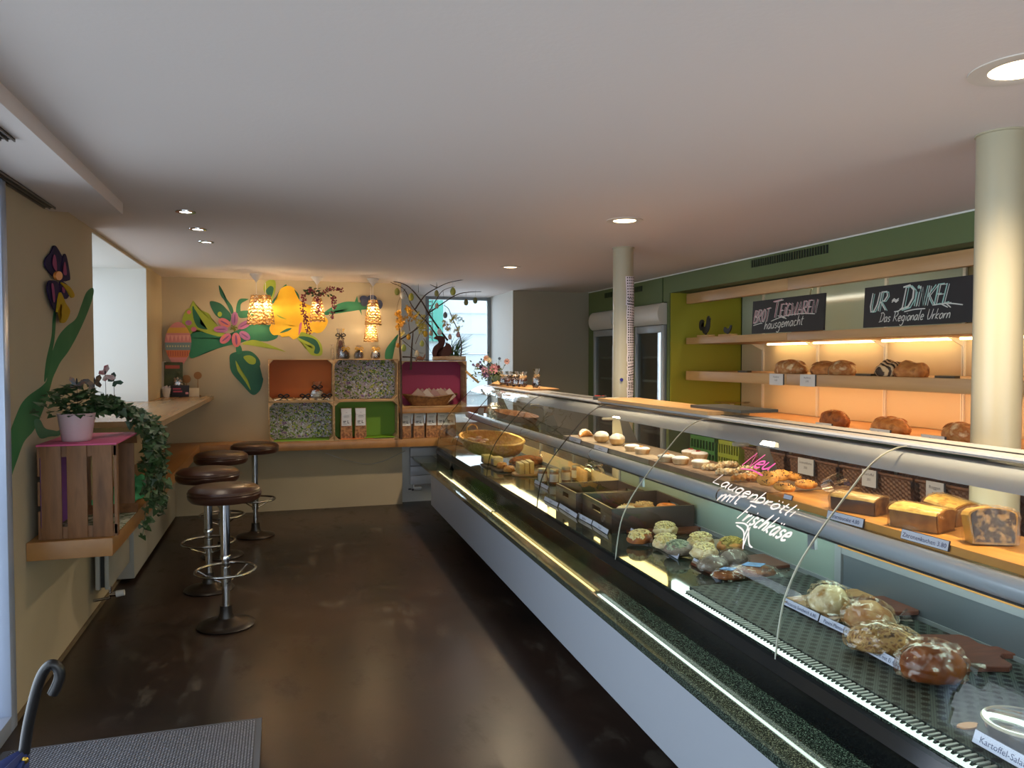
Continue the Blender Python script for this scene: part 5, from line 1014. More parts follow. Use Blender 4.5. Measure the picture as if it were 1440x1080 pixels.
def bread(name, lab, cat, c, r, mat, group=None, seed=1, amp=.12, rz=0, flat=.42, fine=.03, sub=4, top=None, topname='topping', topmat=None, n=0, film_=None, score=0, tilt=None, ssize=.0035):
    t = thing(name, lab, cat, c, group)
    bm = NB(); blob(bm, c, r, seed, amp, 1.6, flat, sub, rz, fine, tilt=tilt)
    if score:
        pass
    obj('body', bm, mat, t)
    if n: bm = NB(); sprinkle(bm, c, r, n, ssize); obj(topname, bm, topmat, t)
    if film_:
        bm = NB(); blob(bm, (c[0], c[1], c[2] + .0005), (r[0] * 1.13, r[1] * 1.13, r[2] * 1.13), seed + 9, .12, 2.2, flat - .01, 4, rz, .14, 7)
        s = Matrix.Rotation(rz, 3, 'Z')
        for sg in film_:
            e = Vector(c) + s @ Vector((r[0] * 1.05 * sg, 0, r[2] * .55)); d = s @ Vector((sg * .6, RU(-.5, .5), RU(-.3, .3))).normalized()
            tube(bm, [e - d * .01, e + d * .012, e + d * .03, e + d * .045], [.014, .006, .016, .022], 9, cap=False)
        obj('plastic_wrap', bm, film_ and wrap, t, ang=18)
    return t
def croissant(lab, c, s, rz, mat, group=None, top=None, film_=False):
    t = thing('croissant', lab, 'croissant', c, group); bm = NB(); m = Matrix.Translation(c) @ Matrix.Rotation(rz, 4, 'Z'); n = 37
    pts, rs = [], []
    for i in range(n):
        f = i / (n - 1) * 2 - 1; a = f * 1.25; w = max(.04, (1 - abs(f) ** 1.7)); seg = abs(math.sin(f * 3.5 * PI)) ** .5
        r = s * (.30 * w + .03) * (.84 + .16 * seg); rs.append(r); pts.append(m @ Vector((s * .8 * math.sin(a) , s * .45 * (math.cos(a) - .7), r * .92)))
    tube(bm, pts, rs, 16); 
    obj('body', bm, mat, t, ang=50)
    if top:
        bm = NB(); tube(bm, [p + Vector((0, 0, r * .28)) for p, r in zip(pts, rs)][3:-3], [r * .84 for r in rs][3:-3], 14); obj('topping', bm, top, t, ang=50)
    if film_:
        bm = NB(); blob(bm, c, (s * .85, s * .5, s * .42), 7, .1, 3, .3, 4, rz, .07, 12); obj('plastic_wrap', bm, wrap, t, ang=18)
    return t
def donut(lab, c, R_, r_, mat, topm, group, sprm=None):
    t = thing('donut', lab, 'donut', c, group); bm = NB()
    tube(bm, [(c[0] + R_ * math.cos(a * PI / 16), c[1] + R_ * math.sin(a * PI / 16), c[2] + r_ * .9) for a in range(32)], r_, 14, closed=True); obj('ring', bm, mat, t, ang=60)
    bm = NB(); tube(bm, [(c[0] + R_ * math.cos(a * PI / 16), c[1] + R_ * math.sin(a * PI / 16), c[2] + r_ * 1.12) for a in range(32)], r_ * .86, 12, closed=True); obj('glaze', bm, topm, t, ang=60)
    if sprm:
        bm = NB()
        for k in range(60): a, q = RU(0, 6.28), RU(-.9, .9); rr = R_ + r_ * .7 * q; blob(bm, (c[0] + rr * math.cos(a), c[1] + rr * math.sin(a), c[2] + r_ * (1.12 + .85 * math.sqrt(1 - .6 * q * q))), (.006, .004, .003), k, .3, 2, 1, 1, RU(0, 3))
        obj('nuts', bm, sprm, t)
    return t
# --- near mat: three boards, wrapped sandwiches
zb = ZM + .0003; th = .016
def labl(a, b, text, lab, z=None, **k): z = z or ZM + .001; return price_strip(PZ(*a, z), PZ(*b, z), text, lab, **k)
cutting_board(PZ(1128, 862, zb), .36, .24, .05, bwl, 'light beech cutting board under the two round wrapped sandwiches on the black mat', .10, .06, th, zb)
cutting_board(Vector((1.87, 2.13, 0)), .22, .17, -.22, bwd, 'dark walnut cutting board lying over the beech one on the black mat', .13, .05, .014, zb + th + .001)
cutting_board(Vector((1.715, 1.80, 0)), .31, .25, -.32, bwd, 'dark walnut cutting board nearest the camera with a forked handle on the black mat', .12, .06, th, zb)
zt = zb + th
bread('wrapped_sandwich', 'pale round sandwich in crinkled film at the far end of the beech board', 'sandwich', PZ(1166, 858, zt), (.066, .06, .062), doughy, 'wrapped sandwiches on the black mat', 3, .1, rz=-.5, film_=(-1, 1))
bread('wrapped_sandwich', 'round seeded sandwich in crinkled film in the middle of the row', 'sandwich', PZ(1222, 882, zt), (.074, .062, .06), floury, 'wrapped sandwiches on the black mat', 5, .14, rz=-.6, film_=(-1, 1))
bread('wrapped_sandwich', 'long seed-crusted roll in film between the round ones and the shiny brown roll', 'sandwich', PZ(1243, 914, zt), (.098, .05, .052), seed_m, 'wrapped sandwiches on the black mat', 6, .12, rz=-.75, n=70, topmat=M('seeds', 'cbb189', .6), film_=(1,))
bread('wrapped_sandwich', 'shiny dark brown pretzel roll in film nearest the camera', 'sandwich', PZ(1311, 950, zt), (.086, .064, .062), M('lye_crust', '6b2f12', .25, c2='9a5522', scale=9, bump=.001, bscale=40), 'wrapped sandwiches on the black mat', 8, .06, rz=-.25, film_=(1,))
labl((1101, 850), (1150, 874), 'Focaccia Sandwich 6.80', 'price strip reading Focaccia Sandwich, under the pale round sandwich')
labl((1151, 875), (1204, 900), 'Panini Planted 6.90', 'price strip reading Panini, in the middle of the near row')
labl((1199, 907), (1266, 944), 'Laugen-Croissant mit Ei 6.50', 'price strip reading Laugen-Croissant mit Ei, in front of the long seeded roll')
# potato salad tub at the lower right corner
c = PZ(1436, 1050, ZM); t = thing('salad_tub', 'round clear tub of potato salad in the lower right corner', 'tub', c)
bm = NB(); lathe(bm, [(0, 0), (.062, 0), (.075, .052), (.073, .052), (.06, .004), (0, .004)], c, 36); obj('body', bm, thin('tub_plastic', (.75, .75, .74), .12, .8, .05), t)
bm = NB(); lathe(bm, [(0, .004), (.058, .004), (.071, .045), (.04, .05), (0, .052)], c, 30); obj('salad', bm, M('potato_salad', 'a79a75', .5, c2='6d6452', scale=45, bump=.003), t)
bm = NB(); lathe(bm, [(0, .058), (.06, .056), (.066, .052), (.077, .052), (.079, .056), (.077, .06), (.068, .06), (.06, .062), (0, .064)], c, 40); obj('lid', bm, thin('lid_plastic', (.85, .85, .78), .15, .9, .08), t)
bm = NB(); tube(bm, [(c.x + .077 * math.cos(a * PI / 18), c.y + .077 * math.sin(a * PI / 18), c.z + .056) for a in range(36)], .0035, 6, closed=True); obj('rim', bm, M('rim_cream', 'b3ab8d', .4), t)
labl((1366, 1043), (1452, 1092), 'Kartoffel-Salat', 'price strip reading Kartoffel-Salat in the lower right corner', h=.032)
p = PZ(1361, 1022, ZM + .001); t = obj('wooden_spoon_tip', (lambda bm: (prism(bm, [p + Vector((.024 * math.cos(k * PI / 10) * (1.3 if k < 10 else 1), .014 * math.sin(k * PI / 10), 0)) for k in range(20)], (0, 0, .004)), bm)[1])(NB()), M('tag_orange', 'c98c4b', .5)); tag(t, 'small orange oval tag lying on the black mat beside the salad tub', 'tag')
# --- middle boards with topped rolls
zb = ZD + .0006; zt = zb + .014
cutting_board(PZ(885, 751, zb), .36, .17, -.02, bwd, 'dark red cutting board carrying the farthest topped rolls next to the trays', .12, .045, .014, zb)
cutting_board(PZ(930, 774, zb), .36, .17, -.05, bwg, 'pale cutting board with a dark handle, middle of the three boards with rolls', .12, .045, .014, zb)
cutting_board(PZ(985, 801, zb), .40, .19, .02, bwd, 'brown cutting board with a round hang hole under the grey and shiny rolls', .12, .06, .014, zb)
tops = [(900, 762, cheese, 'cheese-topped roll with red filling, farthest left on the first board', crustd), (935, 750, cheese, 'cheese-crusted roll at the back of the first board', doughy), (936, 768, cheese, 'cheese-crusted roll at the front of the first board', doughy), (953, 778, M('topping_green', 'a7ad8c', .6, c2='6f7d66', scale=60, bump=.003, contrast=(.4, .6)), 'greenish herb-crusted roll in front on the pale board', greyroll), (985, 766, cheese, 'large cheese-crusted roll at the back of the pale board', doughy), (990, 782, cheese, 'cheese-crusted roll at the front of the pale board', doughy), (1028, 773, M('topping_yellow', 'b89a45', .6, c2='8a7a35', scale=50, bump=.004), 'yellow seed-crusted roll at the right end of the pale board', crust), (1002, 800, greyroll, 'dark braided roll in the front of the brown board', greyroll), (1032, 790, greyroll, 'dark roll at the back of the brown board', greyroll)]
for i, (a, b, tm, l, bmt) in enumerate(tops):
    c = PZ(a, b, zt); dark = tm is greyroll
    t = bread('topped_roll', l, 'roll', c, (.064, .05, .036), bmt, 'topped rolls on the boards', i + 20, .16, rz=-.3 + .2 * (i % 3), fine=.05)
    if not dark:
        bm = NB(); blob(bm, (c.x, c.y, c.z + .014), (.056, .043, .034), i + 40, .2, 2, .3, 4, .2, .12, 9); sprinkle(bm, (c.x, c.y, c.z + .014), (.058, .045, .029), 120, .005); obj('topping', bm, tm, t, ang=20)
    else:
        bm = NB(); blob(bm, c, (.07, .056, .042), i + 50, .12, 2, .4, 4, 0, .08, 10); obj('plastic_wrap', bm, wrap, t, ang=18)
bp = M('painted_blue_reflection', '5b8fd6', .2, c2='7fb0ea', scale=3)  # blue reflection on the wrap, painted as a flat patch
for i, (a, b, l) in enumerate(((1024, 812, 'flat wrapped roll with a painted blue reflection at the front edge of the brown board'), (1060, 806, 'flat wrapped roll with a larger painted blue reflection near the hang hole'))):
    c = PZ(a, b, zt); s = .8 + .35 * i; t = bread('wrapped_roll', l, 'roll', c, (.075 * s, .05 * s, .022), crustd, 'film-wrapped flat rolls', 70 + i, .1, rz=-.35, film_=(1,))
    bm = NB(); f = [c + Vector((x_ * s, y_ * s, .034)) for x_, y_ in ((-.045, .012), (.0, .038), (.05, .0), (.004, -.03))]; prism(bm, f, (0, 0, .001)); obj('painted_reflection', bm, bp, t)
labl((885, 749), (911, 763), 'Laugenbrötli', 'price strip in front of the farthest topped rolls on the red board', z=zb)
labl((923, 769), (953, 787), 'Laugenbrötli', 'price strip in front of the greenish roll on the pale board', z=zb)
labl((973, 792), (1014, 816), 'Laugenbrötli', 'price strip in front of the dark braided roll', z=zb)
# --- dark wooden trays
traym = M('tray_walnut', '2d211c', .4, c2='382a23', scale=5, stretch=(3, 3, 14)); trayin = M('tray_inside', '3a2d27', .5)
def tray(c, e, w, d, h, lab):
    m = Matrix.Translation((c[0], c[1], ZD + .0006)) @ Matrix.Rotation(e, 4, 'Z'); t = thing('wooden_tray', lab, 'tray', m @ Vector((w / 2, d / 2, 0)), 'dark wooden trays on the counter deck'); k = .01
    bm = NB(); box(bm, 0, w, 0, d, 0, .008, 0, m); obj('bottom', bm, trayin, t)
    bm = NB(); box(bm, 0, w, 0, k, .008, h, .001, m); box(bm, 0, w, d - k, d, .008, h, .001, m); obj('long_side', bm, traym, t)
    # end walls with a hand hole each
    for x in (0, w - k):
        bm = NB(); y0, y1, z0, z1 = d * .36, d * .64, h * .55, h * .78
        for q in ((k, y0, .008, h), (y1, d - k, .008, h), (y0, y1, .008, z0), (y0, y1, z1, h)): box(bm, x, x + k, q[0], q[1], q[2], q[3], 0, m)
        bmesh.ops.remove_doubles(bm, verts=bm.verts, dist=1e-5); o = obj('end_side', bm, traym, t)
    return m
tB = tray((1.605, 3.50), -.06, .46, .46, .125, 'dark wooden tray with hand holes holding the ring pastries, the nearer of the two')
tA = tray((1.60, 3.975), -.04, .42, .37, .125, 'dark wooden tray with hand holes, empty-looking, the farther of the two')
nuts = M('chopped_nuts', 'd4bf92', .6, c2='a87f48', scale=40); glz = M('glaze_brown', '8a5426', .35, c2='5d3417', scale=20)
for i, (x, y, l, tm) in enumerate(((.12, .10, 'white-iced ring pastry at the left in the nearer tray', creamf), (.25, .17, 'nut-topped ring pastry in the middle of the nearer tray', nuts), (.36, .12, 'orange-brown ring pastry at the right in the nearer tray', M('glaze_orange', 'b8652a', .4)))):
    c = tB @ Vector((x, y, .009)); donut(l, (c.x, c.y, c.z + .062), .036, .021, crust, tm, 'ring pastries in the nearer tray', nuts if i == 1 else None)
bm = NB(); 
for k in range(2): donut('ring pastry resting on the others in the nearer tray, %s' % ('toward the front' if k else 'toward the back'), tuple(tB @ Vector((.19 + .12 * k, .22 - .1 * k, .052))), .036, .021, crust, nuts if k == 0 else glz, 'ring pastries in the nearer tray', nuts if k == 0 else None)
bm.free()
for i, (a, b) in enumerate((((767, 703), (786, 713)), ((788, 713), (813, 729)), ((814, 727), (834, 738)), ((835, 738), (857, 752)))):
    price_strip(PZ(*a, ZD + .001) - Vector((.012, 0, 0)), PZ(*b, ZD + .001) - Vector((.012, 0, 0)), 'Donut' if i == 3 else 'Berliner' if i == 2 else 'Nussgipfel' if i else 'Linzer', 'price strip in front of the wooden trays, %s from the far end' % ('first second third last'.split()[i]))
# --- jars, cookie jar, boards and basket farther back
jl = M('jar_label', 'c9c6c2', .6); jc = M('jar_chutney', '6a4630', .4, c2='8a6540', scale=20); jlid = M('jar_lid', '8f8878', .35, metal=.6)
for i, (a, b, l) in enumerate(((763, 680, 'labelled preserve jar at the far left of the four jars'), (779, 681, 'labelled preserve jar, second of the four jars'), (796, 678, 'labelled preserve jar, third of the four jars'), (810, 675, 'labelled preserve jar next to the glass cookie jar'))):
    c = PZ(a, b - 1, ZD + .0006); t = thing('preserve_jar', l, 'jar', c, 'labelled preserve jars on the deck')
    bm = NB(); lathe(bm, [(0, 0), (.032, 0), (.035, .006), (.035, .075), (.03, .088), (.03, .09), (0, .09)], c, 24); obj('glass_body', bm, jc, t)
    bm = NB(); lathe(bm, [(0, .104), (.031, .104), (.033, .101), (.033, .088), (.03, .088)], c, 24); obj('lid', bm, jlid, t)
    bm = NB(); A0 = math.atan2(-c.y, -c.x); r0 = [bm.verts.new((c.x + .0356 * math.cos(A0 + (k / 8 - .5) * 2.2), c.y + .0356 * math.sin(A0 + (k / 8 - .5) * 2.2), c.z + .015)) for k in range(9)]; r1 = [bm.verts.new(v.co + Vector((0, 0, .055))) for v in r0]
    for k in range(8): bm.faces.new((r0[k], r0[k + 1], r1[k + 1], r1[k]))
    obj('label', bm, jl, t)
    bm = NB()
    for q in range(4):
        z = c.z + .028 + q * .01; vs = [[bm.verts.new((c.x + .0359 * math.cos(A0 + f), c.y + .0359 * math.sin(A0 + f), z + dz)) for f in (-.6, -.2, .2, .6)] for dz in (0, .003)]
        for k in range(3): bm.faces.new((vs[0][k], vs[0][k + 1], vs[1][k + 1], vs[1][k]))
    obj('lettering', bm, M('lettering_grey', '4a4850', .7), t)
price_strip(PZ(753, 679, ZD + .001) - Vector((.01, 0, 0)), PZ(772, 689, ZD + .001) - Vector((.01, 0, 0)), 'Sugo', 'price strip in front of the preserve jars')
c = PZ(835, 676, ZD + .0006); c = Vector((c.x - .02, c.y - .05, c.z)); t = thing('cookie_jar', 'round glass cookie jar with a knobbed glass lid beside the preserve jars', 'jar', c)
gj = thin('jar_glass', (.86, .95, .92), .28, .95, .03)
bm = NB(); lathe(bm, [(0, .001), (.07, .002), (.082, .02), (.084, .06), (.07, .098), (.058, .11), (.06, .118)], c, 32); obj('glass_body', bm, gj, t)
bm = NB(); lathe(bm, [(.064, .117), (.064, .125), (.05, .137), (.012, .15), (.01, .157), (.02, .166), (.018, .178), (0, .182)], c, 32); obj('lid', bm, gj, t)
bm = NB(); [blob(bm, (c.x + RU(-.05, .05), c.y + RU(-.05, .05), c.z + .006 + RU(0, .055)), (.022, .022, .009), k, .1, 2, 1, 2, 0, tilt=(RU(-.6, .6), RU(-.6, .6))) for k in range(26)]; obj('cookies', bm, M('cookie_mixed', 'efe0b0', .6, c2='c99c54', scale=12), t)
# wooden blocks on round board, cheese pieces
c = PZ(732, 668, ZD + .0006); rb = tag(obj('round_board', lathe(NB(), [(0, 0), (.105, 0), (.108, .008), (.105, .016), (0, .016)], (c.x + .04, c.y, c.z), 36), bwl), 'round light wooden board under the pale cheese blocks', 'board')
z0 = ZD + .017
for i, (dx, dy, w, d, h, l) in enumerate(((-.048, -.01, .038, .145, .08, 'pale cheese slab at the front of the round board'), (-.005, .0, .034, .155, .085, 'pale cheese slab in the middle of the round board'), (.038, .01, .034, .16, .09, 'pale cheese slab at the back of the round board'))):
    b = B(-w / 2, w / 2, -d / 2, d / 2, 0, h, .002); b.transform(Matrix.Translation((c.x + .04 + dx, c.y + dy, z0)) @ Matrix.Rotation(-.1, 4, 'Z')); t = obj('cheese_slab', b, M('cheese_pale', 'd8bd80', .5, c2='c9a968', scale=6, stretch=(8, 1, 1))); tag(t, l, 'cheese', 'cheese slabs on the round board')
b = B(-.012, .012, -.26, .26, 0, .1, .002); b.transform(Matrix.Translation((CP(2.03, 5.15, ZD + .001))) @ Matrix.Rotation(-.15, 4, 'Z')); tag(obj('wooden_board', b, M('board_upright', 'cfa468', .5, c2='bb8f55', scale=4, stretch=(1, 8, 1))), 'long pale wooden board standing on edge behind the jars', 'board')
for i, (a, b, l) in enumerate(((690, 656, 'thin dark serving board under the two wrapped cheeses'), (706, 662, 'thin dark serving board under the small sandwich stack'))):
    c = PZ(a, b, ZD + .0006); bm = B(c.x - .06, c.x + .13, c.y - .09, c.y + .12, ZD + .0006, ZD + .014, .004); tag(obj('serving_board', bm, bwm), l, 'board')
for i, (a, b, l) in enumerate(((683, 651, 'pale block cheese with grey label, left of the pair'), (697, 654, 'pale block cheese with grey label, right of the pair'))):
    c = PZ(a, b, ZD + .015); t = thing('cheese_block', l, 'cheese', c, 'labelled block cheeses')
    bm = B(c.x - .03, c.x + .05, c.y - .06, c.y + .05, ZD + .015, ZD + .085, .008); obj('block', bm, M('cheese_yellow', 'dfc884', .5), t)
    bm = B(c.x - .033, c.x - .0305, c.y - .04, c.y + .03, ZD + .022, ZD + .07); obj('label', bm, M('label_greyblue', '7d8089', .5), t)
for i, (a, b, l) in enumerate(((706, 655, 'small round sandwich on the dark serving board'), (716, 660, 'small orange sandwich piece beside the round one'))):
    c = PZ(a, b + 3, ZD + .015); bread('small_sandwich', l, 'sandwich', c, (.045, .04, .034), (crust, cookie_m)[i], None, 80 + i, .15)
c = CP(1.80, 6.5, ZD + .06); cx, cy, cz = c; t = thing('basket', 'light wicker oval basket with a round handle tilted in the far part of the counter', 'basket', (cx, cy, ZD))
L0, L1 = P(650, 626, X=1.56), P(735, 607, X=1.98)
ctrp = (L0 + L1) / 2; ax = (L1 - L0) / 2; nrm = Vector((-.12, -.24, .95)).normalized(); ax = ax - nrm * ax.dot(nrm); ay = nrm.cross(ax).normalized() * .15
def bas(a, k, dep): return ctrp + ax * math.cos(a) * k + ay * math.sin(a) * k - nrm * dep
bm = NB(); g = []
for j in range(15):
    f = j / 14; k = math.cos(f * 1.25) ** .5 if f < 1 else .5; dep = .14 * math.sin(f * 1.4)
    g.append([bm.verts.new(bas(2 * PI * q / 96, k, dep + .004 * math.sin(q * PI / 2 + (PI if j % 2 else 0)))) for q in range(96)])
for A, Bq in zip(g[:-1], g[1:]):
    for q in range(96): bm.faces.new((A[q], A[(q + 1) % 96], Bq[(q + 1) % 96], Bq[q]))
bm.faces.new(g[-1]); 
for v in bm.verts: v.co.z = max(v.co.z, ZD + .002)
obj('body', bm, wickl, t)
bm = NB(); tube(bm, [bas(2 * PI * q / 40, 1.01, -.004) for q in range(40)], .011, 7, closed=True); obj('rim', bm, wickl, t)
bm = NB(); hc = bas(PI * .8, 1.0, 0); tube(bm, [hc + Vector((.055 * math.cos(a * PI / 8), .02 * math.cos(a * PI / 8), .055 * math.sin(a * PI / 8) + .01)) for a in range(-1, 10)], .008, 7); obj('handle', bm, wickl, t)
bm = NB(); [blob(bm, bas(RU(2.4, 3.9), RU(.3, .8), .05), (.03, .025, .014), k, .2, 2, 1, 2) for k in range(8)]; obj('packets', bm, M('packet_foil', 'd2c2b4', .35, c2='b86a5a', scale=10), t)
b = tag(obj('rye_cake', (lambda bm: (blob(bm, CP(1.93, 6.1, ZD + .0006), (.16, .12, .05), 90, .1, 2, .3, 4, .3, .05), bm)[1])(NB()), crustd), 'flat dark brown loaf lying behind the cheeses under the basket', 'bread')
# --- upper shelf boards
for (y0, y1, mt, l) in ((3.46, 4.74, bwg, 'long greyish wooden board under the buns and small tarts on the glass shelf'), (2.47, 3.45, M('board_brown_mid', '8b6c50', .45, c2='755840', scale=5, stretch=(14, 2, 2)), 'long brown wooden board under the tarts and cookies on the glass shelf'), (.9, 2.46, bwo, 'long orange oak board under the cake slices on the glass shelf')):
    tag(obj('serving_board', extrude_profile(NB(), [(1.765, 1.0125), (2.052, 1.0125), (2.052, 1.037), (1.765, 1.037)], y0, y1), mt), l, 'board')
Z = ZS
croissant('croissant dusted with icing sugar at the far end of the glass shelf', PZ(823, 614, Z), .078, .4, crust, None, sugar)
for i, (a, b, l) in enumerate(((846, 622, 'round sugared bun beside the dusted croissant'), (868, 626, 'round sugared bun next to the first little tarts'))):
    c = PZ(a, b, Z); t = thing('sugared_bun', l, 'bun', c, 'round sugared buns'); bm = NB(); lathe(bm, [(0, 0), (.025, .001), (.042, .014), (.046, .028), (.0455, .036), (.043, .048), (.03, .062), (.012, .068), (0, .069)], c, 32); obj('body', bm, fm('bun_dough', 'c58f4a', ('d8ab66', 'e2c68c'), 12), t)
    bm = NB(); lathe(bm, [(.0462, .040), (.044, .0505), (.0305, .0635), (.012, .0695), (0, .0705)], c, 32); obj('sugar', bm, sugar, t)
fruit = M('filling_fruit', 'ece9e4', .4, c2=('e2dccb', 'c9a15c'), scale=40, contrast=(.5, .8)); redc = M('filling_cherry', '9a2a2a', .4)
tarts = [(889, 633), (903, 637), (937, 648), (957, 651), (985, 656), (984, 644), (970, 641)]
wh = ['farthest left, next to the sugared buns', 'just right of the farthest one', 'first of the group of five, front row', 'second in the front row of five', 'third in the front row of five, nearest the braided pastries', 'right one in the back row of five', 'left one in the back row of five']
for i, (a, b) in enumerate(tarts):
    c = PZ(a, b + 1, Z); t = thing('small_tart', 'small round white-topped tart, ' + wh[i], 'tart', c, 'small white-topped tarts'); r = .043
    bm = NB(); n = 36
    rings = []
    for rr, z in ((.0, 0), (.034, 0), (.043, .026), (.039, .027), (.036, .02)):
        rings.append([bm.verts.new((c.x + rr * (1 + (.03 if k % 2 else 0)) * math.cos(2 * PI * k / n), c.y + rr * (1 + (.03 if k % 2 else 0)) * math.sin(2 * PI * k / n), c.z + z)) for k in range(n)] if rr else [bm.verts.new((c.x, c.y, c.z))])
    for A, Bq in zip(rings[:-1], rings[1:]):
        for k in range(n):
            bm.faces.new((A[0], Bq[(k + 1) % n], Bq[k])) if len(A) == 1 else bm.faces.new((A[k], A[(k + 1) % n], Bq[(k + 1) % n], Bq[k]))
    obj('crust', bm, fm('tart_crust', 'cba672', ('ddc094', 'b98a50'), 18), t)
    bm = NB(); lathe(bm, [(0, .037), (.028, .036), (.041, .031), (.043, .026)], c, 24); obj('filling', bm, fruit if i not in (5, 6) else M('filling_icing', 'dcdad8', .35), t)
    if i in (5, 6, 1, 2): bm = NB(); [blob(bm, (c.x + RU(-.014, .014), c.y + RU(-.014, .014), c.z + .036), (.006, .006, .004), k, .1, 1, 1, 1) for k in range(4)]; obj('fruit_piece', bm, redc if i > 4 else M('fruit_orange', 'd2872c', .4), t)
def braid(lab, c, s, rz, mat, top):
    t = thing('braided_pastry', lab, 'pastry', c, 'braided pastries on the glass shelf'); bm = NB(); m = Matrix.Translation(c) @ Matrix.Rotation(rz, 4, 'Z')
    for k in range(5):
        x = (k - 2) * s * .34; r = s * (.36 - .05 * abs(k - 2)); q = [m @ Vector((x - s * .12, -r * .9, r * .55)), m @ Vector((x, 0, r * .95)), m @ Vector((x + s * .12, r * .9, r * .55))]; q = crom(q, 5, False)
        tube(bm, q, [r * .5 * (.6 + .4 * math.sin(PI * i / (len(q) - 1))) + .003 for i in range(len(q))], 12)
    obj('body', bm, mat, t, ang=60); bm = NB()
    for k in range(26): p = m @ Vector((RU(-.75, .75) * s, RU(-.25, .25) * s, s * RU(.38, .5))); blob(bm, p, (.005, .003, .002), k, .2, 1, 1, 1, RU(0, 3))
    obj('topping', bm, top, t)
almond = M('almond_flakes', 'e2d2aa', .6); pale = fm('pastry_pale', 'c9a871', ('e0cfa8', 'b58a4e'), 26)
for i, (a, b, l) in enumerate(((1002, 661, 'pale braided pastry nearest the tarts'), (1024, 657, 'pale braided pastry in the back row'), (1022, 668, 'pale braided pastry second in the front row'), (1052, 664, 'pale braided pastry at the back beside the golden ones'))): braid(l, PZ(a, b, Z), .055, -.5, pale, almond)
for i, (a, b, l) in enumerate(((1046, 677, 'golden braided pastry under the pink writing, front one'), (1062, 674, 'golden braided pastry under the pink writing, rear one'))): braid(l, PZ(a, b, Z), .062, -.4, crust, almond)
wh = ['leaning upright at the left of the cookie heap', 'in the middle of the cookie heap', 'at the back right of the cookie heap', 'lying in front with the small white card', 'lying alone at the right of the heap']
for i, (a, b, rx, tl, dz) in enumerate(((1079, 688, .042, (.5, -.35), .02), (1097, 682, .041, (.3, -.2), .014), (1113, 681, .038, (.2, .1), .006), (1102, 696, .042, (.1, .05), .002), (1133, 691, .043, (0.05, 0), .001))):
    c = PZ(a, b, Z) + Vector((0, 0, dz)); t = thing('cookie', 'golden chocolate-chip cookie ' + wh[i], 'cookie', c, 'golden cookies on the glass shelf')
    bm = NB(); blob(bm, c + Vector((0, 0, .012)), (rx, rx * .92, .017), i, .06, 2, .9, 4, 0, .05, 9, tilt=tl); obj('body', bm, cookie_m, t); bm = NB()
    rm = Matrix.Rotation(tl[0], 3, 'X') @ Matrix.Rotation(tl[1], 3, 'Y')
    for k in range(22):
        aa, q = RU(0, 6.28), RU(0, .85) ** .5; p = rm @ Vector((rx * q * math.cos(aa), rx * .92 * q * math.sin(aa), .0165 * math.sqrt(1 - q * q) + .0155)); blob(bm, c + p + Vector((0, 0, .012)), (.0026, .0022, .002), k, .2, 1, 1, 1, RU(0, 3))
    obj('chocolate_chips', bm, chocd, t)
price_strip(PZ(1101, 701, Z), PZ(1113, 704, Z), '', 'tiny white card leaning on the front cookie', .018)
# measuring cup lying behind
c = PZ(1172, 692, Z); t = thing('plastic_scoop', 'clear plastic beaker with blue writing lying behind the cake slices', 'beaker', c)
m = Matrix.Translation((c.x, c.y, Z + .034)) @ Matrix.Rotation(.5, 4, 'Z') @ Matrix.Rotation(PI / 2, 4, 'Y'); bm = NB(); lathe(bm, [(0, -.06), (.026, -.06), (.034, .05)], (0, 0, 0), 24, mw=m); obj('body', bm, thin('beaker_plastic', (.85, .86, .88), .15, .8, .1), t)
bm = NB(); f = lambda x, y, h=0: c + Vector((.02 + x * .5, -.034 - x * .1, .03 + y)); printed(bm, 'kids', .03, f, 0, 0); obj('lettering', bm, text_m, t, recalc=False)
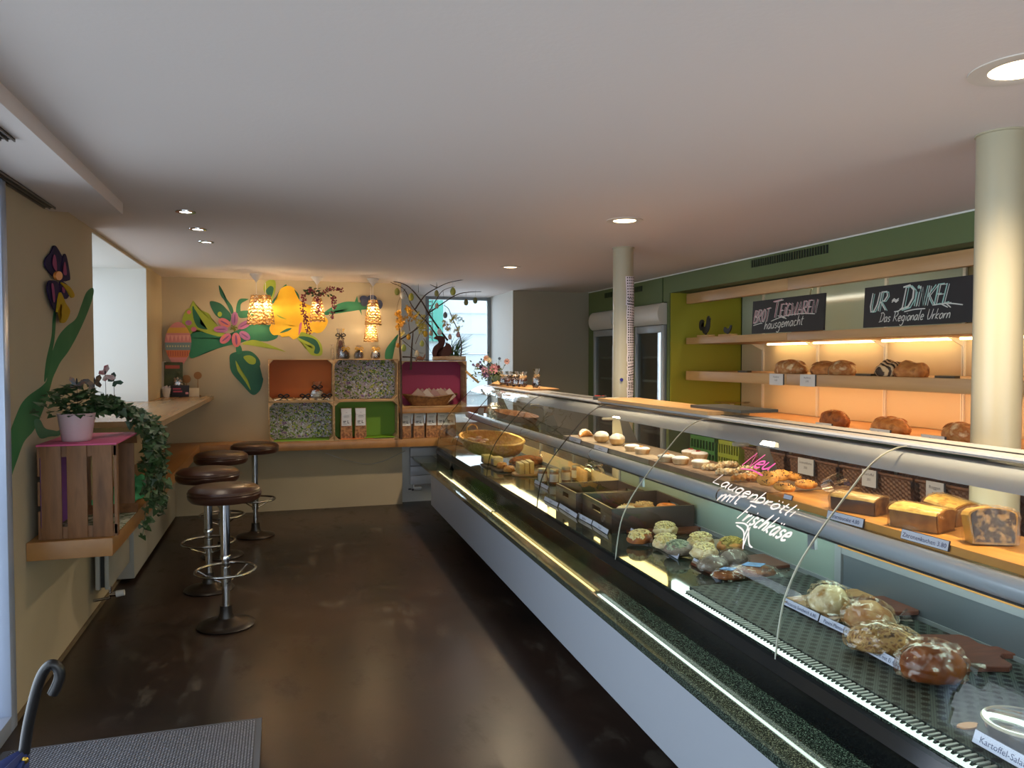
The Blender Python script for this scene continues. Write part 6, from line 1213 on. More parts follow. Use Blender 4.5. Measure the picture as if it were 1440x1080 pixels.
# cake slices
def slice_(lab, c, w, d, h, rz, mat, crustm, group, tilt=0, dome=.25, wrapped=True):
    """slice: cut face toward -y of its own frame, thickness d"""
    t = thing('cake_slice', lab, 'cake', c, group); m = Matrix.Translation(c) @ Matrix.Rotation(rz, 4, 'Z') @ Matrix.Rotation(tilt, 4, 'X')
    o = [(-w * .42, 0), (w * .42, 0), (w * .5, h * .8), (w * .3, h * (1 - dome * .2)), (0, h), (-w * .3, h * (1 - dome * .2)), (-w * .5, h * .8)]
    bm = NB(); prism(bm, [m @ Vector((a, 0, b)) for a, b in o], (m.to_3x3() @ Vector((0, d, 0)))); bmesh.ops.bevel(bm, geom=[e for e in bm.edges if not e.smooth or True][:0], offset=.002); bmesh.ops.subdivide_edges(bm, edges=bm.edges[:], cuts=3, use_grid_fill=True)
    for v in bm.verts: v.co += Vector((noise.noise(v.co * 60), noise.noise(v.co * 60 + Vector((9, 0, 0))), noise.noise(v.co * 60 + Vector((0, 9, 0))) * .5)) * .0025
    for v in bm.verts: v.co.z = max(v.co.z, c[2] + .0003)
    obj('crumb', bm, mat, t)
    bm = NB(); o2 = [(a * 1.02, b * 1.015) for a, b in o]; k = len(o2)
    r0 = [bm.verts.new(m @ Vector((a, .001, b))) for a, b in o2[1:]]; r1 = [bm.verts.new(m @ Vector((a, d - .001, b))) for a, b in o2[1:]]
    r0.append(bm.verts.new(m @ Vector((o2[0][0], .001, o2[0][1])))); r1.append(bm.verts.new(m @ Vector((o2[0][0], d - .001, o2[0][1]))))
    for q in range(len(r0) - 1): bm.faces.new((r0[q], r0[q + 1], r1[q + 1], r1[q]))
    for v in bm.verts: v.co.z = max(v.co.z, c[2] + .0003)
    obj('crust', bm, crustm, t)
    if wrapped:
        bm = NB(); o3 = [(a * 1.06, b * 1.05) for a, b in o]; prism(bm, [m @ Vector((a, -.004, b)) for a, b in o3], (m.to_3x3() @ Vector((0, d + .008, 0)))); bmesh.ops.subdivide_edges(bm, edges=bm.edges[:], cuts=4, use_grid_fill=True)
        for v in bm.verts: v.co += Vector((noise.noise(v.co * 80), noise.noise(v.co * 80 + Vector((9, 0, 0))), noise.noise(v.co * 80 + Vector((0, 9, 0))))) * .004; v.co.z = max(v.co.z, c[2] + .0002)
        obj('plastic_wrap', bm, wrap, t, ang=15)
    return t
dcake = M('cake_chocolate', '5e3a20', .65, c2='8a6034', scale=40, contrast=(.4, .6), bump=.001, bscale=90); dcr = M('cake_crust_brown', '4a2c18', .5, c2='6b4222', scale=14, bump=.001, bscale=60); lcr = M('cake_crust_gold', 'd9a440', .45, c2='c08a34', scale=14, bump=.001, bscale=60)
sand = M('cake_top_sand', 'c9a660', .5, c2='9f7a3c', scale=45, bump=.0015, bscale=70)
def cakepiece(lab, c, Lg, Wd, h, rz, top, side, cut, group, tilt=0, slope=.012):
    """loaf piece: Lg runs along local y (far to near), cut face at the near end"""
    t = thing('cake_slice', lab, 'cake', c, group); m = Matrix.Translation(c) @ Matrix.Rotation(rz, 4, 'Z') @ Matrix.Rotation(tilt, 4, 'X')
    def slab(prof, y0, y1, cuts=3):
        bm = NB(); A = [bm.verts.new(m @ Vector((a, y0, b))) for a, b in prof]; Bq = [bm.verts.new(m @ Vector((a, y1, b))) for a, b in prof]; n = len(prof)
        bm.faces.new(A); bm.faces.new(Bq[::-1])
        for i in range(n): bm.faces.new((A[i], Bq[i], Bq[(i + 1) % n], A[(i + 1) % n]))
        bmesh.ops.triangulate(bm, faces=[f for f in bm.faces if len(f.verts) > 4]); bmesh.ops.subdivide_edges(bm, edges=bm.edges[:], cuts=cuts, use_grid_fill=True)
        for v in bm.verts: v.co += Vector((noise.noise(v.co * 60), noise.noise(v.co * 60 + Vector((9, 0, 0))), noise.noise(v.co * 60 + Vector((0, 9, 0))))) * .0016; v.co.z = max(v.co.z, c[2] + .0003)
        return bm
    w = Wd / 2; side_p = [(-w * .86, 0), (w * .86, 0), (w, h * .8), (-w, h * .8)]
    obj('side', slab(side_p, -Lg / 2, Lg / 2), side, t)
    arc_ = [(w * 1.03, h * .79)] + [(w * 1.03 * math.cos(k * PI / 8), h * .8 + h * .24 * math.sin(k * PI / 8)) for k in range(0, 9)][1:-1] + [(-w * 1.03, h * .79)]
    obj('top', slab(arc_, -Lg / 2 - .001, Lg / 2 + .001), top, t)
    cutp = [(-w * .8, h * .05), (w * .8, h * .05), (w * .94, h * .8)] + [(w * .94 * math.cos(k * PI / 8), h * .8 + h * .2 * math.sin(k * PI / 8)) for k in range(1, 8)] + [(-w * .94, h * .8)]
    obj('cut_face', slab(cutp, -Lg / 2 - .004, -Lg / 2 - .001, 1), cut, t)
    full = [(-w * .95, 0), (w * .95, 0), (w * 1.1, h * .8)] + [(w * 1.1 * math.cos(k * PI / 8), h * .82 + h * .27 * math.sin(k * PI / 8)) for k in range(1, 8)] + [(-w * 1.1, h * .8)]
    bm = slab(full, -Lg / 2 - .008, Lg / 2 + .006, 4)
    for v in bm.verts: v.co += Vector((noise.noise(v.co * 70), noise.noise(v.co * 70 + Vector((9, 0, 0))), noise.noise(v.co * 70 + Vector((0, 9, 0))))) * .0035; v.co.z = max(v.co.z, c[2] + .0002)
    obj('plastic_wrap', bm, wrap, t, ang=15)
    return t
cakepiece('thick wrapped chocolate cake piece, the largest of the first group', PZ(1208, 719, Z), .15, .10, .058, .35, sand, dcr, dcake, 'chocolate cake pieces')
cakepiece('dark chocolate cake piece behind and left of the largest one', PZ(1187, 703, Z) + Vector((.05, .04, 0)), .06, .09, .035, .5, dcake, dcr, dcake, 'chocolate cake pieces')
cakepiece('low crumbly chocolate cake piece at the right of the largest one', PZ(1240, 722, Z) + Vector((.07, .0, 0)), .07, .07, .03, .3, dcake, dcr, dcake, 'chocolate cake pieces')
lcut = M('cake_cut_lemon', 'b07a3a', .6, c2='8f5c2a', scale=30, bump=.001, bscale=80)
cakepiece('wrapped lemon cake slice in front of the pair', PZ(1296, 742, Z), .14, .115, .066, .3, cakey, lcut, lcut, 'lemon cake slices')
cakepiece('wrapped lemon cake slice behind, leaning on the front one', PZ(1335, 737, Z) + Vector((.02, .02, 0)), .10, .12, .075, .15, cakey, lcut, lcut, 'lemon cake slices', .12)
cakepiece('small lemon cake end piece at the back right of the pair', PZ(1366, 733, Z) + Vector((.05, .03, 0)), .06, .08, .04, .35, cakey, dcr, lcut, 'lemon cake slices')
marble = M('cake_marble_swirl', '3a2216', .7, c2='b98f52', scale=42, contrast=(.5, .62), bump=.001, bscale=80, detail=3)
cakepiece('marbled cake slice with dark swirls, nearest the camera on the glass shelf', PZ(1394, 768, Z) + Vector((.02, .02, 0)), .05, .125, .098, -.45, lcr, lcr, marble, None, -.16)
price_strip(PAU(1162, 729, 1.755), PAU(1213, 743, 1.755), 'Tiramisucake 4.80', 'price strip in front of the chocolate cake pieces on the glass shelf', .03, .2)
price_strip(PAU(1266, 757, 1.755), PAU(1333, 776, 1.755), 'Zitronenkuchen 3.80', 'price strip reading Zitronenkuchen in front of the lemon cake slices', .03, .2)
for i, (a, b) in enumerate((((800, 619), (816, 624)), ((835, 631), (854, 637)))): price_strip(PAU(*a, 1.755), PAU(*b, 1.755), 'Croissant' if not i else 'Berliner', ('price strip in front of the sugared croissant', 'price strip in front of the sugared buns')[i], .028, .2)
# cards and crumpled bags on the far part of the glass shelf
for i, (a, b, l, w) in enumerate(((737, 587, 'tilted white card on the far part of the glass shelf, the right one', .1), (676, 580, 'small white card on the far part of the glass shelf, the left one', .06))):
    c = PZ(a, b, 1.02); bm = B(-w / 2, w / 2, -.001, .001, 0, .06); bm.transform(Matrix.Translation((c.x, c.y, 1.0135)) @ Matrix.Rotation(-.1, 4, 'Z') @ Matrix.Rotation(.5, 4, 'X')); tag(obj('white_card', bm, lab_w), l, 'card', 'white cards on the glass shelf')
t = thing('bread_basket', 'low brown wicker tray on the far part of the glass shelf', 'basket', CP(1.92, 6.4, 1.0125)); bm = NB()
woven(bm, lambda a: CP(1.92 + .1 * math.cos(a), 6.4 + .5 * math.sin(a), 1.0135), lambda a: CP(1.92 + .125 * math.cos(a), 6.4 + .56 * math.sin(a), 1.07), 120, 6, .003); bm.faces.new([bm.verts.new(CP(1.92 + .1 * math.cos(k * PI / 16), 6.4 + .5 * math.sin(k * PI / 16), 1.0145)) for k in range(32)]); obj('body', bm, wick, t)
# ------------------------------------------------------------------ writing on the glass
arc = [0]
for a, b in zip(PR[:-1], PR[1:]): arc.append(arc[-1] + (b - a).length)
def glass_at(s, y, h=0):
    s = min(max(s, 0), arc[-1] - 1e-6)
    for i in range(len(arc) - 1):
        if s <= arc[i + 1]: break
    f = (s - arc[i]) / (arc[i + 1] - arc[i]); p = PR[i].lerp(PR[i + 1], f); d = (PR[i + 1] - PR[i]).normalized(); n = Vector((-d.y, d.x)); p = p + n * h
    return CP(p.x, y, p.y)
def glass_hit(x, y):
    d = ray(x, y)
    for i in range(len(PR) - 1):
        (u0, z0), (u1, z1) = PR[i], PR[i + 1]; k = (u1 - u0) / (z1 - z0); t = (u0 + k * (H - z0) - SK * 1.918) / (d.x - SK * d.y - k * d.z); p = CAM + d * t
        if z0 - 1e-4 <= p.z <= z1 + 1e-4: return arc[i] + (arc[i + 1] - arc[i]) * (p.z - z0) / (z1 - z0), p.y
    return None
wr = thing('glass_lettering', 'white and pink handwritten words about pretzel rolls with cream cheese on the curved glass', 'lettering', glass_at(.35, 2.55))
def glass_text(name, text, pa, pb, ph, mat, w=.1, slant=.3, dbl=None, extra=()):
    (s0, y0), (s1, y1), (s2, y2) = glass_hit(*pa), glass_hit(*pb), glass_hit(*ph); dy = -(y1 - y0); ds = s1 - s0; Lg = math.hypot(dy, ds); A = Vector((dy, ds)) / Lg; U = Vector((-(y2 - y0), s2 - s0)); size = abs(U.dot(Vector((-A.y, A.x))))
    fn = lambda x, y, h=0: glass_at(s0 + A.y * x + A.x * y, y0 - (A.x * x - A.y * y), .0015 + h)
    bm = NB(); tot = hand(bm, text, size, fn, w, slant); bm.free(); bm = NB(); hand(bm, text, size, fn, w, slant, sx=Lg / tot, dbl=dbl)
    for e in extra: ribbon(bm, crom([Vector((a * size, b * size, 0)) for a, b in e], 5, False) if 0 else [Vector((q.x, q.y)) for q in crom([Vector((a * size, b * size, 0)) for a, b in e], 5, False)], w * size * .7, fn, .001)
    obj(name, bm, mat, wr, recalc=False)
chalkw = M('marker_white', 'e4dcd8', .6, emit=0); chalkp = M('marker_pink', 'dd4fa0', .6)
glass_text('word_line', 'Laugenbrötli', (1003, 679), (1116, 729), (1007, 664), chalkw, .14, .35)
glass_text('word_line', 'mit -', (1009, 704), (1062, 714), (1013, 686), chalkw, .14, .35)
glass_text('word_line', 'Frischkäse', (1036, 729), (1106, 763), (1048, 707), chalkw, .13, .35, extra=([(.2, -.25), (1.2, -.1), (2.2, -.9), (2.6, -1.0)], [(.4, -.35), (1.3, -.5), (2.0, -1.3)], [(1.3, 0), (1.6, -.9)], [(1.5, -.1), (1.9, -1.1)]))
glass_text('word_pink', 'Neu', (1044, 655), (1084, 662), (1056, 637), chalkp, .13, .5, extra=([(.1, -.25), (1.2, -.2), (2.4, -.45)],))
# ------------------------------------------------------------------ things standing on top of the counter
ZT = 1.2842
b = NB(); a0, a1 = P(840, 563, Z=ZT), P(1030, 586, Z=ZT)
prism(b, [CP(1.885, 4.42, ZT), CP(1.90, 3.12, ZT), CP(2.13, 3.12, ZT), CP(2.16, 4.42, ZT)], (0, 0, .018)); tag(obj('long_board', b, M('board_top', 'b8905f', .35, c2='a57f52', scale=3, stretch=(10, 1, 3))), 'long thick wooden board lying on top of the counter before the far column', 'board')
b = NB(); prism(b, [CP(1.98, 3.42, ZT + .0185), CP(1.99, 2.98, ZT + .0185), CP(2.19, 2.98, ZT + .0185), CP(2.18, 3.42, ZT + .0185)], (0, 0, .014)); tag(obj('slate_board', b, M('slate_grey', '3c3a34', .45)), 'dark slate board on the near end of the long wooden board', 'board')
c = P(843, 565, Z=ZT); t = thing('card_terminal', 'black card terminal with a red button on top of the counter', 'card terminal', (2.03, 4.66, ZT)); m = Matrix.Translation((2.02, 4.60, ZT)) @ Matrix.Rotation(1.1, 4, 'Z')
bm = NB(); box(bm, -.09, .09, -.04, .04, 0, .024, .006, m); obj('body', bm, blackm, t); bm = NB(); box(bm, .0, .07, -.03, .03, .024, .026, 0, m); obj('screen', bm, blackg, t)
bm = NB(); [box(bm, -.07 + k * .02, -.058 + k * .02, -.03, -.018, .024, .028, 0, m) for k in range(2)]; box(bm, -.07, -.055, -.005, .03, .024, .028, 0, m); obj('red_key', bm, M('key_red', 'b33a2c', .4), t)
t = tag(obj('receipt_block', (lambda q: q)(B(2.0, 2.13, 4.44, 4.56, ZT, ZT + .012)), lab_w), 'pale block of paper between the card terminal and the long wooden board', 'paper')
bm = NB(); prism(bm, [CP(1.925, 7.35, ZT), CP(1.93, 6.02, ZT), CP(2.20, 6.02, ZT), CP(2.24, 7.35, ZT)], (0, 0, .014)); tag(obj('wooden_tray', bm, bwl), 'flat wooden tray under the chocolate bags at the far end of the counter', 'tray')
zb = ZT + .0145; ch2 = M('chocolate_bits', '2b1712', .35, c2='5a3426', scale=30); bowc = M('bow_cream', 'c9a878', .5)
bags = [(717, 541, 0), (724, 543, 0), (732, 542, 1), (738, 545, 0), (745, 543, 1), (751, 545, 0), (718, 537, 1), (732, 537, 1), (743, 538, 0), (768, 548, 2) if 0 else (764, 546, 2)]
wh = 'first second third fourth fifth sixth seventh eighth ninth'.split()
for i, (a, b, k) in enumerate(bags):
    c = P(a - 8 if k != 2 else 755, b if k != 2 else 546, Z=zb); c = CP(min(max(c.x - SK * (c.y - 1.9), 1.96), 2.2), min(max(c.y, 6.1), 7.2), zb)
    if k != 2: c = CP(1.97 + .08 * (i >= 6) + .02 * (i % 2), 6.98 - .11 * (i if i < 6 else (i - 6) * 1.6 + .5), zb)
    else: c = CP(2.03, 6.13, zb)
    t = thing('chocolate_bag', ('tall clear bag of dark chocolate standing alone at the near end of the wooden tray' if k == 2 else 'small clear bag of chocolate on the wooden tray, %s from the bouquet' % (wh[i] if i < 6 else wh[i])), 'bag', c, 'clear bags of chocolate on the wooden tray'); s = 1.25 if k == 2 else 1
    bm = NB(); [blob(bm, (c.x + RU(-.022, .022), c.y + RU(-.022, .022), c.z + RU(.0, .06 * s)), (.016, .014, .012), q, .2, 2, .6, 2) for q in range(14)]; obj('chocolates', bm, ch2, t)
    bm = NB(); lathe(bm, [(.03, .001), (.036, .03), (.03, .07 * s), (.01, .088 * s), (.022, .115 * s), (.03, .135 * s)], c, 14, wob=.1); obj('bag_film', bm, film, t, ang=20)
    bm = NB(); bow(bm, Vector((c.x, c.y - .012, c.z + .086 * s)), .026); obj('bow', bm, (ribb if k == 1 else bowc), t)
# bouquet and bits near it
c = CP(2.0, 7.33, ZT); t = thing('flower_bouquet', 'bouquet of pink and lilac flowers on the far end of the counter', 'bouquet', c)
bm = NB(); lathe(bm, [(0, .001), (.05, .001), (.06, .05), (.05, .1), (.045, .1), (.05, .05), (0, .01)], c, 24); obj('vase', bm, M('vase_green', '3c4a33', .4), t)
def fl5(x, y, Yq=7.33): return P(640 + x / 9.82, 490 + y / 9.82, Y=Yq)
fls = [(530, 280, .055, 'f_pink', 'c98b98'), (415, 350, .05, 'f_lilac', 'a98bb0'), (400, 295, .04, 'f_rose', 'b98aa6'), (425, 135, .035, 'f_peach', 'd3a58c'), (465, 160, .03, 'f_cream', 'd9cba8'), (710, 180, .035, 'f_blush', 'c9a09a'), (310, 230, .028, 'f_pinkgrey', 'b58f98'), (360, 262, .032, 'f_dark', '3a2f47'), (247, 225, .016, 'f_violet', '6d5a80'), (455, 60, .012, 'f_teal', '4a6a78'), (610, 140, .018, 'f_bluegrey', '5d6d80'), (345, 190, .016, 'f_violet', '6d5a80'), (360, 150, .012, 'f_teal', '4a6a78'), (600, 255, .02, 'f_burgundy', '5c2734'), (560, 360, .03, 'f_burgundy', '5c2734'), (480, 330, .03, 'f_rose', 'b98aa6')]
sm = NB()
for i, (u, v, r, mn, col) in enumerate(fls):
    p = fl5(u, v, 7.33 + .03 * math.sin(i * 2.3)); bm = NB()
    nl = 3 if r > .03 else 2
    for L_ in range(nl):
        n = 9 - 2 * L_
        for k in range(n):
            a = 2 * PI * k / n + L_; d = Vector((math.cos(a), -.5 + .1 * L_, math.sin(a))); rr = r * (1 - .27 * L_); e = Vector((-math.sin(a), 0, math.cos(a)))
            f = [bm.verts.new(q) for q in (p - Vector((0, .006 * L_, 0)), p + d * rr * .55 + e * rr * .33, p + d * rr + Vector((0, -.012 * L_, 0)), p + d * rr * .55 - e * rr * .33)]; bm.faces.new(f)
    blob(bm, p - Vector((0, .4 * r, 0)), (r * .3,) * 3, i, .1, 2, 1, 2); obj('flower', bm, M(mn, col, .7), t)
    tube(sm, crom([c + Vector((RU(-.02, .02), RU(-.02, .02), .08)), (c + p) / 2 + Vector((0, 0, .03)), p], 4, False), .0022, 4)
obj('stem', sm, M('stem_green', '4a5c33', .6), t)
bm = NB()
for k in range(150):
    u, v = random.gauss(500, 110), random.gauss(340, 70); v = min(v, 450); p = fl5(u, v, 7.33 + RU(-.06, .08)); d = Vector((RU(-1, 1), RU(-1, .5), RU(-.4, 1))).normalized(); e = d.cross(Vector((0, -1, .3))).normalized(); s = RU(.02, .05)
    f = [bm.verts.new(q) for q in (p, p + d * s * .5 + e * s * .2, p + d * s, p + d * s * .5 - e * s * .2)]; bm.faces.new(f)
obj('foliage', bm, M('foliage_green', '3f5030', .6, c2='61714c', scale=20), t)
c = CP(2.0, 7.12, ZT + .015); bm = NB(); q = bmesh.ops.create_grid(bm, x_segments=20, y_segments=14, size=.5)
for v in bm.verts: x, y = v.co.x, v.co.y; v.co = c + Vector((x * .12 - .02, y * .3, .001 + .045 * (1 - 1.6 * abs(x)) * (.6 + .5 * noise.noise(Vector((x * 5, y * 7, 1))))))
tag(obj('gingham_napkin', bm, M('napkin_orange', 'd9a468', .8, c2='e6c08a', scale=14)), 'crumpled pale orange napkin between the bouquet and the chocolate bags', 'napkin')
c = CP(2.04, 7.45, ZT); tag(obj('note_card', B(c.x - .02, c.x + .07, 7.5, 7.505, ZT, ZT + .14), M('card_peach', 'd9bfa0', .6)), 'small peach card standing behind the chocolate bags', 'card')
bm = NB(); tube(bm, [P(655, 522, Y=7.6), P(673, 538, Y=7.5)], .013, 8); tag(obj('bamboo_stick', bm, wickl), 'thick bamboo stick leaning between the magenta crate and the counter top', 'stick')
for i, (a, b, l) in enumerate(((700, 553, 'crumpled clear bag of white labels under the far counter glass'),)):
    c = CP(1.86, 6.95, 1.0135)
t = thing('cellophane_pile', 'heap of crinkled clear bags with white labels behind the far counter glass', 'bags', CP(1.9, 7.2, 1.0125)); 
for k in range(9):
    bm = NB(); c = CP(1.86 + RU(0, .14), 7.0 + RU(0, .38), 1.0135); blob(bm, c, (.07, .06, .07), k, .3, 3, .3, 3, RU(0, 3), .2, 9); obj('clear_bag', bm, wrap, t, ang=15)
    bm = B(-.025, .025, -.001, .001, 0, .035); bm.transform(Matrix.Translation(c + Vector((-.03, -.03, .03))) @ Matrix.Rotation(RU(-.6, .6), 4, 'Z') @ Matrix.Rotation(.4, 4, 'X')); obj('label', bm, lab_w, t)
# ------------------------------------------------------------------ back shelves
SX = 3.70; YE = 6.40; YN = -1.2
def shelfthing(name, lab, x0, x1, z0, z1, mat):
    t = thing(name, lab, 'shelf', ((x0 + x1) / 2, 3, z0))
    ys = [YN, 1.0, 2.95, 4.9, YE] if name != 'x' else []
    for a, b in zip(ys[:-1], ys[1:]): obj('board_section', B(x0, x1, a + .0015, b - .0015, z0, z1, .001), mat, t)
    return t
shelfthing('wall_shelf', 'top oak shelf on the right wall carrying the chalkboards', SX, 4.32, 1.692, 1.752, oak)
shelfthing('wall_shelf', 'middle oak shelf on the right wall with the three groups of loaves', SX, 4.32, 1.352, 1.437, oak)
shelfthing('wall_shelf', 'oak cornice board above the chalkboards under the green fascia', SX, 3.76, 2.075, 2.168, oak)
tag(obj('back_counter', B(SX, 4.345, YN, YE + .04, .995, 1.062, .003), oaky), 'orange oak work counter along the right wall below the bread shelves', 'counter')
tag(obj('counter_shelf', B(SX + .02, 4.345, YN, 6.44, .50, .56, .003), oaky), 'lower oak shelf holding the big wicker baskets', 'shelf')
tag(obj('lower_cabinet', B(SX + .03, 4.345, YN, 6.44, .0, .497, .003), oaky), 'oak base cabinet below the basket shelf', 'cabinet')
bpn = M('back_panel_cream', 'cbb892', .35); mirr = M('back_panel_glossy', 'a9b4a4', .12, spec=.8)
ys = [6.44, 6.081, 5.326, 4.582, 3.905, 3.15, 2.4, 1.65, .9]
for i in range(8):
    struct('trim_7', B(4.338, 4.349, ys[i + 1] + .004, ys[i] - .004, 1.065, 1.688), bpn)
    struct('trim_8', B(4.338, 4.349, ys[i + 1] + .004, ys[i] - .004, 1.755, 2.178), mirr if i < 4 else M('panel_olive', '7b6a3a', .3))
t = thing('shelf_upright', 'pale slotted metal uprights behind the bread shelves', 'shelf upright', (4.33, 4, 1.07))
for y in ys[1:]:
    bm = NB(); box(bm, 4.322, 4.338, y - .012, y - .003, 1.063, 1.69); box(bm, 4.322, 4.338, y + .003, y + .012, 1.063, 1.69); box(bm, 4.322, 4.338, y - .012, y + .012, 1.755, 2.178); obj('upright', bm, M('upright_pale', 'd8d2c2', .35), t)
    bm = NB(); prism(bm, [(4.33, y - .003, 1.69), (4.20, y - .003, 1.69), (4.33, y - .003, 1.63)], (0, .006, 0)); obj('bracket', bm, M('upright_pale', 'd8d2c2', .35), t)
t = thing('shelf_light', 'warm light strips under the top oak shelf', 'lamp', (4.1, 3, 1.68)); swm = M('shelf_glow', 'fff0d0', .5, emit=9, ecol='ffdb9c')
for i, (a, b) in enumerate(((5.9, 5.37), (5.28, 4.63), (4.53, 3.95), (3.86, 3.2), (3.1, 2.45))): obj('light_strip', B(4.24, 4.29, b, a, 1.676, 1.6915, .004), swm, t)
t = thing('shelf_light', 'warm light strip above the chalkboards behind the oak cornice', 'lamp', (4.0, 3, 2.13))
for i, (a, b) in enumerate(((6.0, 3.9), (2.9, 1.2))): obj('added_light_block', B(3.764, 3.83, b, a, 2.121, 2.165), alud, t); obj('light_strip', B(3.768, 3.80, b, a, 2.10, 2.12, .004), M('shelf_glow_cool', 'fffbe8', .5, emit=12, ecol='fff6dc'), t)  # box added over each strip to block its light upward
t = thing('shelf_light', 'warm light strip hidden under the middle oak shelf', 'lamp', (4.1, 3, 1.34))
for i, (a, b) in enumerate(((5.9, 3.3), (2.9, 1.2))): obj('light_strip', B(4.05, 4.11, b, a, 1.338, 1.3515, .004), M('shelf_glow_orange', 'ffdca0', .5, emit=13, ecol='ffc988'), t)
# chalkboards
cbm = M('chalkboard', '17171b', .55, c2='1d1d22', scale=4); ck1 = M('chalk_white', 'cfcfc8', .8); ck2 = M('chalk_pink', 'cfa3a8', .8); ck3 = M('chalk_mint', '9fc6bd', .8); ck4 = M('chalk_magenta', 'cf5a8a', .8)
def chalkboard(name, lab, ya, yb, z0, z1, lines):
    """ya = far (left) end, yb = near end"""
    X = 3.69; t = thing(name, lab, 'chalkboard', (X, (ya + yb) / 2, z0)); lean = .04
    f = planefn((X - .006, ya, z0), (0, -1, 0), (lean, 0, 1), (-1, 0, lean)); Lg = ya - yb; hh = z1 - z0
    bm = NB(); prism(bm, [f(0, 0, -.012), f(Lg, 0, -.012), f(Lg, hh, -.012), f(0, hh, -.012)], f(0, 0, .012) - f(0, 0, 0)); obj('slate', bm, cbm, t)
    for (txt, x, y, s, wd, mat, sl, dbl, rot) in lines:
        g = lambda a, b, h=0, x=x, y=y, rot=rot: f(x + a * math.cos(rot) - b * math.sin(rot), y + a * math.sin(rot) + b * math.cos(rot), h + .001)
        if isinstance(txt, str):
            bm = NB(); tot = hand(bm, txt, s, g, .1, sl); bm.free(); bm = NB(); hand(bm, txt, s, g, .095, sl, sx=wd / tot)
            obj('chalk_word', bm, mat, t, recalc=False)
            if dbl: bm = NB(); g2 = lambda a, b, h=0: g(a + s * .13, b - s * .04, h + .0005); hand(bm, txt, s, g2, .06, sl, sx=wd / tot); obj('chalk_shadow', bm, dbl, t, recalc=False)
        else:
            bm = NB()
            for st in txt: ribbon(bm, [Vector((q.x, q.y)) for q in crom([Vector((a, b, 0)) for a, b in st], 5, False)], .007, g, .001)
            obj('chalk_stroke', bm, mat, t, recalc=False)
chalkboard('chalkboard', 'chalkboard reading Brot Teigwaren hausgemacht on the top shelf', 5.33, 4.475, 1.757, 2.02, [
    ('BROT', .02, .085, .10, .20, ck2, .28, ck1, .05), ('T', .25, .115, .13, .11, ck2, .25, ck1, .03), ('Ei0GWAREN', .355, .12, .095, .42, ck2, .2, ck1, .02), ('hausgemacht', .17, .03, .075, .47, ck1, .28, None, .04),
    ([[(.02, .066), (.12, .08), (.14, .078)], [(.25, .09), (.4, .12), (.6, .13), (.76, .12)], [(.33, .13), (.42, .105)], [(.37, .13), (.44, .1)]], 0, 0, 0, 0, ck1, 0, None, 0)])
chalkboard('chalkboard', 'chalkboard reading Ur-Dinkel Das Regionale Urkorn on the top shelf', 4.095, 3.24, 1.757, 2.02, [
    ('UR', .05, .10, .12, .155, ck1, .25, ck3, .03), ('~', .235, .12, .10, .07, ck1, .1, None, 0), ('D', .31, .10, .145, .10, ck1, .2, ck3, 0), ('i0NKEL', .41, .115, .115, .27, ck3, .22, ck1, .01), ('Das Regionale Urkorn', .14, .03, .06, .54, ck1, .3, None, .0),
    ([[(.26, .09), (.3, .095), (.33, .12)], [(.34, .085), (.42, .095), (.5, .095)], [(.55, .112), (.66, .115), (.76, .1)], [(.60, .12), (.66, .092)], [(.64, .12), (.68, .09)]], 0, 0, 0, 0, ck1, 0, None, 0)])
chalkboard('chalkboard', 'chalkboard with pink and white letters at the right edge beyond the near column', 2.885, 2.1, 1.757, 2.02, [
    ('E', .03, .125, .11, .08, ck4, .3, ck1, 0), ('T', .12, .125, .11, .08, ck4, .3, ck1, 0), ('Z', .3, .1, .1, .1, ck1, .3, None, 0), ('A', .055, .03, .06, .05, ck1, .3, None, 0), ([[(.01, .11), (.1, .1), (.3, .12)], [(.02, .1), (.08, .09)]], 0, 0, 0, 0, ck1, 0, None, 0)])
# figures on the top shelf
iron = M('cast_iron', '1b1a18', .5)
def sil(name, lab, base, parts, X, s, cat='figure', th=.012, extra=None):
    t = thing(name, lab, cat, (X, base[1], 1.7525))
    bm = NB(); Y0 = base[1]
    bx = B(X - .03, X + .04, Y0 - .10, Y0 + .10, 1.7525, 1.772, .003); obj('base', bx, M('base_oak', 'b99463', .5), t)
    for nm, pts in parts:
        bm = NB(); prism(bm, [Vector((X, Y0 - a * s, 1.772 + b * s)) for a, b in [(q.x, q.y) for q in crom([Vector((a, b, 0)) for a, b in pts], 3)]], (th, 0, 0)); obj(nm, bm, iron, t)
    return t
y1 = P(992, 465, X=3.74).y
sil('rooster_figure', 'black iron rooster figure at the left end of the top shelf', (0, y1), [('body', [(-.35, .5), (-.1, .42), (.04, .6), (.08, .78), (.13, .92), (.26, 1.02), (.36, .93), (.46, .84), (.37, .8), (.38, .6), (.36, .4), (.25, .22), (.05, .08), (-.18, .08), (-.36, .25)]), ('tail', [(-.25, .3), (-.45, .25), (-.65, .4), (-.62, .75), (-.35, .85), (-.2, .7), (-.4, .62), (-.45, .45)]), ('leg', [(-.05, .12), (.05, .12), (.03, -.0), (-.05, 0)])], 3.74, .17)
y1 = P(1028, 470, X=3.80).y
sil('hen_figure', 'small black iron hen figure half hidden by the Brot Teigwaren board', (0, y1 + .06), [('body', [(-.5, .3), (-.3, .1), (.1, .05), (.4, .3), (.5, .6), (.35, .65), (.2, .45), (-.1, .4), (-.4, .55)]), ('leg', [(-.05, .12), (.05, .12), (.03, 0), (-.05, 0)])], 3.80, .12)
y1 = P(1134, 458, X=3.85).y
t = thing('heron_figure', 'group of three slender bronze herons between the two chalkboards', 'figure', (3.85, y1, 1.7525)); obj('base', B(3.81, 3.90, y1 - .13, y1 + .13, 1.7525, 1.785, .008), M('base_brown', '8d6a48', .6), t)
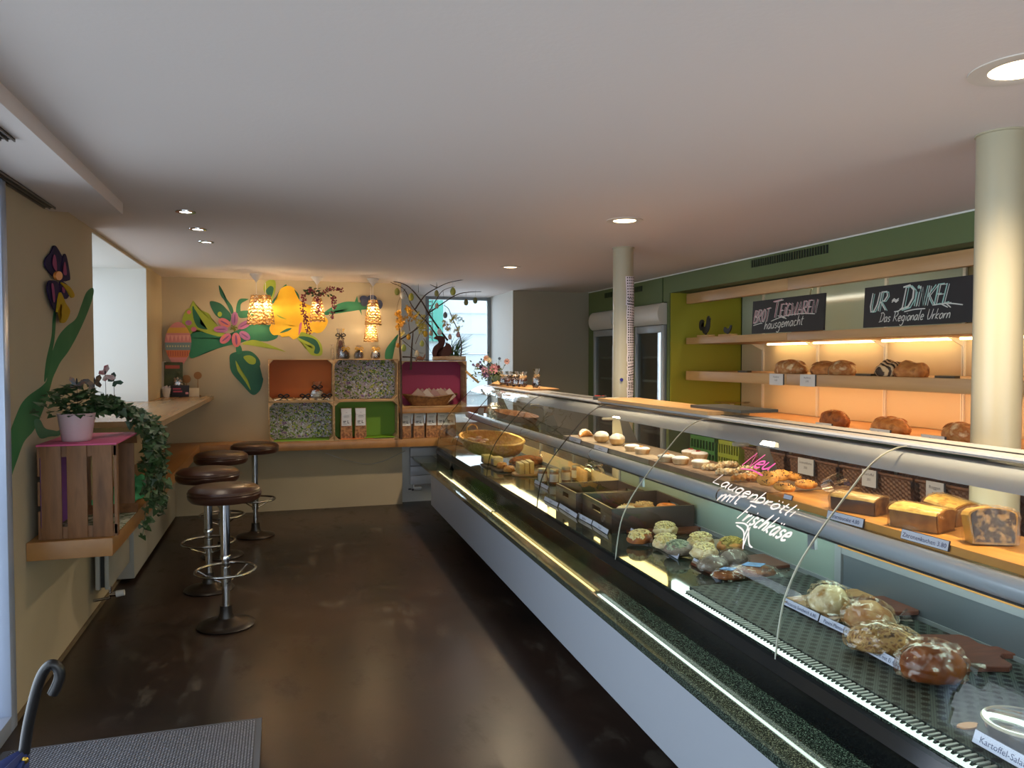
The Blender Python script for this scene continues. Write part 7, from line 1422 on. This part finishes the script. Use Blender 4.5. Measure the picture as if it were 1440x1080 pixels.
brz = M('bronze_brown', '4d4a33', .4, metal=.3)
for (dy, hgt) in ((.09, .12), (.02, .22), (-.06, .30)):
    c = Vector((3.85, y1 + dy, 1.785)); bm = NB(); tube(bm, crom([c, c + Vector((0, 0, hgt * .25)), c + Vector((0, -.01, hgt * .4)), c + Vector((0, .0, hgt * .55)), c + Vector((0, .02, hgt * .8)), c + Vector((0, .01, hgt)), c + Vector((0, -.015, hgt * .96))], 4, False), [.004] * 5 + [.01] * 3 + [.02, .022, .02, .016] + [.008] * 5 + [.005] * 4 + [.005, .006, .004, .003], 8); obj('heron', bm, brz, t)
y1 = 3.03
t = thing('wooden_stump_figure', 'black patterned heart-shaped iron figure on a wooden base beside the near column', 'figure', (3.76, y1, 1.7525)); obj('base', B(3.74, 3.84, y1 - .1, y1 + .14, 1.7525, 1.80, .02), M('base_brown2', '8a6844', .6), t)
bm = NB(); q = crom([Vector((3.76, y1 + a, 1.80 + b)) for a, b in ((.05, 0), (.05, .07), (.075, .09), (.05, .11), (.0, .22), (-.05, .27), (-.1, .27), (-.1, .1), (.0, .06), (.02, 0))], 3); prism(bm, q, (.01, 0, 0)); obj('silhouette', bm, iron, t)
# loaves on the middle shelf and on the back counter
def loaf(lab, xy, X, z, L_, w, h, mat, rz=PI / 2, seed=1, group=None, ridges=0, top=None):
    c = P(xy[0], xy[1], X=X); c.z = z; t = thing('bread_loaf', lab, 'bread', c, group); bm = NB(); blob(bm, c, (L_ / 2, w / 2, h / 1.4), seed, .1, 1.5, .4, 5, rz, .035, 7)
    if ridges:
        m = Matrix.Translation(c) @ Matrix.Rotation(rz, 4, 'Z'); mi = m.inverted()
        for v in bm.verts:
            l = mi @ v.co
            if l.z > h * .25: l.z += .006 * math.sin(l.x * ridges + 2 * l.y * 10) ; l.y *= 1 + .03 * math.sin(l.x * ridges)
            v.co = m @ l
    obj('body', bm, mat, t)
    if top:
        bm = NB(); m = Matrix.Translation(c) @ Matrix.Rotation(rz, 4, 'Z')
        for k in range(120): a, q = RU(0, 6.28), RU(0, .9) ** .5; p = m @ Vector((L_ * .5 * q * math.cos(a), w * .5 * q * math.sin(a), h / 1.4 * (math.sqrt(1 - q * q) + .36))); blob(bm, p, (.006, .004, .003), k, .2, 1, 1, 1, RU(0, 3))
        obj('seeds', bm, top, t)
    if seed % 3 == 0 or ridges == 0:
        bm = NB(); m = Matrix.Translation(c) @ Matrix.Rotation(rz, 4, 'Z')
        for k in range(3):
            x = (k - 1) * L_ * .22; q = [m @ Vector((x - .02 + f * .04, (f - .5) * w * .7, h / 1.4 * (math.sqrt(max(0, 1 - (x / L_ * 2) ** 2 - (f - .5) ** 2 * 1.9)) + .38))) for f in [i / 8 for i in range(9)]]; tube(bm, q, [.002, .006, .008, .009, .009, .009, .008, .006, .002], 6)
        obj('score_mark', bm, floury, t)
G2 = 'loaves on the middle shelf'; bb = fm('bread_rustic', 'a5622a', ('c98a4a', '7a4218'), 10); 
loaf('single oval rustic loaf at the left of the middle shelf', (1112, 520), 3.86, 1.4375, .33, .2, .105, floury, seed=3, group=G2)
loaf('left loaf of the touching pair in the middle of the middle shelf', (1160, 520), 3.86, 1.4375, .21, .19, .095, bb, seed=4, group=G2)
loaf('right loaf of the touching pair in the middle of the middle shelf', (1184, 520), 3.88, 1.4375, .19, .19, .1, floury, seed=6, group=G2)
loaf('dark striped loaf at the left of the right-hand pair on the middle shelf', (1252, 522), 3.86, 1.4375, .2, .18, .105, M('bread_striped', '3d2a1a', .6, c2='d8b88a', tex='wave', scale=14, contrast=(.3, .7), bump=.003, bscale=14), seed=5, ridges=70, group=G2)
loaf('golden braided loaf at the right end of the right-hand pair on the middle shelf', (1281, 523), 3.86, 1.4375, .22, .19, .10, bb, seed=7, ridges=60, group=G2)
G3 = 'loaves on the back counter'
loaf('seeded tin loaf on the back counter, farthest of the loaves there', (1174, 588), 3.86, 1.0625, .26, .15, .12, crustd, seed=8, ridges=1, group=G3, top=M('seed_light', 'cfa86a', .6))
loaf('long smooth brown loaf on the back counter, left of the near column', (1252, 598), 3.86, 1.0625, .30, .17, .105, bb, seed=9, group=G3)
loaf('round loaf on the back counter partly hidden by the near column', (1350, 606), 3.86, 1.0625, .2, .18, .11, floury, seed=12, group=G3)
# price cards on the shelf edges
def pcard(lab, x0, y0, x1, y1, X, txt, back=True, group='white price cards on the shelf edges'):
    a, b = P(x0, y1, X=X), P(x1, y0, X=X); t = thing('price_card', lab, 'price card', (X, (a.y + b.y) / 2, a.z), group)
    obj('card', B(X - .001, X + .001, b.y, a.y, a.z, b.z), lab_w, t)
    f = planefn((X - .0012, a.y, a.z), (0, -1, 0), (0, 0, 1), (-1, 0, 0)); bm = NB(); Wd, Hh = a.y - b.y, b.z - a.z
    for i, s in enumerate(txt):
        bq = NB(); w = printed(bq, s, Hh * .22, f, 0, 0); bq.free(); printed(bm, s, Hh * .22, f, Wd / 2, Hh * (.66 - .3 * i), 'CENTER', sx=min(1, Wd * .8 / max(w, 1e-5)))
    obj('lettering', bm, M('lettering_dim', '5a5866', .7), t, recalc=False)
    if back: obj('backing', B(X + .0012, X + .004, b.y - .012, a.y, a.z + .004, b.z), M('card_backing', '3a3a3e', .6), t)
pcard('price card on the middle shelf edge under the single oval loaf', 1082, 526, 1101, 541, 3.695, ['Hausbrot', '4.20'])
pcard('price card on the middle shelf edge under the touching pair of loaves', 1125, 527, 1146, 543, 3.695, ['Ruchbrot', '3.90'])
pcard('price card on the back counter edge under the seeded tin loaf', 1147, 596, 1169, 606, 3.694, ['Vollkorn'])
pcard('price card on the back counter edge under the long smooth loaf', 1223, 605, 1251, 617, 3.694, ['Brot'])
pcard('price card on the back counter edge between the long loaf and the near column', 1295, 614, 1328, 626, 3.694, ['Bauern'])
for i, (x, l) in enumerate(((1047, 'small dark card holder lying on the middle shelf left of the oval loaf'), (1217, 'small dark card holder lying on the middle shelf between the two loaf pairs'), (1332, 'small dark card holder lying on the middle shelf beside the near column'))):
    c = P(x, 525, X=3.76); tag(obj('card_holder', B(3.74, 3.78, c.y - .07, c.y + .07, 1.4375, 1.452), M('holder_dark', '4a3c28', .5)), l, 'card holder')
# cake stand and note on the back counter
c = P(1006, 582, X=3.8); c = Vector((3.95, 6.0, 1.0625)); t = thing('cake_stand', 'glass cake stand at the far end of the back counter', 'cake stand', c)
bm = NB(); lathe(bm, [(0, 0), (.05, .002), (.02, .012), (.012, .05), (.02, .085), (.15, .09), (.16, .098), (0, .096)], c, 32); obj('stand', bm, gj, t)
bm = B(3.72, 3.82, 6.05, 6.3, 1.0625, 1.075, .002); tag(obj('note_pad', bm, M('pad_cream', 'd8c8a2', .6)), 'cream note pad at the far end of the back counter', 'note pad')
# wicker boxes on the low shelf
def wbox(lab, y0, y1, z0, z1, x0=3.76, x1=4.2):
    t = thing('wicker_box', lab, 'basket', ((x0 + x1) / 2, (y0 + y1) / 2, z0), 'big wicker boxes under the back counter'); bm = NB()
    def wall(A, Bp, nrm, n, r):
        g = []
        for j in range(r + 1):
            z = z0 + (z1 - z0) * j / r; fl = 1 + .0 * j
            g.append([bm.verts.new(A.lerp(Bp, k / n) + Vector((0, 0, z - z0)) + nrm * (.005 * math.sin(k * PI / 2 + (PI if j % 2 else 0)) + .02 * j / r)) for k in range(n + 1)])
        for a, b in zip(g[:-1], g[1:]):
            for k in range(n): bm.faces.new((a[k], a[k + 1], b[k + 1], b[k]))
    a, b, c, d = Vector((x0, y0, z0)), Vector((x0, y1, z0)), Vector((x1, y1, z0)), Vector((x1, y0, z0))
    wall(a, b, Vector((-1, 0, 0)), int((y1 - y0) / .012), 16); wall(b, c, Vector((0, 1, 0)), 36, 16); wall(d, a, Vector((0, -1, 0)), 36, 16); wall(c, d, Vector((1, 0, 0)), 30, 8)
    obj('weave', bm, wick2, t, recalc=False)
    bm = NB(); e = .02; tube(bm, [(x0 - e, y0 - e, z1), (x0 - e, y1 + e, z1), (x1 + e, y1 + e, z1), (x1 + e, y0 - e, z1)], .012, 6, closed=True); obj('rim', bm, wick2, t)
    return t
wick2 = M('wicker_dark', '7a4f30', .5, c2='5a3720', scale=50, bump=.001, bscale=120)
zs = .561
for i, (a, b, l) in enumerate(((4.98, 5.50, 'wicker box next to the green plastic crates'), (4.40, 4.90, 'wicker box with a price card, second from the green crates'), (3.74, 4.33, 'wicker box with a price card, left of the near column'), (3.10, 3.67, 'wicker box with a price card directly beside the near column'), (2.30, 2.95, 'wicker box to the right of the near column'))): wbox(l, a, b, zs, zs + .24)
for i, (a, l, tx) in enumerate(((1122, 'price card hanging on the wicker box under the pink writing', 'Sonnenblume'), (1212, 'price card hanging on the third wicker box from the crates', 'Kartoffel'), (1302, 'price card hanging on the wicker box nearest the near column', 'Roggen'))):
    y0 = (647, 662.5, 680)[i]; pcard(l, a, y0, a + (22, 20, 25)[i], y0 + (18, 20, 25)[i], 3.715, [tx, '%d' % (300 + i)])
# green plastic crates
gm = M('crate_green', '3f7a35', .5); gm2 = M('crate_lime', '9aa52e', .5)
for i, (a, b, l, mt) in enumerate(((5.95, 6.38, 'dark green plastic crate under the far end of the back counter', gm), (5.58, 5.90, 'small yellow-green plastic crate beside the dark green one', gm2))):
    t = thing('plastic_crate', l, 'crate', (3.9, (a + b) / 2, zs), 'green plastic crates'); bm = NB(); x0, x1, z0, z1 = 3.74, 4.2, zs, zs + .27
    for x in (x0, x1 - .01):
        for z in (z0, z0 + .12, z1 - .035): box(bm, x, x + .01, a, b, z, z + .035)
        n = 8
        for k in range(n + 1): y = a + (b - a - .012) * k / n; box(bm, x + .001, x + .009, y, y + .012, z0, z1)
    for y in (a, b - .01):
        for z in (z0, z1 - .035): box(bm, x0, x1, y, y + .01, z, z + .035)
        box(bm, x0 + .01, x1 - .01, y + .002, y + .008, z0 + .02, z1 - .02)
    box(bm, x0, x1, a, b, z0, z0 + .008); obj('body', bm, mt, t)
# ------------------------------------------------------------------ glass door coolers at the far green wall
cabw = M('cooler_white', 'c9c4b8', .4); cabf = M('cooler_frame', 'a2a7aa', .35, metal=.3); dark = M('cooler_inside', '2c2a24', .5)
def cooler(y0, y1, lab, flip):
    t = thing('glass_door_cooler', lab, 'cooler', (3.85, (y0 + y1) / 2, 0)); x0 = 3.515; x1 = 4.19
    bm = NB(); box(bm, x0 + .05, x1, y0, y0 + .03, .05, 1.884); box(bm, x0 + .05, x1, y1 - .03, y1, .05, 1.884); box(bm, x1 - .02, x1, y0, y1, .05, 1.884); box(bm, x0 + .05, x1, y0, y1, .05, .2); box(bm, x0 + .05, x1, y0, y1, 1.86, 1.884); obj('cabinet', bm, dark, t)
    bm = NB(); n = 12; prof = [(x0 - .01 - .05 * math.sin(PI * k / n) ** .6, 1.885 + .205 * k / n) for k in range(n + 1)] + [(x1, 2.09), (x1, 1.885)]
    rings = [[bm.verts.new((u, yy, z)) for u, z in prof] for yy in (y0 - .005, y1 + .005)]; m_ = len(prof)
    for i in range(m_): bm.faces.new((rings[0][i], rings[0][(i + 1) % m_], rings[1][(i + 1) % m_], rings[1][i]))
    bm.faces.new(rings[0]); bm.faces.new(rings[1][::-1]); obj('header', bm, cabw, t)
    bm = NB(); w = .045
    box(bm, x0, x0 + .045, y0, y0 + w, .2, 1.88, .004); box(bm, x0, x0 + .045, y1 - w, y1, .2, 1.88, .004); box(bm, x0, x0 + .045, y0 + w, y1 - w, .2, .26, .004); box(bm, x0, x0 + .045, y0 + w, y1 - w, 1.81, 1.88, .004); d = obj('door', bm, cabf, t)
    obj('pane', B(x0 + .02, x0 + .026, y0 + w, y1 - w, .26, 1.81), thin('cooler_glass', (.75, .8, .78), .09, .8), d)
    bm = NB(); tube(bm, [(x0 - .02, y1 - .07 if flip else y0 + .02, 1.0), (x0 - .02, y1 - .07 if flip else y0 + .02, 1.7)], .008, 8); obj('handle', bm, alud, d)
    bm = NB()
    for z in (.5, .8, 1.08, 1.32, 1.56): box(bm, x0 + .08, x1 - .03, y0 + .035, y1 - .035, z, z + .006); box(bm, x0 + .075, x0 + .085, y0 + .035, y1 - .035, z - .005, z + .02)
    obj('shelf', bm, M('wire_shelf', 'aab0ae', .4, metal=.4), t)
    bm = NB(); box(bm, x0 + .015, x0 + .02, y0 + .5, y0 + .54, 1.915, 1.94); obj('badge', bm, blackm, t)
    for z in (1.088, 1.328, .808):
        for k in range(4):
            y = y0 + .12 + k * .1; bm = NB(); blob(bm, (x0 + .22, y, z), (.05, .045, .045), k, .15, 2, .6, 2); o = obj('packed_food', bm, M('packed_food', '7d6a4c', .6, c2='a3916c', scale=14)); tag(o, 'wrapped food portion inside the %s cooler, %s shelf, %s from the near side' % ('right' if flip else 'left', {1.088: 'middle', 1.328: 'upper', .808: 'lower'}[z], ('first', 'second', 'third', 'last')[k]), 'food', 'food portions in the coolers')
cooler(6.515, 7.12, 'right-hand glass door cooler beside the lime shelf niche', True)
cooler(7.595, 8.205, 'left-hand glass door cooler partly hidden behind the far column', False)
# ------------------------------------------------------------------ light
wd = bpy.data.worlds.new('sky'); bpy.context.scene.world = wd; wd.use_nodes = True; bg = wd.node_tree.nodes['Background']; bg.inputs[0].default_value = (.74, .88, 1.0, 1); bg.inputs[1].default_value = SKY
for (nm, loc, rot, sx, sy) in (('daylight_niche', (-1.66, 6.17, 1.75), (0, -PI / 2, 0), 1.1, 1.85), ('daylight_door', (-1.20, 1.9, 1.15), (0, -PI / 2, 0), 2.2, 3.3), ('daylight_near', (1.15, -1.36, 1.25), (PI / 2, 0, 0), 4.0, 1.85), ('daylight_back', (2.17, 9.62, 1.6), (-PI / 2, 0, 0), .85, 1.45)):
    pw = POW[nm]; l = light(nm, 'AREA', loc, pw, (1, .95, .93) if nm == 'daylight_near' else (.80, .88, 1.0), sx, rot, sy)
for (x, y) in ((1.905, 3.996), (1.915, 6.296), (1.96, 1.6), (2.0, -.6)):
    light('downlight_beam', 'SPOT', (x, y, ZC - .02), POW['dl'], (1, .78, .52), .06, (0, 0, 0), spot=2.5, blend=.8)
for (a, b) in ((261, 297.5), (278, 322), (290, 340)):
    p = P(a, b, Z=ZC); light('spot_beam', 'SPOT', (p.x, p.y, ZC - .02), POW['sp'], (1, .86, .68), .03, (0, 0, 0), spot=1.5, blend=.6)
sc = bpy.context.scene
sc.view_settings.view_transform = 'Standard'; sc.view_settings.look = 'None'; sc.view_settings.gamma = 1; sc.view_settings.exposure = EXPO
try: sc.view_settings.use_curve_mapping = False
except Exception: pass
sc.cycles.use_denoising = True
sc.cycles.max_bounces = 10; sc.cycles.transparent_max_bounces = 24; sc.cycles.diffuse_bounces = 4; sc.cycles.glossy_bounces = 4
sc.cycles.sample_clamp_indirect = 6; sc.cycles.caustics_reflective = False; sc.cycles.caustics_refractive = False
